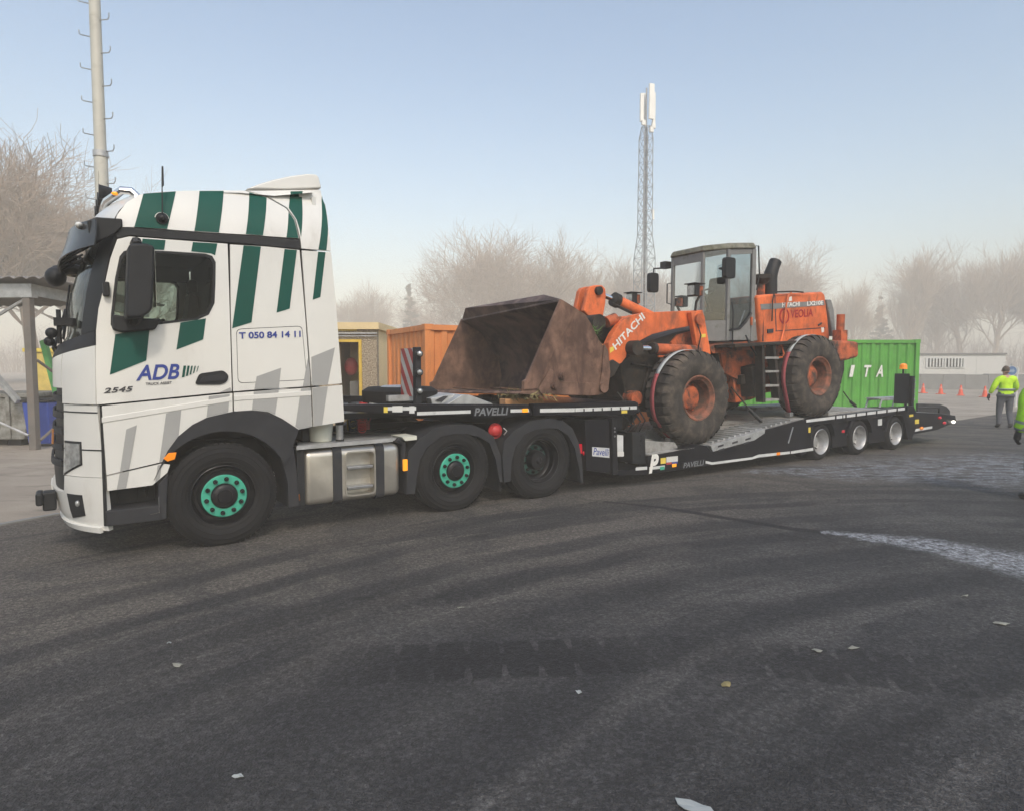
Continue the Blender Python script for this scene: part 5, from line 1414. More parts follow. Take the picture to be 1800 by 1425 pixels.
for px in ((883, 850, 873), (1024, 850, 838)):
    a_ = T.hit(px[0], px[1])[0]
    MB().box(a_ - 0.01, a_ + 0.01, 0.05, 0.6, 0.16, 0.45).build('mud_flap', M['black'], TRK, smooth=0)
rc = T.hit(873, 757, 0.1)
MB().ball((rc[0], 0.12, rc[1]), 0.085, sc=(1, 0.6, 0.95)).lathe([(0.085, 0), (0.1, 0.0), (0.1, 0.03), (0.085, 0.03)], rc[0], rc[1], 20, v0=0.12, close=True).build('red_cap', M['red'], TRK)
MB().tube([(rc[0] + 0.08, 0.06, rc[1] + 0.04), (rc[0] + 0.12, 0.04, rc[1]), (rc[0] + 0.08, 0.05, rc[1] - 0.05)], 0.008, 5).build('cap_handle', M['steel'], TRK)
rl = T.hit(1029, 785); MB().box(rl[0] - 0.08, rl[0], 0.05, 0.35, rl[1] - 0.10, rl[1] + 0.04).build('rear_lamp', M['redlens'], TRK, bevel=0.01)
MB().ball((rl[0] + 0.01, 0.03, rl[1] + 0.03), 0.022).build('marker_lamp', M['amberlit'], TRK)
MB().ball((rl[0] + 0.01, 0.02, rl[1] - 0.09), 0.04, sc=(1, 0.6, 1)).build('reflector', M['redlens'], TRK)
# ------------------------------------------------------------------ low loader trailer
TLR = thing('low_loader_trailer', 'black three axle low loader trailer with silver rims under the wheel loader', 'trailer', TR)
def rp(pts, v=0.0): return [TR.hit(*p, v) for p in pts]
W_ = 2.5
RU = lambda x: TR.hit(x, 730)[0]
U0, U1, U2, U3, U4, U5 = RU(1139), RU(1229), RU(1245), RU(1250), RU(1416), RU(1607)
# gooseneck
MB().prism(rp([(606, 711), (690, 710), (930, 711), (936, 728), (735, 731), (606, 722)]), 0.0, 0.10).build('gooseneck_beam', M['tblack'], TLR, smooth=0, bevel=0.006)
MB().prism(rp([(606, 711), (690, 710), (930, 711), (936, 728), (735, 731), (606, 722)]), W_ - 0.10, W_).build('gooseneck_beam', M['tblack'], TLR, smooth=0)
MB().prism(rp([(938, 710), (1116, 705), (1122, 708), (1124, 722), (1112, 730), (938, 730)]), 0.0, 0.12).build('gooseneck_beam', M['tblack'], TLR, smooth=0, bevel=0.008)
MB().prism(rp([(938, 710), (1116, 705), (1122, 708), (1124, 722), (1112, 730), (938, 730)]), W_ - 0.12, W_).build('gooseneck_beam', M['tblack'], TLR, smooth=0)
zt_ = TR.hit(900, 711)[1]
MB().box(RU(612), RU(1116), 0.123, W_ - 0.123, zt_ - 0.10, zt_ - 0.035).build('gooseneck_deck', M['tblack'], TLR, smooth=0)
for v_ in (0.55, 1.6): MB().prism([(-1.9, zt_ - 0.103), (RU(1112), zt_ - 0.103), (RU(1112), 0.45), (1.5, 0.45), (1.2, 0.86), (-0.6, 1.06)], v_, v_ + 0.35).build('gooseneck_girder', M['frame'], TLR, smooth=0)
MB().cyl((0, 1.25, 1.0), (0, 1.25, 1.1), 0.05).build('kingpin', M['steel'], TLR)
MB().prism(rp([(1030, 738), (1072, 736), (1075, 832), (1032, 826)]), 0.02, W_ - 0.02).build('gooseneck_leg', M['tblack'], TLR, smooth=0, bevel=0.006)
cl = rp([(1075.5, 735), (1084, 735), (1086, 833), (1077, 834)])
for a, b in ((-0.005, 0.16), (W_ - 0.16, W_ + 0.005)): MB().prism(cl, a, b).build('column', M['frame'], TLR, smooth=0, bevel=0.008)
for y_ in (752, 758, 766):
    c_ = TR.hit(1080, y_); MB().cyl((c_[0], -0.006, c_[1]), (c_[0], -0.012, c_[1]), 0.015, n=10).build('bolt', M['steel'], TLR)
MB().prism(rp([(1086.5, 826), (1139, 821), (1139, 833), (1086.5, 835)]), 0.0, W_).build('bed_front_beam', M['tblack'], TLR, smooth=0)
def strip(name, pts, mt, v=-0.003, dv=0.003, parent=None):
    return MB().prism(rp(pts), v - dv, v).build(name, M[mt], parent or TLR, smooth=0)
for q in ([(733, 723.5), (827, 720.5), (827, 726), (733, 729.5)], [(897, 719), (929, 718.5), (930, 724), (897, 724.5)], [(949, 718), (1010, 717), (1010, 723.5), (949, 724.5)], [(1011, 717), (1119, 713.5), (1119, 719), (1011, 723.3)], [(680, 715), (731, 714.5), (731, 721), (680, 721)],
          [(1117, 820.5), (1137, 819), (1137, 824.5), (1117, 826)], [(1141, 820), (1168, 817), (1168, 822), (1141, 825)], [(1240, 809), (1252, 811.5), (1252, 816), (1240, 813.5)], [(1252, 811.5), (1322, 802.5), (1322, 806.5), (1252, 815.8)], [(1322, 802.5), (1333, 798), (1388, 792.5), (1388, 797), (1333, 803), (1322, 806.3)], [(1390, 792.3), (1429, 786), (1429, 791), (1390, 796.8)]):
    strip('reflective_tape', q, 'tape')
for k in range(6):
    c_ = TR.hit(1026 + 16 * k, 720.5 - 0.7 * k); MB().box(c_[0] - 0.012, c_[0] + 0.012, -0.010, -0.007, c_[1] - 0.02, c_[1] + 0.02).build('slot', M['letk'], TLR, smooth=0)
strip('bright_patch', [(689, 713.5), (707, 713), (707, 724), (689, 724)], 'white2', -0.007)
strip('bright_patch', [(719, 713.5), (728, 713.5), (728, 726), (719, 726)], 'tape', -0.007)
strip('yellow_patch', [(674, 715), (681, 715), (681, 725), (674, 725)], 'yellow', -0.007)
strip('yellow_patch', [(1092, 721), (1102, 720.5), (1102, 725.5), (1092, 726)], 'yellow', -0.004)
def rline(a, b, h, v=-0.012):
    (u0, z0), (u1, z1) = TR.hit(*a), TR.hit(*b)
    return lambda x, y: (u0 + (u1 - u0) * x, v, z0 + (z1 - z0) * x + y * h)
# name plates
for pl_, tx in (([(829, 716), (896, 714.5), (896, 731.5), (829, 733)], ((833, 730.5), (892.5, 729), 0.098)), ([(1197, 812), (1239, 806), (1239, 818), (1197, 824)], ((1200, 822), (1236.5, 816.5), 0.085))):
    p_ = strip('name_plate', pl_, 'tblack', -0.004, 0.006)
    text('lettering', 'PAVELLI', rline(tx[0], tx[1], tx[2], -0.013), M['letg'], p_, 0.03, 0.18)
p_ = strip('maker_plate', [(1042, 785), (1072, 787), (1072, 804), (1042, 801)], 'tape', 0.016, 0.006)
text('lettering', 'Pavelli', rline((1043.5, 798.5), (1071, 801), 0.10, 0.007), M['navy'], p_, 0.01, 0.2)
text('lettering', 'P', rline((1140, 831.5), (1157, 829), 0.285, -0.009), M['letw'], TLR, 0.05, 0.25)
strip('yellow_patch', [(1161, 804.5), (1170, 803.5), (1170, 813.5), (1161, 814.5)], 'yellow')
s_ = strip('dealer_sticker', [(1171, 802.5), (1191, 800.5), (1191, 810), (1171, 812)], 'white2')
strip('sticker_stripe', [(1171, 812.3), (1180, 811.3), (1180, 815), (1171, 816)], 'redfade', parent=s_)
strip('sticker_stripe', [(1181, 811), (1191, 810.2), (1191, 813.5), (1181, 815)], 'navy', parent=s_)
for (x_, y_, m_) in ((1184, 817, 'amberlit'), (1367, 796.5, 'amber'), (1163, 822, 'mint'), (922, 721, 'amberlit'), (1481, 757.5, 'redlens')):
    c_ = TR.hit(x_, y_); MB().box(c_[0] - 0.045, c_[0] + 0.045, -0.022, -0.007, c_[1] - 0.025, c_[1] + 0.025).build('side_lamp', M[m_], TLR, smooth=0, bevel=0.006)
# valves and boxes beside the column
MB().prism(rp([(1088, 766), (1101, 765), (1101, 803), (1088, 803)]), 0.06, 0.2).build('filter_box', M['tape'], TLR, smooth=0, bevel=0.01)
MB().prism(rp([(1088, 794), (1101, 794), (1101, 802), (1088, 802)]), 0.052, 0.057).build('label_plate', M['white2'], TLR, smooth=0)
for k, (y_, m_) in enumerate(((778, 'galv'), (786, 'red'), (793, 'galv'), (801, 'orange2'), (809, 'galv'))):
    c_ = TR.hit(1108, y_, 0.2); MB().cyl((c_[0] - 0.07, 0.22, c_[1]), (c_[0] + 0.05, 0.22, c_[1]), 0.035, n=12).ball((c_[0] + 0.03, 0.17, c_[1]), 0.028).build('valve', M[m_], TLR)
bb = MB().prism(rp([(1114, 760), (1137, 759.5), (1138, 815), (1115, 815)]), 0.03, 0.45).build('control_box', M['black'], TLR, smooth=0, bevel=0.012)
for y_ in (765, 774, 782, 791, 800):
    c_ = TR.hit(1130, y_); MB().cyl((c_[0], 0.03, c_[1]), (c_[0], 0.018, c_[1]), 0.018, n=10).build('button', M['plastic'], bb)
MB().box(RU(1088), RU(1134), 0.5, W_ - 0.1, 0.42, 1.0).build('hydraulic_tank', M['frame'], TLR, smooth=0)
for (a, b_, r_) in (((1096, 728), (1104, 765), 0.018), ((1112, 720), (1118, 760), 0.014), ((1120, 715), (1126, 762), 0.012), ((1108, 722), (1100, 768), 0.012)):
    p0, p1 = TR.hit(*a, 0.15), TR.hit(*b_, 0.15); m0 = ((p0[0] + p1[0]) / 2 + 0.08, 0.1, (p0[1] + p1[1]) / 2)
    MB().tube([(p0[0], 0.15, p0[1]), m0, (p1[0], 0.2, p1[1])], r_, 6).build('hose', M['black'], TLR)
# low bed, ramp, rear deck
side = rp([(1139, 802), (1218, 784), (1232, 781), (1243, 783), (1252, 794), (1290, 785), (1324, 773), (1345, 755), (1411, 737), (1424, 741), (1426, 760), (1429, 789), (1390, 796), (1252, 817), (1139, 833)])
sb = MB().prism(side, 0.0, 0.22).build('bed_side', M['tblack'], TLR, smooth=0, bevel=0.008)
MB().prism(side, W_ - 0.22, W_).build('bed_side', M['tblack'], TLR, smooth=0)
d0 = TR.hit(1139, 800)[1]
MB().prism([(U0, d0 - 0.12), (U0, d0), (U1, 0.475), (U2, 0.475), (U4, 0.80), (U4, 0.70), (U2, 0.36)], 0.223, W_ - 0.223).build('bed_floor', M['deckgrey'], TLR, smooth=0)
MB().prism([(U0, d0 + 0.001), (U0, d0 + 0.016), (U1 - 0.1, 0.490), (U1 - 0.1, 0.474)], 0.0, 0.62).build('bed_edge_plate', M['deckgrey'], TLR, smooth=0)
rs = rp([(1248, 783), (1344, 752.5), (1342.5, 761), (1324.6, 773), (1252, 793)])
rmp = MB().prism(rs, -0.02, 0.5).build('ramp', M['galv'], TLR, smooth=0, bevel=0.006)
MB().prism(rs, W_ - 0.5, W_ + 0.02).build('ramp', M['galv'], TLR, smooth=0, bevel=0.006)
for (x_, y_) in ((1265, 783), (1290, 777), (1313, 771), (1266, 790), (1310, 778)):
    c_ = TR.hit(x_, y_); MB().prism([(c_[0] - 0.07, c_[1] - 0.022), (c_[0] + 0.07, c_[1] - 0.002), (c_[0] + 0.07, c_[1] + 0.03), (c_[0] - 0.07, c_[1] + 0.01)], -0.024, -0.021).build('slot', M['letk'], rmp, smooth=0)
for k in range(16):   # grip bars on the ramp
    u_ = U3 + 0.1 + 0.14 * k; z_ = 0.50 + (u_ - U3) * 0.325 / (U4 - U3) + 0.004
    MB().box(u_, u_ + 0.045, 0.06, 0.62, z_, z_ + 0.03).build('grip_bar', M['galv'], rmp, smooth=0)
    MB().box(u_, u_ + 0.045, W_ - 0.62, W_ - 0.06, z_, z_ + 0.03).build('grip_bar', M['galv'], rmp, smooth=0)
MB().prism([(U3, 0.478), (U4, 0.80), (U4, 0.825), (U3, 0.50)], 0.03, 0.66).build('ramp_plate', M['deckgrey'], TLR, smooth=0)
MB().prism([(U3, 0.478), (U4, 0.80), (U4, 0.825), (U3, 0.50)], W_ - 0.66, W_ - 0.03).build('ramp_plate', M['deckgrey'], TLR, smooth=0)
# cradle plates beside the loader's front wheel
q = rp([(1116, 772), (1172, 775), (1181, 792), (1168, 795), (1116, 793)], 0.3)
for a, b in ((0.12, 0.16), (0.62, 0.66)): MB().prism(q, a, b).build('wheel_stop', M['deckgrey'], TLR, smooth=0, bevel=0.008)
MB().prism(rp([(1118, 757), (1150, 752), (1178, 772), (1150, 778), (1118, 775)], 1.0), 0.9, 0.94).build('folded_plate', M['galv'], TLR, smooth=0)
# rear part
zr = TR.hit(1500, 727)[1]
MB().prism(rp([(1413, 737), (1606, 713), (1611, 724), (1425, 748)]), 0.0, 0.12).build('rear_side_rail', M['tblack'], TLR, smooth=0, bevel=0.006)
MB().prism(rp([(1413, 737), (1606, 713), (1611, 724), (1425, 748)]), W_ - 0.12, W_).build('rear_side_rail', M['tblack'], TLR, smooth=0)
strip('reflective_tape', [(1417, 737.2), (1480, 729.5), (1480, 734.5), (1417, 742)], 'tape')
strip('reflective_tape', [(1482, 729.3), (1590, 715.8), (1590, 720.5), (1482, 734.2)], 'tape')
for k in range(8):
    c_ = TR.hit(1468 + 18 * k, 734 - 2.2 * k); MB().box(c_[0] - 0.015, c_[0] + 0.015, -0.02, -0.007, c_[1] - 0.05, c_[1] + 0.05).build('lashing_lug', M['tblack'], TLR, smooth=0)
MB().box(U4, U5, 0.123, W_ - 0.123, 0.72, 0.80).build('rear_deck', M['deckgrey'], TLR, smooth=0)
for (a, b_) in ((0.12, 0.75), (1.75, 2.38)):
    MB().box(RU(1467), RU(1558), a, b_, 0.803, 0.885).build('wheel_cover', M['deckgrey'], TLR, smooth=0, bevel=0.01)
MB().box(RU(1562), RU(1603), 0.12, 0.75, 0.803, 0.86).build('wheel_cover', M['frame'], TLR, smooth=0, bevel=0.02)
for v_ in (0.7, 1.55): MB().box(U4 - 0.4, U5 + 0.2, v_, v_ + 0.12, 0.42, 0.717).build('frame_rail', M['frame'], TLR, smooth=0)
AXT = [RU(1447.2), RU(1514.5), RU(1578)]; RT = 0.352
for k, a_ in enumerate(AXT):
    MB().cyl((a_, 0.2, RT), (a_, 2.3, RT), 0.07, n=12).build('axle', M['frame'], TLR)
    for sg, v0 in ((1, 0.02), (-1, 2.48)):
        w = bpy.data.objects.new('wheel', None); COL.objects.link(w); w.parent = TLR
        for dv in (0.0, 0.24):
            MB().lathe([(0.232, 0.03 + dv), (0.245, 0.012 + dv), (0.28, 0.0 + dv), (0.315, 0.006 + dv), (0.338, 0.03 + dv), (0.352, 0.05 + dv), (0.352, 0.18 + dv), (0.335, 0.21 + dv), (0.24, 0.21 + dv)], a_, RT - 0.006, 48, v0=v0, sgn=sg).build('tyre', M['tyre'], w, smooth=45)
        MB().lathe([(0.236, 0.02), (0.243, 0.006), (0.236, 0.0), (0.226, 0.008), (0.216, 0.05), (0.207, 0.06), (0.207, 0.15), (0.19, 0.175), (0.10, 0.165), (0.0, 0.165)], a_, RT - 0.006, 40, v0=v0, sgn=sg).build('rim', M['silver'], w, smooth=45)
        MB().lathe([(0.085, 0.165), (0.08, 0.13), (0.06, 0.12), (0.0, 0.12)], a_, RT - 0.006, 24, v0=v0, sgn=sg).build('hub', M['silver'], w, smooth=40)
        for i in range(8):
            t = 2 * math.pi * (i + 0.5 * k) / 8
            p = (a_ + 0.135 * math.cos(t), v0 + sg * 0.16, RT - 0.006 + 0.135 * math.sin(t))
            MB().cyl(p, (p[0], p[1] - sg * 0.025, p[2]), 0.015, n=6).build('nut', M['steel'], w, smooth=0)
        MB().cyl((a_ - 0.1, v0 + sg * 0.10, RT - 0.1), (a_ - 0.12, v0 + sg * 0.02, RT - 0.13), 0.012, n=6).build('valve_stem', M['black'], w)
for a0, a1 in ((AXT[0] + 0.40, AXT[1] - 0.40), (AXT[1] + 0.40, AXT[2] - 0.40)):
    MB().box(a0, a1, 0.05, 0.11, 0.20, 0.72).build('side_plate', M['tblack'], TLR, smooth=0, bevel=0.008)
MB().prism([(AXT[0] - 0.46, 0.15), (AXT[0] - 0.42, 0.72), (AXT[0] - 0.42, 0.75), (U4 - 0.1, 0.75), (U4 - 0.1, 0.16)], 0.03, 0.1).build('side_plate', M['tblack'], TLR, smooth=0)
for a_ in AXT:   # wheel arches
    ou = [(a_ + 0.50 * math.cos(R_(t)), RT + 0.50 * math.sin(R_(t))) for t in range(170, 9, -16)]
    ii = [(a_ + 0.42 * math.cos(R_(t)), RT + 0.42 * math.sin(R_(t))) for t in range(170, 9, -16)]
    MB().prism([(p[0], min(p[1], 0.79)) for p in ou] + [(p[0], min(p[1], 0.76)) for p in ii[::-1]], 0.0, 0.5).build('wheel_arch', M['tblack'], TLR, smooth=40)
MB().prism(rp([(1585, 722), (1606, 716), (1616, 738), (1603, 772), (1596, 772)]), 0.0, 0.5).build('rear_guard', M['tblack'], TLR, smooth=0, bevel=0.01)
strip('yellow_patch', [(1421, 751), (1424.5, 750.5), (1424.5, 759.5), (1421, 760)], 'yellow', -0.001)
strip('yellow_patch', [(1608, 737), (1615, 736.5), (1615, 744), (1608, 744.5)], 'yellow')
strip('yellow_patch', [(1598, 728.5), (1605, 727.5), (1605, 731.5), (1598, 732.5)], 'yellow')
strip('grey_plate', [(1547, 737), (1554, 736), (1554, 747), (1547, 748)], 'tape', 0.045)
hb = rp([(1385, 778), (1393, 750)]); MB().tube([(hb[0][0], -0.01, hb[0][1]), (hb[1][0], -0.01, hb[1][1])], 0.012, 6).build('crank_handle', M['steel'], TLR)
# tail with folded rear ramps
tail = rp([(1606, 724), (1655, 726), (1681, 730), (1683, 742), (1668, 747), (1650, 755), (1604, 764)])
for a, b in ((0.02, 0.14), (W_ - 0.14, W_ - 0.02)): MB().prism(tail, a, b).build('tail_side', M['tblack'], TLR, smooth=0, bevel=0.008)
MB().prism([(p[0], p[1]) for p in rp([(1606, 724), (1655, 726), (1681, 730), (1681, 734), (1655, 731), (1606, 730)])], 0.143, W_ - 0.143).build('tail_deck', M['deckgrey'], TLR, smooth=0)
strip('reflective_tape', [(1605, 754.5), (1640, 748.5), (1640, 752.5), (1605, 759)], 'tape', 0.017)
MB().prism(rp([(1612, 709), (1652, 710), (1663, 714), (1669, 721), (1670, 732), (1612, 730)], 2.2), 2.18, 2.24).build('folded_ramp', M['plastic'], TLR, smooth=0, bevel=0.02)
MB().tube([(*(lambda q: (q[0], 1.2, q[1]))(TR.hit(1612, 728, 1.2)),), (*(lambda q: (q[0], 1.2, q[1]))(TR.hit(1612, 716, 1.2)),), (*(lambda q: (q[0], 1.2, q[1]))(TR.hit(1650, 716, 1.2)),), (*(lambda q: (q[0], 1.2, q[1]))(TR.hit(1650, 728, 1.2)),)], 0.025, 6).build('tail_bar', M['plastic'], TLR)
for (x_, y_, m_) in ((1676, 741, 'whitelit'), (1660, 743, 'redlens'), (1620, 752, 'amber'), (1652, 734, 'redlens')):
    c_ = TR.hit(x_, y_); MB().ball((c_[0], 0.0, c_[1]), 0.05, sc=(1.2, 0.7, 0.7)).build('rear_lamp', M[m_], TLR)
# little frame on the deck and the rear marker board with beacon
f0, f1 = TR.hit(1545, 716, 0.6), TR.hit(1592, 712, 0.6)
fz = TR.hit(1560, 702, 0.6)[1]
for v_ in (0.55, 0.85):
    MB().tube([(f0[0] - 0.1, v_, 0.80), (f0[0], v_, fz), (f1[0], v_, fz), (f1[0] - 0.1, v_, 0.80)], 0.022, 6).build('deck_frame', M['galv'], TLR)
MB().box(f0[0] - 0.1, f1[0], 0.55, 0.85, fz + 0.02, fz + 0.045).build('deck_shelf', M['galv'], TLR, smooth=0)
b0 = TR.hit(1600, 706, 0.12); b1 = TR.hit(1600, 657, 0.12); ub = b0[0]
mbd = MB().box(ub - 0.05, ub, 0.14, 0.45, b0[1] - 0.05, b1[1]).build('marker_board', M['plastic'], TLR, smooth=0, bevel=0.01)
MB().box(ub - 0.06, ub + 0.04, 0.06, 0.13, b0[1] - 0.12, b1[1] - 0.05).build('lamp_post', M['frame'], mbd, smooth=0)
for k in range(6):
    z_ = b0[1] + 0.05 + (b1[1] - b0[1] - 0.2) * k / 5
    MB().cyl((ub + 0.04, 0.09, z_), (ub + 0.075, 0.09, z_), 0.035, n=10).build('lamp', M['lens'], mbd)
MB().cyl((ub - 0.02, 0.28, b1[1]), (ub - 0.02, 0.28, b1[1] + 0.10), 0.02, n=8).build('beacon_stem', M['black'], mbd)
MB().cyl((ub - 0.02, 0.28, b1[1] + 0.10), (ub - 0.02, 0.28, b1[1] + 0.19), 0.08, 0.07, n=16).ball((ub - 0.02, 0.28, b1[1] + 0.185), 0.07, 14, 8, sc=(1, 1, 0.6)).build('beacon', M['amber'], mbd)
MB().tube([(ub - 0.03, 0.2, 0.80), (ub - 0.03, 0.2, b0[1])], 0.03, 6).build('board_foot', M['frame'], mbd)
# front marker board, red and white stripes facing forward
a0 = TR.hit(727, 697, 0.15); a1 = TR.hit(727, 612, 0.15); uf_ = a0[0]
v0_, v1_ = 0.15, 0.53; h_ = a1[1] - a0[1]
fb = MB().box(uf_, uf_ + 0.02, v0_, v1_, a0[1], a1[1]).build('marker_board', M['tape'], TLR, smooth=0)
k = -0.5
while k < h_:
    lo0, lo1 = k, k + 0.15
    pts = []
    n_ = 10
    low = [(v0_ + (v1_ - v0_) * i / n_, a0[1] + min(max(lo0 + 0.5 * i / n_, 0), h_)) for i in range(n_ + 1)]
    hig = [(v0_ + (v1_ - v0_) * i / n_, a0[1] + min(max(lo1 + 0.5 * i / n_, 0), h_)) for i in range(n_ + 1)]
    sm = MB()
    for i in range(n_):
        q = [low[i], low[i + 1], hig[i + 1], hig[i]]
        if abs(hig[i][1] - low[i][1]) + abs(hig[i + 1][1] - low[i + 1][1]) > 1e-4:
            sm.add([(uf_ - 0.003, a, b) for a, b in q], [(0, 1, 2, 3)])
    if sm.f: sm.build('red_stripe', M['redfade'], fb, smooth=0)
    k += 0.29
MB().box(uf_ - 0.01, uf_ + 0.06, v0_ - 0.10, v0_ - 0.004, a0[1] - 0.1, a1[1] + 0.01).build('lamp_post', M['plastic'], fb, smooth=0, bevel=0.006)
for f_ in (0.12, 0.5, 0.88):
    z_ = a0[1] + h_ * f_
    MB().cyl((uf_ + 0.02, v0_ - 0.10, z_), (uf_ + 0.02, v0_ - 0.14, z_), 0.045, n=14).ball((uf_ + 0.02, v0_ - 0.14, z_), 0.035, mi=1).build('lamp', [M['black'], M['lens']], fb)
    MB().ball((uf_ + 0.075, v0_ - 0.06, z_), 0.03, sc=(0.6, 1, 1)).build('red_lamp', M['redlens'], fb)
MB().box(uf_ - 0.06, uf_ + 0.14, v0_ - 0.1, v0_ + 0.16, a0[1] - 0.18, a0[1] - 0.1).prism([(uf_ - 0.05, zt_), (uf_ + 0.2, zt_), (uf_ + 0.1, a0[1] - 0.1), (uf_ - 0.02, a0[1] - 0.1)], v0_ - 0.05, v0_ + 0.1).build('board_foot', M['rustpost'], fb, smooth=0)
p0, p1 = TR.hit(682, 701, 0.3), TR.hit(735, 701, 0.3)
MB().box(p0[0], p1[0], 0.28, 0.36, p0[1] - 0.03, p0[1] + 0.04).build('board_slide', M['galv'], TLR, smooth=0)
# spare wheel lying flat and folded sheets on the gooseneck
sw = TR.hit(706, 708, 1.0)
MB().cyl((sw[0], 1.05, zt_ - 0.03), (sw[0], 1.05, zt_ + 0.04), 0.46, 0.50, n=36).cyl((sw[0], 1.05, zt_ + 0.04), (sw[0], 1.05, zt_ + 0.17), 0.50, n=36).cyl((sw[0], 1.05, zt_ + 0.17), (sw[0], 1.05, zt_ + 0.22), 0.50, 0.42, n=36).build('spare_wheel', M['tyre'], TLR, smooth=50)
MB().cyl((sw[0], 1.05, zt_ + 0.221), (sw[0], 1.05, zt_ + 0.24), 0.26, 0.22, n=28).build('spare_rim', M['silver'], TLR)
for (pp, vv) in (([(757, 700), (786, 694), (802, 693), (786, 710), (760, 711)], 0.45), ([(786, 710), (812, 694), (826, 694), (866, 709), (866, 712), (786, 712)], 0.30)):
    q = rp(pp, vv); MB().prism(q, vv, vv + 0.9).build('folded_sheet', M['galv'], TLR, smooth=0, bevel=0.01)
for (pp, vv) in (([(764, 704), (780, 696), (788, 696), (776, 707)], 0.44),):
    MB().prism(rp(pp, vv), vv - 0.006, vv - 0.002).build('sheet_opening', M['letk'], TLR, smooth=0)
# headboard clutter near the couplings
rnd = random.Random(4)
for k in range(9):
    c_ = TR.hit(606 + 6.5 * k, 712 - rnd.uniform(0, 6), 0.5)
    m_ = ['galv', 'red', 'black', 'yellow', 'plastic', 'red', 'black', 'galv', 'mint'][k]
    MB().cyl((c_[0], 0.35 + 0.1 * (k % 3), zt_ - 0.05), (c_[0] + 0.02, 0.35 + 0.1 * (k % 3), zt_ + rnd.uniform(0.0, 0.07)), rnd.uniform(0.03, 0.055), n=10).build('coupling', M[m_], TLR)
MB().box(RU(607), RU(612), 0.3, 2.2, zt_ - 0.15, zt_ + 0.02).build('headboard', M['frame'], TLR, smooth=0)
# ------------------------------------------------------------------ wheel loader
LDR = thing('wheel_loader', 'worn orange wheel loader with rusty bucket carried on the trailer', 'wheel loader', LO)
def lp(pts, v=0.0): return [LO.hit(*p, v) for p in pts]
WL = 2.66; MIDL = WL / 2
def mirror2(name, poly, v0, v1, mt, **kw):
    for a, b in ((v0, v1), (WL - v1, WL - v0)): MB().prism(poly, a, b).build(name, M[mt] if isinstance(mt, str) else mt, LDR, **kw)
FWC = (-0.062, 1.258); RWC = (3.146, 1.585); RL_ = 0.775
def big_wheel(c, far, rot):
    sg, v0 = (-1, WL) if far else (1, 0.0)
    w = bpy.data.objects.new('wheel', None); COL.objects.link(w); w.parent = LDR
    R = RL_
    prof = [(0.345, 0.075), (0.36, 0.05), (0.40, 0.025), (0.47, 0.006), (0.55, 0.0), (0.62, 0.008), (0.675, 0.03), (0.715, 0.06), (0.738, 0.09), (0.748, 0.14), (0.752, 0.28), (0.748, 0.42), (0.738, 0.47), (0.70, 0.52), (0.60, 0.555), (0.45, 0.55), (0.35, 0.50)]
    ty = MB().lathe(prof, c[0], c[1], 72, v0=v0, sgn=sg)
    n = 30
    for i in range(n):
        for side in (0, 1):
            t0 = 2 * math.pi * (i + 0.5 * side + rot) / n; dt = 2 * math.pi / n * 0.33
            vs = []
            for (rr, v_, k) in ((0.665, 0.022, 0.75), (0.722, 0.045, 0.9), (0.770, 0.085, 1.0), (0.775, 0.13, 1.0), (0.772, 0.235, 0.8)):
                v_ = v_ if side == 0 else 0.56 - v_
                for s_ in (-1, 1):
                    t = t0 + s_ * dt * k
                    vs.append((c[0] + rr * math.cos(t), v0 + sg * v_, c[1] + rr * math.sin(t)))
            for (rr, v_, k) in ((0.665, 0.06, 0.75), (0.70, 0.09, 0.9), (0.735, 0.12, 1.0), (0.74, 0.14, 1.0), (0.745, 0.235, 0.8)):
                v_ = v_ if side == 0 else 0.56 - v_
                for s_ in (-1, 1):
                    t = t0 + s_ * dt * k
                    vs.append((c[0] + rr * math.cos(t), v0 + sg * v_, c[1] + rr * math.sin(t)))
            fs = []
            for k in range(4):
                fs.append([2 * k, 2 * k + 2, 2 * k + 3, 2 * k + 1])
                fs.append([2 * k, 2 * k + 10, 2 * k + 12, 2 * k + 2]); fs.append([2 * k + 1, 2 * k + 3, 2 * k + 13, 2 * k + 11])
            fs.append([8, 18, 19, 9]); fs.append([0, 1, 11, 10])
            if (side == 1) != far: fs = [f[::-1] for f in fs]
            ty.add(vs, fs)
    ty.build('tyre', M['ltyre'], w, smooth=32)
    MB().lathe([(0.350, 0.07), (0.372, 0.045), (0.365, 0.03), (0.345, 0.035), (0.330, 0.06), (0.315, 0.075), (0.300, 0.085), (0.290, 0.12), (0.285, 0.30), (0.25, 0.31), (0.0, 0.31)], c[0], c[1], 48, v0=v0, sgn=sg).build('rim', M['rimor'], w, smooth=40)
    MB().lathe([(0.20, 0.31), (0.195, 0.22), (0.16, 0.19), (0.08, 0.18), (0.0, 0.18)], c[0], c[1], 28, v0=v0, sgn=sg).build('hub', M['orange2'], w, smooth=40)
    for i in range(12):
        t = 2 * math.pi * i / 12
        p = (c[0] + 0.235 * math.cos(t), v0 + sg * 0.31, c[1] + 0.235 * math.sin(t))
        MB().cyl(p, (p[0], p[1] - sg * 0.035, p[2]), 0.02, n=6).build('nut', M['orange2'], w, smooth=0)
for c_, r_ in ((FWC, 0.1), (RWC, 0.35)):
    for fr_ in (False, True): big_wheel(c_, fr_, r_)
    MB().cyl((c_[0], 0.45, c_[1]), (c_[0], WL - 0.45, c_[1]), 0.17, n=16).ball((c_[0], MIDL, c_[1]), 0.3).build('axle', M['grease'], LDR)
MB().cyl((FWC[0], 0.5, FWC[1]), (FWC[0], 0.72, FWC[1]), 0.26, n=20).cyl((FWC[0], WL - 0.72, FWC[1]), (FWC[0], WL - 0.5, FWC[1]), 0.26, n=20).build('axle_hub', M['orange2'], LDR)

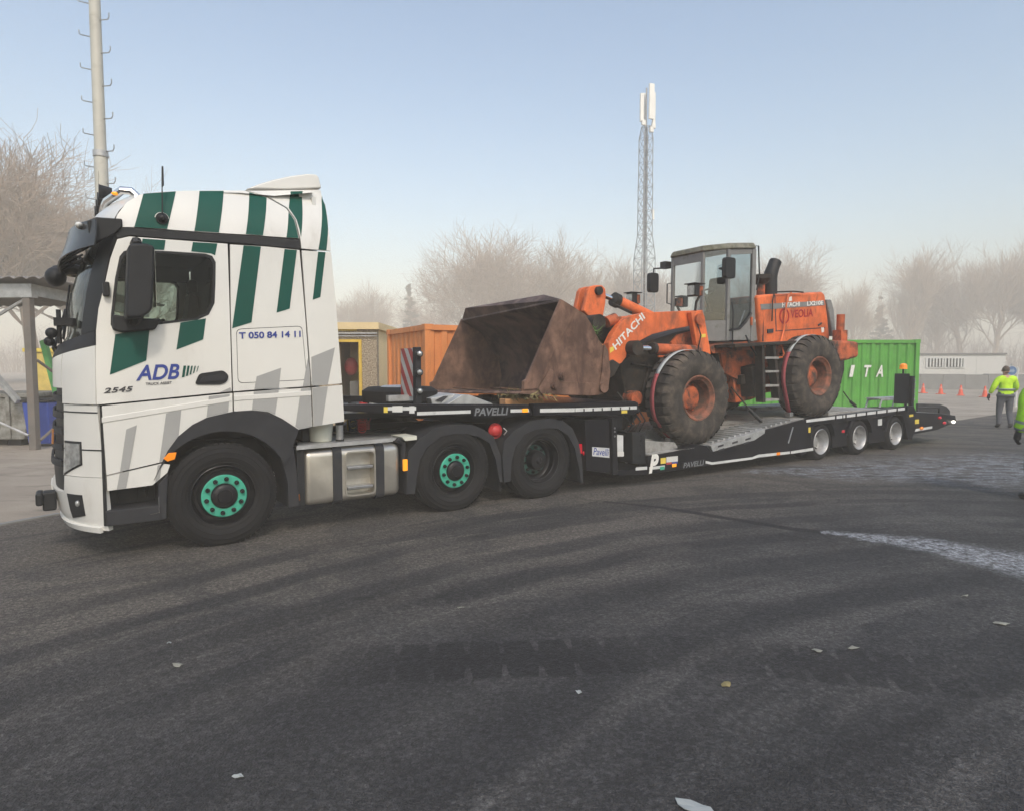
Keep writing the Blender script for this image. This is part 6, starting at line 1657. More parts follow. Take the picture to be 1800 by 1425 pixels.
# bucket
BV0, BV1, SK = -0.10, 2.95, 0.028
bs = lp([(985.6, 526), (1029, 553), (1040, 571), (1053, 598), (1066, 615), (1072, 655), (1068, 687), (1060, 693), (1038, 697), (985, 695), (930, 693), (918, 690), (918, 671), (925, 667)], BV0)
rear = [bs[1], bs[2], bs[3], bs[4], bs[5], bs[6], bs[7], bs[8]]
sideP = MB().prism(bs, BV0, BV0 + 0.035, sk=SK).build('bucket_side', M['rust'], LDR, smooth=0, bevel=0.006)
MB().prism(bs, BV1 - 0.035, BV1, sk=SK).build('bucket_side', M['rust'], LDR, smooth=0, bevel=0.006)
# shell: floor, back and top, following the inside of the side plates
tip = LO.hit(918, 690, BV0)
top0 = LO.hit(953, 519, 0.55)
shell = [(tip[0], tip[1] + 0.0), (bs[8][0], bs[8][1] + 0.015), (bs[6][0] - 0.05, bs[6][1] + 0.03), (bs[5][0] - 0.03, bs[5][1]), (bs[4][0] - 0.03, bs[4][1]), (bs[3][0] - 0.03, bs[3][1]), (bs[1][0] - 0.02, bs[1][1] - 0.02), (bs[0][0], bs[0][1] - 0.005)]
inn_ = []
for i, p in enumerate(shell):
    a = Vector(shell[max(i - 1, 0)]); b_ = Vector(shell[min(i + 1, len(shell) - 1)]); d = (b_ - a).normalized(); n = Vector((-d.y, d.x))
    inn_.append((p[0] + n.x * 0.03, p[1] + n.y * 0.03))
for nm, i0, i1 in (('bucket_floor', 0, 2), ('bucket_back', 2, 7)):
    MB().prism(shell[i0:i1 + 1] + inn_[i0:i1 + 1][::-1], BV0 + 0.037, BV1 - 0.037, sk=SK).build(nm, M['rust2'], LDR, smooth=50)
# spill guard: a plate raised over the middle of the top edge
tb = shell[-1]
top1 = LO.hit(818, 542, 2.6)
sg_ = MB()
for dn in (0.0, 0.03):
    sg_.v += [(tb[0] + dn, BV0 + 0.05, tb[1] - SK * BV0 + dn * 0.3), (top0[0] + dn, 0.55, top0[1] + dn * 0.3), (top1[0] + dn, 2.6, top1[1] + dn * 0.3), (tb[0] + dn, BV1 - 0.05, tb[1] - SK * BV1 + dn * 0.3)]
sg_.f = [[0, 1, 2, 3], [7, 6, 5, 4], [1, 5, 6, 2], [0, 4, 5, 1], [2, 6, 7, 3]]; sg_.m = [0] * 5
sg_.build('spill_guard', M['rust2'], LDR, smooth=0)
le = [(tip[0] - 0.05, tip[1] - 0.02), (tip[0] + 0.32, tip[1] - 0.045), (tip[0] + 0.32, tip[1] - 0.002), (tip[0] - 0.02, tip[1] + 0.012)]
MB().prism(le, BV0 - 0.005, BV1 + 0.005, sk=SK).build('cutting_edge', M['rust'], LDR, smooth=0, bevel=0.006)
# stiffening strips and corner wear plates on the near side plate
def bstrip(name, pts, th, mt='rust', far=True):
    q = lp(pts, BV0)
    MB().prism(q, BV0 - th, BV0 - 0.002, sk=SK).build(name, M[mt], LDR, smooth=0, bevel=0.008)
bstrip('edge_strip', [(986, 527), (1012, 543), (1002, 566), (962, 640), (944, 684), (919, 686), (919, 671), (925, 667)], 0.022)
bstrip('corner_plate', [(944, 684), (964, 650), (969, 650), (981, 670), (1046, 674), (1044, 695), (1038, 696), (950, 693)], 0.035)
bstrip('rear_strip', [(1060, 605), (1067, 617), (1071, 655), (1067, 686), (1060, 690), (1054, 688), (1052, 678), (1056, 655)], 0.03)
for x_, y_ in ((985, 661), (970, 678)):
    c_ = LO.hit(x_, y_, BV0); MB().cyl((c_[0], BV0 - 0.035, c_[1]), (c_[0], BV0 - 0.075, c_[1]), 0.055, 0.045, n=12).cyl((c_[0], BV0 - 0.075, c_[1]), (c_[0], BV0 - 0.095, c_[1]), 0.028, n=6).build('bolt', M['rust'], LDR, smooth=30)
c_ = LO.hit(1058.5, 681, BV0); MB().cyl((c_[0], BV0 - 0.03, c_[1]), (c_[0], BV0 - 0.055, c_[1]), 0.075, n=18).build('boss', M['rust'], LDR, smooth=40)
# inside wear plates
q0 = (inn_[0][0] + 0.25, inn_[0][1] + 0.012); q1 = (inn_[1][0] - 0.1, inn_[1][1] + 0.012)
for v_ in (0.9, 2.2):
    MB().prism([q0, q1, (q1[0], q1[1] + 0.02), (q0[0], q0[1] + 0.02)], v_, v_ + 0.35, sk=SK).build('wear_plate', M['rust'], LDR, smooth=0)
# grass caught on the lip
rnd = random.Random(8); gr = MB()
for k in range(240):
    v_ = rnd.choice([rnd.uniform(-0.15, 0.35), rnd.uniform(0.2, 0.6)]); u_ = tip[0] + rnd.uniform(-0.06, 0.32) + (0.15 if v_ < 0 else 0)
    p = Vector((u_, v_ - 0.02, tip[1] - 0.03 - SK * v_)); d = Vector((rnd.gauss(0, 0.6), rnd.gauss(-0.4, 0.5), rnd.gauss(-0.1, 0.7))).normalized() * rnd.uniform(0.05, 0.15); e = d.orthogonal().normalized() * 0.005
    gr.add([p - e, p + e, p + d * 0.6 + e * 0.7 + Vector((0, 0, -0.02)), p + d], [(0, 1, 2, 3)])
for k in range(130):
    p = Vector((tip[0] + rnd.uniform(0.0, 0.12), rnd.uniform(0.45, 0.75), tip[1] - 0.06)); d = Vector((rnd.gauss(0, 0.3), rnd.gauss(-0.2, 0.3), -1)).normalized() * rnd.uniform(0.06, 0.16); e = d.orthogonal().normalized() * 0.005
    gr.add([p - e, p + e, p + d + e * 0.4, p + d], [(0, 1, 2, 3)])
o = gr.build('caught_grass', M['grass'], LDR, smooth=0); o['kind'] = 'stuff'
gr = MB()
for k in range(140):
    c_ = LO.hit(1046 + rnd.uniform(-5, 6), 583 + rnd.uniform(-8, 10), 0.4); p = Vector((c_[0], 0.4 + rnd.uniform(0, 0.3), c_[1])); d = Vector((rnd.gauss(0, 0.5), rnd.gauss(-0.3, 0.5), rnd.gauss(0.2, 0.6))).normalized() * rnd.uniform(0.06, 0.18); e = d.orthogonal().normalized() * 0.006
    gr.add([p - e, p + e, p + d + e * 0.4, p + d], [(0, 1, 2, 3)])
o = gr.build('caught_weeds', M['weed'], LDR, smooth=0); o['kind'] = 'stuff'

# lift arms, tower, cylinders, bell crank
arm = lp([(1073, 649.5), (1070.5, 622), (1070, 603), (1078, 586), (1088, 572), (1099, 561), (1112, 554), (1135, 549.5), (1180, 547.5), (1232, 545.5), (1232, 566), (1210, 574), (1179, 580), (1147, 588), (1126, 599), (1110, 609), (1103, 614), (1101, 628), (1093, 638)], 0.62)
mirror2('lift_arm', arm, 0.62, 0.75, 'orange', smooth=0, bevel=0.012)
tw = lp([(1215, 549), (1235, 545), (1239, 560), (1250, 623), (1228, 622), (1222, 590)], 0.50)
mirror2('tower', tw, 0.50, 0.60, 'orange', smooth=0, bevel=0.01)
def LT(a, b, va, vb): p, q = LO.hit(*a, va), LO.hit(*b, vb); return (p[0], va, p[1]), (q[0], vb, q[1])
for v_ in (0.55, WL - 0.55):
    a_, b_ = LO.hit(1147, 613, 0.55), LO.hit(1226, 616, 0.55)
    MB().cyl((a_[0], v_, a_[1]), (b_[0], v_, b_[1]), 0.088, n=18).build('lift_cylinder', M['orange2'], LDR)
    MB().cyl((a_[0] - 0.02, v_, a_[1]), (a_[0] + 0.05, v_, a_[1]), 0.10, n=18).build('cylinder_gland', M['grease'], LDR)
    c_ = LO.hit(1118, 612, 0.55); MB().cyl((c_[0], v_, c_[1]), (a_[0], v_, a_[1]), 0.048, n=14).build('piston_rod', M['chrome'], LDR)
    MB().cyl((c_[0] - 0.05, v_ - 0.1, c_[1]), (c_[0] - 0.05, v_ + 0.1, c_[1]), 0.12, n=16).build('rod_eye', M['grease'], LDR)
    MB().tube([(a_[0] + 0.1, v_ - 0.03, a_[1] - 0.13), (b_[0], v_ - 0.03, b_[1] - 0.10)], 0.016, 6).build('hydraulic_pipe', M['orange2'], LDR)
pv = LO.hit(1229, 562, 0.48)
MB().cyl((pv[0], 0.49, pv[1]), (pv[0], 0.44, pv[1]), 0.10, n=18).build('pivot_pin', M['orange2'], LDR)
MB().prism(lp([(1231, 588), (1240, 587), (1240, 593), (1231, 594)], 0.496), 0.492, 0.498).build('yellow_sticker', M['yellow'], LDR, smooth=0)
MB().tube([(*(lambda q: (q[0], 0.47, q[1]))(LO.hit(1225, 570, 0.48)),), (*(lambda q: (q[0], 0.44, q[1]))(LO.hit(1229, 590, 0.48)),), (*(lambda q: (q[0], 0.47, q[1]))(LO.hit(1226, 615, 0.48)),)], 0.012, 5).build('hose', M['black'], LDR)
bc = lp([(1031.6, 510), (1036, 504), (1044, 502), (1056, 502), (1062, 508), (1063, 520), (1062, 534), (1058, 556), (1050, 575), (1038, 572), (1033, 557), (1024, 547)], 1.2)
MB().prism(bc, 1.16, 1.26).prism(bc, 1.40, 1.50).build('bell_crank', M['orange'], LDR, smooth=0, bevel=0.02)
c_ = LO.hit(1048, 512, 1.2); MB().cyl((c_[0], 1.10, c_[1]), (c_[0], 1.56, c_[1]), 0.07, n=16).build('crank_pin', M['grease'], LDR)
MB().prism(lp([(1023, 548), (1034, 557), (1056, 557), (1052, 578), (1038, 580), (1028, 565)], 1.3), 1.262, 1.398).build('crank_web', M['grease'], LDR, smooth=0)
a_, b_ = LT((1062, 520), (1082, 528), 1.33, 1.33); MB().cyl(a_, b_, 0.045, n=14).build('piston_rod', M['chrome'], LDR)
a_, b_ = LT((1080, 527), (1150, 560), 1.33, 1.33); MB().cyl(a_, b_, 0.10, n=18).build('tilt_cylinder', M['orange'], LDR)
a_, b_ = LT((1078, 526), (1086, 530), 1.33, 1.33); MB().cyl(a_, b_, 0.125, n=18).build('cylinder_gland', M['grease'], LDR)
a_, b_ = LT((1076, 534), (1110, 550), 1.2, 1.2); MB().tube([a_, b_], 0.025, 6).build('hydraulic_pipe', M['grease'], LDR)
# bucket link and dark front frame
MB().prism(lp([(1040, 562), (1064, 556), (1092, 566), (1086, 590), (1066, 606), (1048, 592)], 1.0), 0.95, 1.75).build('cross_tube', M['grease'], LDR, smooth=0, bevel=0.05)
MB().cyl((LO.hit(1051, 567, 0.8)[0], 0.76, LO.hit(1051, 567, 0.8)[1]), (LO.hit(1051, 567, 0.8)[0], WL - 0.76, LO.hit(1051, 567, 0.8)[1]), 0.13, n=18).build('cross_shaft', M['grease'], LDR)
MB().cyl((LO.hit(1064, 567, 0.8)[0], 0.78, LO.hit(1064, 567, 0.8)[1]), (LO.hit(1080, 560, 0.8)[0], 0.78, LO.hit(1080, 560, 0.8)[1]), 0.09, n=14).build('linkage_boss', M['orange2'], LDR)
mirror2('bucket_hinge', lp([(1060, 640), (1076, 632), (1088, 640), (1078, 660), (1064, 668)], 0.62), 0.58, 0.80, 'grease', smooth=0, bevel=0.02)
MB().prism(lp([(1082, 640), (1108, 616), (1135, 600), (1180, 585), (1226, 575), (1235, 640), (1232, 700), (1200, 722), (1140, 724), (1095, 700)], 0.9), 0.80, 1.86).build('front_frame', M['grease'], LDR, smooth=0, bevel=0.04)
MB().prism(lp([(1180, 602), (1192, 588), (1217, 582), (1222, 620), (1182, 612)], 0.76), 0.755, 0.80).build('frame_gusset', M['orange2'], LDR, smooth=0)
for (pa, pb_, r_) in (((1104, 700), (1085, 690), 0.02), ((1108, 705), (1140, 640), 0.02), ((1098, 690), (1150, 660), 0.016), ((1110, 640), (1180, 620), 0.02)):
    a_, b_ = LT(pa, pb_, 0.78, 0.78); m_ = ((a_[0] + b_[0]) / 2, 0.74, min(a_[2], b_[2]) - 0.05)
    MB().tube([a_, m_, b_], r_, 6).build('hose', M['grease'], LDR)
MB().cyl(LT((1120, 700), (1120, 700), 0.62, 0.62)[0], (LO.hit(1120, 700, 0.62)[0], 0.85, LO.hit(1120, 700, 0.62)[1]), 0.12, n=18).build('brake_housing', M['orange2'], LDR)
a_, b_ = LT((1079, 611), (1131, 554.5), 0.62, 0.62)
d = (Vector(b_) - Vector(a_)); nrm = Vector((-d.z, 0, d.x)).normalized()
text('lettering', 'HITACHI', lambda x, y: tuple(Vector(a_) + d * x + nrm * (y * 0.125 - 0.06) + Vector((0, -0.005, 0))), M['letw'], LDR, 0.025)
MB().prism(lp([(1071.5, 612), (1078, 609), (1079, 616), (1072, 621)], 0.62), 0.614, 0.618).build('yellow_sticker', M['yellow'], LDR, smooth=0)

# rear frame, joint, underbody
MB().prism(lp([(1228, 625), (1262, 612), (1290, 612), (1290, 690), (1255, 705), (1230, 690)], 1.0), 1.0, 1.66).build('articulation_joint', M['grease'], LDR, smooth=0, bevel=0.03)
MB().prism(lp([(1240, 607), (1342, 597), (1350, 602), (1350, 612), (1250, 622)], 0.72), 0.68, 1.98).build('cab_floor', M['orange2'], LDR, smooth=0, bevel=0.01)
MB().prism(lp([(1288, 614), (1352, 606), (1430, 606), (1430, 680), (1345, 690), (1318, 702), (1290, 708), (1284, 660)], 0.85), 0.80, 1.86).build('rear_frame', M['orange2'], LDR, smooth=0, bevel=0.02)
MB().prism(lp([(1262, 614), (1300, 611), (1310, 640), (1296, 668), (1270, 655)], 0.78), 0.74, 0.79).build('side_plate', M['orange2'], LDR, smooth=0)
MB().prism(lp([(1312, 645), (1336, 640), (1338, 690), (1318, 698)], 0.6), 0.5, 0.8).build('tool_box', M['grease'], LDR, smooth=0, bevel=0.02)
MB().prism(lp([(1300, 660), (1322, 655), (1322, 672), (1300, 676)], 0.7), 0.66, 0.76).build('bracket', M['grease'], LDR, smooth=0)
MB().prism(lp([(1420, 606), (1480, 603), (1480, 650), (1470, 690), (1420, 690)], 0.8), 0.75, 1.9).build('rear_underbody', M['grease'], LDR, smooth=0)
# cab
V0, V1 = 0.66, 2.0
cf, cr = LO.hit(1260, 500, V0)[0], LO.hit(1324, 500, V0)[0]
zb = LO.hit(1300, 600, V0)[1]; zr_ = LO.hit(1318, 436, V0)[1]; zf_ = LO.hit(1258, 438, V0)[1]
zm = (zr_ + zf_) / 2
zs_ = LO.hit(1290, 566, V0)[1]
cr2 = LO.hit(1340, 597, V0)[0]
cab = bpy.data.objects.new('cab', None); COL.objects.link(cab); cab.parent = LDR
CZ = lambda u: zf_ + (zr_ - zf_) * (u - cf) / (cr - cf)
cham = 0.30     # the front corners are cut off
plan = [(cr, V0), (cf + cham, V0), (cf - 0.02, V0 + cham), (cf - 0.02, V1 - cham), (cf + cham, V1), (cr, V1)]
rf = MB()
rf.v = [(p[0] + (-0.06 if p[0] < cf + 0.1 else (0.04 if p[0] > cr - 0.1 else 0)), p[1] + (-0.05 if p[1] < MIDL else 0.05), CZ(p[0]) - 0.0) for p in plan] + [(p[0] + (-0.03 if p[0] < cf + 0.1 else 0), p[1], CZ(p[0]) + 0.11) for p in plan]
rf.f = [[5, 4, 3, 2, 1, 0], [6, 7, 8, 9, 10, 11]] + [[i, (i + 1) % 6, (i + 1) % 6 + 6, i + 6] for i in range(6)]; rf.m = [0] * 8
rf.build('roof', M['roofmoss'], cab, smooth=0, bevel=0.03)
for (p, w_) in ((plan[0], 0.05), (plan[1], 0.035), (plan[2], 0.03), (plan[3], 0.03), (plan[4], 0.035), (plan[5], 0.05)):
    MB().box(p[0] - w_, p[0] + w_, p[1] - 0.02 if p[1] > MIDL else p[1] - 0.02, p[1] + 0.04, zb, CZ(p[0])).build('pillar', M['cabgrey'], cab, smooth=0, bevel=0.01)
def pane(name, a, b, z0, z1a, z1b, mt, th=0.0, parent=None, out=0.0):
    d = Vector((b[0] - a[0], b[1] - a[1], 0)); n = Vector((d.y, -d.x, 0)).normalized() * out
    v = [(a[0] + n.x, a[1] + n.y, z0), (b[0] + n.x, b[1] + n.y, z0), (b[0] + n.x, b[1] + n.y, z1b), (a[0] + n.x, a[1] + n.y, z1a)]
    o = MB().add(v, [(0, 1, 2, 3)]).build(name, mt, parent or cab, smooth=0)
    if th:
        m = o.modifiers.new('solid', 'SOLIDIFY'); m.thickness = th; m.offset = 0
    return o
dz = zb + 0.62
for i in range(6):
    a, b_ = plan[i], plan[(i + 1) % 6]
    if i == 0:      # near side: door with a low curved glass
        dm = cf + cham + 0.02
        P0 = [(dm, zb + 0.01), (cr - 0.05, zb + 0.03), (cr - 0.05, zs_ + 0.18), (cr - 0.18, zs_ + 0.02), (cr - 0.36, zs_ - 0.12), (dm, zs_ - 0.16)]
        door2 = MB().prism(P0, V0 - 0.008, V0 + 0.03).build('door', M['cabgrey'], cab, smooth=0, bevel=0.006)
        G0 = [(dm, zs_ - 0.155), (cr - 0.36, zs_ - 0.115), (cr - 0.18, zs_ + 0.025), (cr - 0.05, zs_ + 0.185), (cr - 0.05, CZ(cr) - 0.03), (dm, CZ(dm) - 0.03)]
        skin('door_glass', G0, lambda u, z: V0 + 0.01, M['glassl'], door2, step=0)
        MB().tube([(p[0], V0 - 0.012, p[1]) for p in [(dm, zs_ - 0.16), (cr - 0.36, zs_ - 0.12), (cr - 0.18, zs_ + 0.02), (cr - 0.05, zs_ + 0.18)]], 0.018, 6).build('door_seal', M['black'], door2)
        MB().prism([(dm, CZ(dm) - 0.10), (cr - 0.05, CZ(cr) - 0.10), (cr - 0.05, CZ(cr) - 0.005), (dm, CZ(dm) - 0.005)], V0 - 0.006, V0 + 0.03).build('door_header', M['cabgrey'], door2, smooth=0)
        MB().tube([(dm + 0.05, V0 - 0.03, zs_ + 0.35), (dm + 0.05, V0 - 0.06, zs_ + 0.2), (dm + 0.05, V0 - 0.06, zs_ - 0.4), (dm + 0.05, V0 - 0.03, zs_ - 0.5)], 0.014, 6).build('door_handle', M['black'], door2)
        MB().tube([(cr - 0.30, V0 + 0.05, zs_ - 0.05), (cr - 0.15, V0 + 0.06, zs_ + 0.22)], 0.014, 6).build('grab_rail', M['steel'], door2)
        MB().tube([(cr - 0.06, V0 - 0.03, zs_ + 0.1), (cr - 0.06, V0 - 0.03, zb + 0.3)], 0.022, 6).build('grab_rail', M['orange'], door2)
    elif i in (1, 2, 3):
        pane('lower_panel', a, b_, zb, dz - 0.25, dz - 0.25, M['cabgrey'], 0.03)
        pane('window', a, b_, dz - 0.245, CZ(a[0]), CZ(b_[0]), M['glassl'])
        if i == 2: MB().box(a[0] - 0.02, a[0] + 0.03, a[1], b_[1], CZ(a[0]) - 0.16, CZ(a[0]) - 0.003).build('windscreen_header', M['cabgrey'], cab, smooth=0)
    elif i == 4:
        pane('lower_panel', a, b_, zb, dz, dz, M['cabgrey'], 0.03); pane('window', a, b_, dz + 0.003, CZ(a[0]), CZ(b_[0]), M['glassl'])
    else:
        pane('lower_panel', a, b_, zb, dz + 0.1, dz + 0.1, M['cabgrey'], 0.03); pane('window', a, b_, dz + 0.103, CZ(a[0]), CZ(b_[0]), M['glassl'])
qf = [(cr + 0.003, zb + 0.03), (cr2, zb + 0.03), (cr + 0.10, CZ(cr) - 0.6), (cr + 0.052, CZ(cr) - 0.03), (cr + 0.003, CZ(cr) - 0.03)]
MB().prism([(cr + 0.052, zb + 0.02), (cr2, zb + 0.02), (cr2 - 0.1, zs_ + 0.25), (cr + 0.052, zs_ + 0.42)], V0 - 0.006, V1).build('rear_panel', M['cabgrey'], cab, smooth=0, bevel=0.01)
MB().box(cf + cham + 0.0, cr - 0.05, V1 - 0.02, V1 + 0.003, zb, zs_ - 0.2).build('far_panel', M['cabgrey'], cab, smooth=0)
MB().box(cr - 0.75, cr - 0.25, MIDL - 0.24, MIDL + 0.24, zb + 0.4, zb + 0.55).prism([(cr - 0.30, zb + 0.5), (cr - 0.16, zb + 0.5), (cr - 0.08, zb + 1.25), (cr - 0.2, zb + 1.25)], MIDL - 0.22, MIDL + 0.22).box(cr - 0.6, cr - 0.35, MIDL - 0.15, MIDL + 0.15, zb, zb + 0.4).build('seat', M['interior'], cab, bevel=0.04)
sc_ = Vector((cf + 0.42, MIDL, zb + 0.92)); axs = Vector((-0.5, 0, 0.86)).normalized(); e2b = axs.cross(Vector((0, 1, 0)))
MB().tube([sc_ + (Vector((0, 1, 0)) * math.cos(a) + e2b * math.sin(a)) * 0.2 for a in [2 * math.pi * i / 20 for i in range(21)]], 0.016, 6).tube([sc_, sc_ - axs * 0.6], 0.035, 6).build('steering_column', M['interior'], cab)
MB().box(cf + 0.1, cf + 0.4, MIDL - 0.3, MIDL + 0.3, zb, zb + 0.55).build('console', M['interior'], cab, bevel=0.04)
MB().cyl((LO.hit(1325, 564, V0)[0], V0 - 0.012, LO.hit(1325, 564, V0)[1]), (LO.hit(1325, 564, V0)[0], V0 - 0.008, LO.hit(1325, 564, V0)[1]), 0.035, n=14).build('round_sticker', M['letw'], cab)
# cab mirrors and lamps
for (px_, vv, pv_) in (((1139.5, 481, 1155.5, 514), 2.1, 0.0), ((1272, 454, 1290, 489), V0 - 0.25, 0.0)):
    a_, b_ = LO.hit(px_[0], px_[3], vv), LO.hit(px_[2], px_[1], vv)
    MB().prism(rounded([(a_[0], a_[1]), (b_[0], a_[1]), (b_[0], b_[1]), (a_[0], b_[1])], 0.06), vv - 0.05, vv + 0.05).build('mirror', M['black'], LDR, smooth=40, bevel=0.015)
m0 = LO.hit(1149, 480, 2.1); m1 = LO.hit(1160, 472, 2.05)
MB().tube([(m0[0], 2.1, m0[1] - 0.02), (m0[0], 2.1, m0[1] + 0.08), (m1[0], 2.05, m1[1]), (cf, V1 - 0.25, m1[1] - 0.02)], 0.016, 6).box(m1[0] + 0.05, m1[0] + 0.2, 1.95, 2.1, m1[1], m1[1] + 0.13).build('mirror_arm', M['black'], LDR)
m0 = LO.hit(1272, 470, V0 - 0.1); MB().tube([(m0[0], V0 - 0.22, m0[1]), (m0[0] - 0.05, V0 - 0.05, m0[1] - 0.02), (cf + cham, V0, m0[1] - 0.05)], 0.016, 6).build('mirror_arm', M['black'], LDR)
h0 = LO.hit(1160, 500, 2.0); h1 = LO.hit(1163, 535, 2.0)
MB().tube([(cf - 0.02, V1 - 0.3, h0[1]), (cf - 0.10, V1 - 0.22, h0[1] - 0.02), (cf - 0.10, V1 - 0.22, h1[1]), (cf - 0.02, V1 - 0.3, h1[1] - 0.04)], 0.013, 6).build('grab_rail', M['black'], LDR)
for v_ in (0.55, WL - 0.55):
    l0 = LO.hit(1221, 511, 0.55); l1 = LO.hit(1222, 546, 0.55)
    MB().tube([(l1[0], v_, l1[1]), (l1[0] + 0.02, v_, l1[1] + 0.14), (l0[0] + 0.13, v_, l0[1] - 0.08)], 0.024, 6).build('lamp_stalk', M['grease'], LDR)
    hl = MB().box(l0[0] - 0.09, l0[0] + 0.03, v_ - 0.10, v_ + 0.10, l0[1] - 0.10, l0[1] + 0.10).build('work_lamp', M['black'], LDR, bevel=0.02)
    MB().box(l0[0] - 0.098, l0[0] - 0.092, v_ - 0.08, v_ + 0.08, l0[1] - 0.08, l0[1] + 0.08).build('lens', M['lens'], hl, smooth=0)
    MB().box(l0[0] + 0.033, l0[0] + 0.13, v_ - 0.07, v_ + 0.07, l0[1] - 0.09, l0[1] + 0.08).build('indicator', M['orange2'], hl, smooth=0, bevel=0.01)
    MB().box(l0[0] - 0.13, l0[0] + 0.13, v_ - 0.12, v_ + 0.12, l0[1] + 0.103, l0[1] + 0.118).build('lamp_shade', M['black'], hl, smooth=0)
# hood
VH = 0.56
hood = lp([(1332, 520), (1345, 517.5), (1400, 515), (1446, 513), (1451, 517), (1456, 560), (1460, 598), (1400, 604), (1340, 611)], VH)
hd = MB().prism(hood, VH, WL - VH).build('hood', M['orange'], LDR, smooth=30, bevel=0.05, seg=3)
def hp_(name, pts, mt, th=0.004): return MB().prism(lp(pts, VH), VH - 0.002 - th, VH - 0.002).build(name, M[mt], hd, smooth=0)
hp_('grey_band', [(1336, 535), (1448, 529), (1449.5, 537), (1338, 545)], 'cabgrey')
def hline(a, b, h, v=VH - 0.010):
    (u0, z0), (u1, z1) = LO.hit(*a, VH), LO.hit(*b, VH)
    return lambda x, y: (u0 + (u1 - u0) * x, v, z0 + (z1 - z0) * x + y * h)
text('lettering', 'HITACHI', hline((1374, 540.5), (1405, 538.6), 0.088), M['letw'], hd, 0.03)
text('lettering', 'LX210E', hline((1418, 538), (1446, 536), 0.085), M['letw'], hd, 0.03)
text('lettering', 'VEOLIA', hline((1389, 559.5), (1428.5, 556.5), 0.155, VH - 0.006), M['letr'], hd, 0.02)
rg = LO.hit(1378.5, 556, VH)
MB().lathe([(0.115, 0), (0.15, 0), (0.15, 0.003), (0.115, 0.003)], rg[0], rg[1], 32, v0=VH - 0.006, close=True).build('logo_ring', M['letr'], hd, smooth=0)
MB().prism([(rg[0] - 0.04, rg[1] - 0.13), (rg[0] + 0.05, rg[1] - 0.13), (rg[0] + 0.02, rg[1] + 0.02), (rg[0] + 0.06, rg[1] + 0.06), (rg[0] - 0.01, rg[1] + 0.09)], VH - 0.006, VH - 0.003).build('logo_drop', M['letr'], hd, smooth=0)
hp_('white_patch', [(1387, 523), (1391, 521), (1392, 529), (1386, 530)], 'letw')
for q in ([(1361, 519), (1362.5, 519), (1365, 582), (1363.5, 582)], [(1363, 581.5), (1450, 575.5), (1450, 577), (1363, 583)]): hp_('panel_seam', q, 'letk', 0.002)
hp_('latch', [(1348, 579), (1358, 578), (1358, 585), (1348, 586)], 'letk', 0.02)
hp_('handle', [(1437, 571), (1443, 567), (1444, 569), (1438, 573)], 'letk', 0.02)
hp_('white_patch', [(1443, 576), (1448, 576), (1448, 584), (1444, 585)], 'letw')
MB().prism(lp([(1450, 527), (1459, 527), (1464, 545), (1467, 588), (1461, 592), (1457, 560)], VH), VH - 0.03, WL - VH + 0.03).build('radiator_frame', M['cabgrey'], LDR, smooth=0, bevel=0.02)
MB().prism(lp([(1461, 532), (1463, 532), (1466, 588), (1464, 588)], VH), VH + 0.05, WL - VH - 0.05).build('radiator_grille', M['black'], LDR, smooth=0)
MB().prism(lp([(1456, 598), (1486, 599), (1500, 600), (1508, 601), (1508, 628), (1487, 634), (1462, 634)], 0.15), 0.12, WL - 0.12).build('counterweight', M['orange2'], LDR, smooth=0, bevel=0.06)
rpst = LO.hit(1476.5, 600, 0.3)
MB().cyl((rpst[0], 0.3, rpst[1]), (rpst[0], 0.3, LO.hit(1476.5, 553, 0.3)[1]), 0.075, n=14).box(rpst[0] - 0.1, rpst[0] + 0.12, 0.22, 0.4, rpst[1], rpst[1] + 0.22).build('rear_lamp_post', M['orange2'], LDR)
# exhaust and air cleaner
ex = [LO.hit(*p, 0.95) for p in ((1354, 519), (1354, 490), (1355, 481), (1359, 470), (1363, 460))]
MB().tube([(p[0], 0.95, p[1]) for p in ex], [0.13, 0.13, 0.13, 0.12, 0.12], 14).build('exhaust', M['black'], LDR, smooth=50)
ac = LO.hit(1337, 518, 1.0); zc0, zc1 = LO.hit(1337, 500, 1.0)[1], LO.hit(1337, 484, 1.0)[1]
MB().cyl((ac[0], 1.0, ac[1] - 0.05), (ac[0], 1.0, zc0), 0.08, n=14).build('air_intake_pipe', M['orange2'], LDR)
MB().cyl((ac[0], 1.0, zc0), (ac[0], 1.0, zc0 + 0.1), 0.11, 0.17, n=18).cyl((ac[0], 1.0, zc0 + 0.1), (ac[0], 1.0, zc1), 0.18, n=18).build('air_intake', M['grease'], LDR)
g0 = LO.hit(1322, 433, V0); MB().tube([(g0[0], V0, g0[1]), (g0[0] + 0.18, V0, g0[1] + 0.02), (LO.hit(1333, 481, V0)[0] + 0.03, V0, LO.hit(1333, 481, V0)[1]), (LO.hit(1334, 510, V0)[0], V0 + 0.05, LO.hit(1334, 510, V0)[1])], 0.014, 6).build('grab_rail', M['black'], LDR)
def lrail(name, pts, vs, r, mt): MB().tube([(*LO.hit(p[0], p[1], v)[:1], v, LO.hit(p[0], p[1], v)[1]) for p, v in zip(pts, vs)], r, 6).build(name, M[mt], LDR)
lrail('handrail', [(1357, 565), (1358, 530), (1361, 516), (1366, 513.5), (1395, 512.5), (1412, 514)], [VH - 0.06] * 6, 0.014, 'grease')
lrail('handrail', [(1391, 514), (1385, 521), (1381, 545), (1378, 580), (1372, 603), (1378, 622), (1376, 628), (1366, 629)], [VH - 0.05, VH - 0.05, VH - 0.06, VH - 0.06, 0.4, 0.35, 0.35, 0.35], 0.016, 'orange')
lrail('handrail', [(1334, 522), (1341, 540), (1341, 600)], [VH + 0.05, V0 - 0.08, V0 - 0.1], 0.014, 'black')
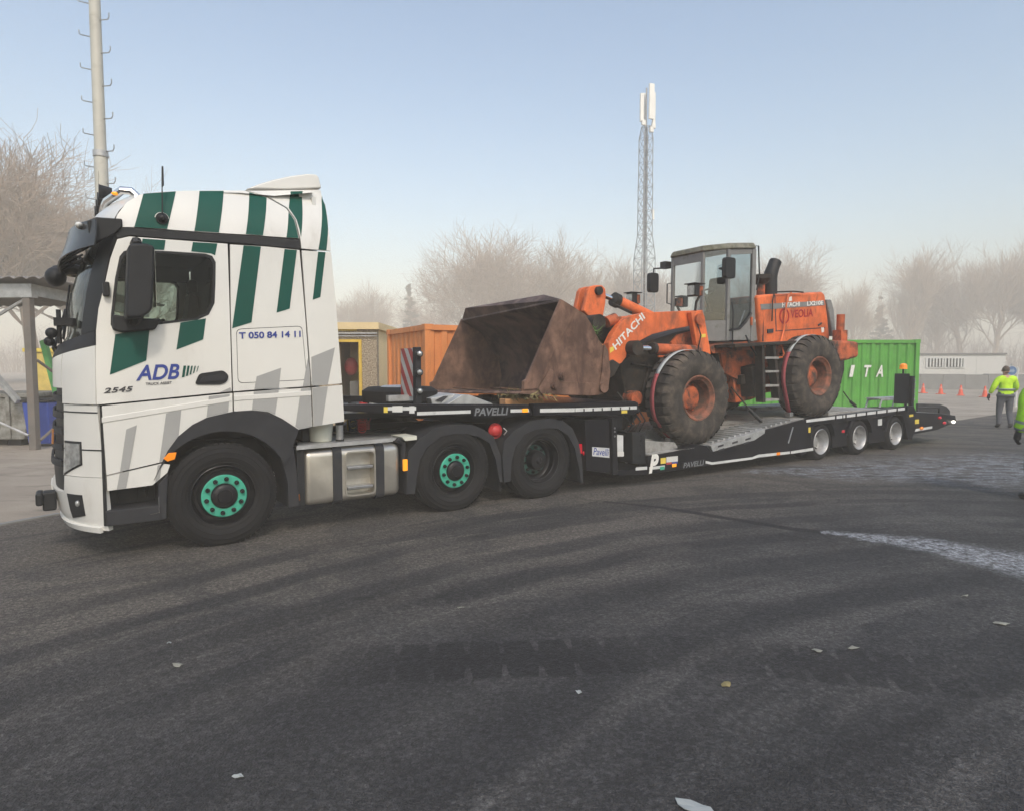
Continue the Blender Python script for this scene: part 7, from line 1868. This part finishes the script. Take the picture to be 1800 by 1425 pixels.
lrail('handrail', [(1311, 590), (1320, 610), (1330, 625), (1340, 632)], [0.6, 0.45, 0.4, 0.35], 0.016, 'black')
# platform, ladder, rear wing
MB().prism(lp([(1290, 605), (1400, 599), (1402, 604), (1290, 611)], 0.25), 0.22, 0.80).build('platform', M['grease'], LDR, smooth=0, bevel=0.01)
la = bpy.data.objects.new('ladder', None); COL.objects.link(la); la.parent = LDR
for (pa, pb_) in (((1340, 606), (1342, 707)), ((1359, 604), (1370, 704))):
    a_, b_ = LO.hit(*pa, 0.3), LO.hit(*pb_, 0.3)
    MB().prism([(a_[0] - 0.035, a_[1]), (a_[0] + 0.035, a_[1]), (b_[0] + 0.035, b_[1]), (b_[0] - 0.035, b_[1])], 0.28, 0.44).build('stringer', M['grease'], la, smooth=0)
for y_ in (629, 653, 678, 703):
    a_, b_ = LO.hit(1344, y_, 0.3), LO.hit(1367, y_, 0.3); MB().box(a_[0] - 0.01, b_[0], 0.27, 0.45, a_[1] - 0.02, a_[1] + 0.02).build('rung', M['deckgrey'], la, smooth=0)
MB().prism(lp([(1360, 606), (1376, 600), (1385, 606), (1378, 640), (1366, 640)], 0.5), 0.45, 0.8).build('wing', M['orange2'], LDR, smooth=0, bevel=0.02)
MB().cyl((LO.hit(1346, 640, 0.75)[0], 0.62, LO.hit(1346, 640, 0.75)[1]), (LO.hit(1366, 640, 0.75)[0], 0.62, LO.hit(1366, 640, 0.75)[1]), 0.2, n=18).build('air_tank', M['orange2'], LDR)

# ------------------------------------------------------------------ lashings and timber on the trailer
def strap(c, v_, ang0, ang1, foot_px, label, split):
    t = thing('lashing_strap', label, 'strap', LO, group='lashing straps over the loader tyres')
    R = RL_ + 0.012; w = 0.045
    pts = [(c[0] + R * math.cos(R_(a)), c[1] + R * math.sin(R_(a))) for a in range(ang0, ang1 + 1, 5)]
    f = LO.hit(*foot_px, v_); pts += [((pts[-1][0] + f[0]) / 2, (pts[-1][1] + f[1]) / 2), f]
    def band(name, pp, mt):
        mb = MB()
        for (u, z) in pp: mb.v += [(u, v_ - w, z), (u, v_ + w, z)]
        for i in range(len(pp) - 1): mb.f.append([2 * i, 2 * i + 1, 2 * i + 3, 2 * i + 2]); mb.m.append(0)
        o = mb.build(name, M[mt], t, smooth=60); m = o.modifiers.new('solid', 'SOLIDIFY'); m.thickness = 0.006; m.offset = 0
    band('sleeve', pts[:split + 1], 'webgrey'); band('webbing', pts[split:], 'webred')
    MB().box(f[0] - 0.05, f[0] + 0.05, v_ - 0.06, v_ + 0.06, f[1] - 0.05, f[1] + 0.03).build('hook', M['steel'], t, bevel=0.01)
strap(FWC, 0.30, 75, 205, (1177, 772), 'grey and red strap lashed over the front tyre of the loader', 15)
strap(RWC, 0.25, 75, 190, (1387, 727), 'grey and red strap lashed over the rear tyre of the loader', 14)
def chain(a, va, b, vb, fr_, label):
    p0 = LO.hit(*a, va); p1 = LO.hit(*b, vb)
    t = thing('lashing_chain', label, 'chain', LO, group='lashing chains on the trailer deck')
    A, B = Vector((p0[0], va, p0[1])), Vector((p1[0], vb, p1[1]))
    MB().tube([A, A.lerp(B, 0.55) + Vector((0, 0, -0.03))], 0.014, 5).build('chain', M['grease'], t)
    MB().tube([A.lerp(B, 0.55) + Vector((0, 0, -0.03)), A.lerp(B, 0.9)], 0.035, 7).build('binder', M['black'], t)
    MB().tube([A.lerp(B, 0.9), B], 0.014, 5).build('hook', M['grease'], t)
chain((1285, 680), 0.75, (1345, 748), 0.25, 0, 'dark lashing chain slung from the loader frame to the ramp')
chain((1482, 688), 0.9, (1506, 716), 0.9, 0, 'dark lashing chain behind the rear tyre of the loader')
tb0 = TR.hit(892, 700, 0.3)
w_ = MB().box(0, 0.62, 0, 0.16, 0, 0.085).build('timber', M['wood'], None, bevel=0.006)
q = TR.w(tb0[0], 0.35); w_.location = (q[0], q[1], zt_ - 0.034); w_.rotation_euler = (0, 0, TR.rotz)
tag(w_, 'raw timber block under the bucket lip', 'timber')
w2 = MB().box(0, 0.5, 0, 0.18, 0, 0.06).box(0.1, 0.3, 0.02, 0.16, 0.062, 0.10).build('timber', M['frame'], None)
q = TR.w(TR.hit(846, 700, 1.2)[0], 1.3); w2.location = (q[0], q[1], zt_ - 0.034); w2.rotation_euler = (0, 0, TR.rotz)
tag(w2, 'dark packing block under the middle of the bucket', 'packing block')
# ------------------------------------------------------------------ people
def person(name, label, loc, rotz, joints, mats, hands, extra=None):
    """joints: name -> (parent, (x, y, z), (rx, ry), region). One continuous skinned body facing -y."""
    t = thing(name, label, 'person', loc=loc, rotz=rotz)
    names = list(joints); idx = {n: i for i, n in enumerate(names)}
    me = bpy.data.meshes.new('body')
    me.from_pydata([joints[n][1] for n in names], [(idx[joints[n][0]], idx[n]) for n in names if joints[n][0]], [])
    o = bpy.data.objects.new('body', me); COL.objects.link(o)
    sk_ = o.modifiers.new('skin', 'SKIN'); sk_.use_smooth_shade = True
    for n in names:
        d = me.skin_vertices[0].data[idx[n]]
        d.radius = joints[n][2]; d.use_root = (n == 'pelvis')
    sb_ = o.modifiers.new('subd', 'SUBSURF'); sb_.levels = 2; sb_.render_levels = 2
    bpy.context.view_layer.update()
    bake(o)
    me = o.data; me.materials.clear()
    for m in mats: me.materials.append(m)
    segs = [(Vector(joints[joints[n][0]][1]), Vector(joints[n][1]), joints[n][3]) for n in names if joints[n][0]]
    for p in me.polygons:
        c = p.center; best = None
        for a, b_, rg_ in segs:
            d = b_ - a; tt = max(0, min(1, (c - a).dot(d) / max(d.length_squared, 1e-9)))
            dist = (c - a - d * tt).length
            if best is None or dist < best[0]: best = (dist, rg_)
        rg_ = best[1]
        p.material_index = rg_(c) if callable(rg_) else rg_
        p.use_smooth = True
    o.parent = t
    for (hp, dr, sd, mt_) in hands:    # palm, four curled fingers and a thumb
        hp = Vector(hp); dr = Vector(dr).normalized(); sx = Vector(sd).normalized(); fw = dr.cross(sx).normalized()
        mb = MB()
        mb.tube([hp - dr * 0.03, hp + dr * 0.03, hp + dr * 0.075, hp + dr * 0.10], [0.030, 0.040, 0.042, 0.034], 8)
        for k in range(4):
            b0 = hp + dr * 0.092 + sx * (0.030 - 0.020 * k)
            L_ = (0.070, 0.080, 0.074, 0.058)[k]
            mb.tube([b0, b0 + dr * L_ * 0.5 + fw * 0.008, b0 + dr * L_ * 0.85 + fw * 0.028, b0 + dr * L_ * 0.95 + fw * 0.045], [0.0105, 0.0098, 0.0088, 0.007], 6)
        b0 = hp + dr * 0.02 + sx * 0.036
        mb.tube([b0, b0 + dr * 0.03 + sx * 0.018 + fw * 0.01, b0 + dr * 0.06 + sx * 0.018 + fw * 0.022], [0.014, 0.012, 0.009], 6)
        mb.build('hand', mt_, t, smooth=60)
    if extra: extra(t)
    return t

# man walking away in a yellow jacket: his back is to the camera, so he faces +y (joints are written facing +y)
jk = lambda c: 2 if 1.085 < c.z < 1.125 else (2 if c.z < 0.93 and c.z > 0.905 else 0)
g = ground(1765, 751.5)
K = 1.0
J = {
 'pelvis': (None, (0, 0, 0.93), (0.175, 0.13), 0),
 'waist': ('pelvis', (0, 0.01, 1.06), (0.185, 0.14), jk),
 'chest': ('waist', (0, 0.02, 1.26), (0.205, 0.15), jk),
 'upper': ('chest', (0, 0.015, 1.40), (0.17, 0.125), jk),
 'neck': ('upper', (0.0, 0.03, 1.50), (0.062, 0.062), 3),
 'head0': ('neck', (0.0, 0.06, 1.575), (0.075, 0.085), 3),
 'head1': ('head0', (0.0, 0.075, 1.665), (0.078, 0.092), 3),
 'head2': ('head1', (0.0, 0.07, 1.725), (0.058, 0.068), 3),
 'shl': ('upper', (-0.19, 0.015, 1.395), (0.098, 0.098), 0), 'ell': ('shl', (-0.31, -0.02, 1.17), (0.078, 0.078), 0), 'wrl': ('ell', (-0.375, 0.05, 0.97), (0.055, 0.055), 0),
 'shr': ('upper', (0.19, 0.015, 1.395), (0.098, 0.098), 0), 'elr': ('shr', (0.28, 0.04, 1.16), (0.078, 0.078), 0), 'wrr': ('elr', (0.28, 0.22, 1.02), (0.055, 0.055), 0),
 'hil': ('pelvis', (-0.105, 0.0, 0.86), (0.115, 0.125), 1), 'knl': ('hil', (-0.12, 0.06, 0.49), (0.082, 0.085), 1), 'anl': ('knl', (-0.13, 0.03, 0.12), (0.062, 0.066), 1), 'tol': ('anl', (-0.135, 0.05, 0.05), (0.052, 0.05), 4), 'tpl': ('tol', (-0.14, 0.19, 0.04), (0.046, 0.036), 4),
 'hir': ('pelvis', (0.105, 0.0, 0.86), (0.115, 0.125), 1), 'knr': ('hir', (0.115, 0.03, 0.49), (0.082, 0.085), 1), 'anr': ('knr', (0.115, -0.10, 0.13), (0.062, 0.066), 1), 'tor': ('anr', (0.115, -0.10, 0.06), (0.052, 0.05), 4), 'tpr': ('tor', (0.12, 0.04, 0.042), (0.046, 0.036), 4),
}
def hair_back(t):
    MB().ball((0.0, 0.045, 1.675), 0.098, 16, 10, sc=(0.92, 0.98, 1.02)).build('hair', M['hair'], t)
    for s_ in (-1, 1): MB().ball((s_ * 0.085, 0.085, 1.63), 0.03, 8, 6, sc=(0.45, 0.8, 1.1)).build('ear', M['skin'], t)
    # jacket hem, collar and reflective band stand off the body
    mb = MB()
    for (z, rx, ry, y0) in ((0.885, 0.225, 0.165, 0.0), (0.96, 0.222, 0.165, 0.0)):
        for i in range(24):
            a = 2 * math.pi * i / 24; mb.v.append((rx * math.cos(a), y0 + ry * math.sin(a), z))
    mb.f = [[i, (i + 1) % 24, 24 + (i + 1) % 24, 24 + i] for i in range(24)]; mb.m = [0] * 24
    o = mb.build('jacket_hem', M['trouser'], t, smooth=60); m = o.modifiers.new('solid', 'SOLIDIFY'); m.thickness = 0.01
    mb = MB()
    for (z, rx, ry, y0) in ((1.085, 0.226, 0.172, 0.012), (1.125, 0.228, 0.173, 0.014)):
        for i in range(24):
            a = 2 * math.pi * i / 24; mb.v.append((rx * math.cos(a), y0 + ry * math.sin(a), z))
    mb.f = [[i, (i + 1) % 24, 24 + (i + 1) % 24, 24 + i] for i in range(24)]; mb.m = [0] * 24
    o = mb.build('reflective_band', M['reflect'], t, smooth=60); m = o.modifiers.new('solid', 'SOLIDIFY'); m.thickness = 0.006
    MB().tube([(0.06 * math.cos(a), 0.035 + 0.062 * math.sin(a), 1.495) for a in [2 * math.pi * i / 16 for i in range(17)]], 0.022, 6).build('collar', M['trouser'], t)
person('person', 'man in yellow hi-vis jacket and grey trousers walking away past the cones', (g[0], g[1], 0), -0.25, J, [M['hivis'], M['trouser'], M['reflect'], M['skin'], M['boot']],
       [((-0.385, 0.075, 0.93), (-0.1, 0.2, -1), (0.2, 1, 0.2), M['glove']), ((0.28, 0.27, 1.0), (0, 1, -0.2), (-0.3, 0, 1), M['glove'])], hair_back)

# second man, mostly outside the right edge: only his lime sleeve and gloved hand show
Zp = 8.4; xp = (1783 - 900) / F_PX * Zp + 0.43
J2 = dict(J)
band2 = lambda c: 2 if (1.02 < c.z < 1.07 or 0.93 < c.z < 0.97) else 0
J2['shl'] = ('upper', (-0.26, 0.015, 1.45), (0.115, 0.115), 0); J2['ell'] = ('shl', (-0.31, -0.02, 1.17), (0.10, 0.10), band2); J2['wrl'] = ('ell', (-0.32, 0.06, 0.90), (0.085, 0.085), band2)
J2['upper'] = ('chest', (0, 0.015, 1.44), (0.18, 0.13), jk); J2['shr'] = ('upper', (0.20, 0.015, 1.44), (0.105, 0.105), 0)
J2['neck'] = ('upper', (0, 0.03, 1.55), (0.062, 0.062), 3); J2['head0'] = ('neck', (0, 0.06, 1.62), (0.075, 0.085), 3); J2['head1'] = ('head0', (0, 0.075, 1.71), (0.078, 0.092), 3); J2['head2'] = ('head1', (0, 0.07, 1.775), (0.058, 0.068), 3)
def hair2(t):
    MB().ball((0.0, 0.045, 1.72), 0.098, 16, 10, sc=(0.92, 0.98, 1.02)).build('hair', M['hair'], t)
person('person', 'man in lime hi-vis sleeve with black glove cut by the right edge', (xp, Zp, 0), 0.15, J2, [M['hivisg'], M['trouser'], M['reflect'], M['skin'], M['boot']],
       [((-0.325, 0.07, 0.90), (0.1, 0.25, -1), (0.2, 1, 0.2), M['glove']), ((0.28, 0.27, 1.0), (0, 1, -0.2), (-0.3, 0, 1), M['glove'])], hair2)

# ------------------------------------------------------------------ haze
hz = MB().box(-245, 245, -65, 310, -1.0, 37.0).build('haze', bpy.data.materials.new('morning_haze'), None, smooth=0)
hm = hz.data.materials[0]; hm.use_nodes = True; nt = hm.node_tree; nt.nodes.clear()
ho = nt.nodes.new('ShaderNodeOutputMaterial'); hv = nt.nodes.new('ShaderNodeVolumePrincipled')
hv.inputs['Color'].default_value = (1.0, 0.95, 0.87, 1); hv.inputs['Density'].default_value = HAZE_DENSITY; hv.inputs['Anisotropy'].default_value = -0.35
nt.links.new(hv.outputs[0], ho.inputs['Volume'])
tag(hz, 'thin pale morning haze over the yard', 'haze', kind='stuff')
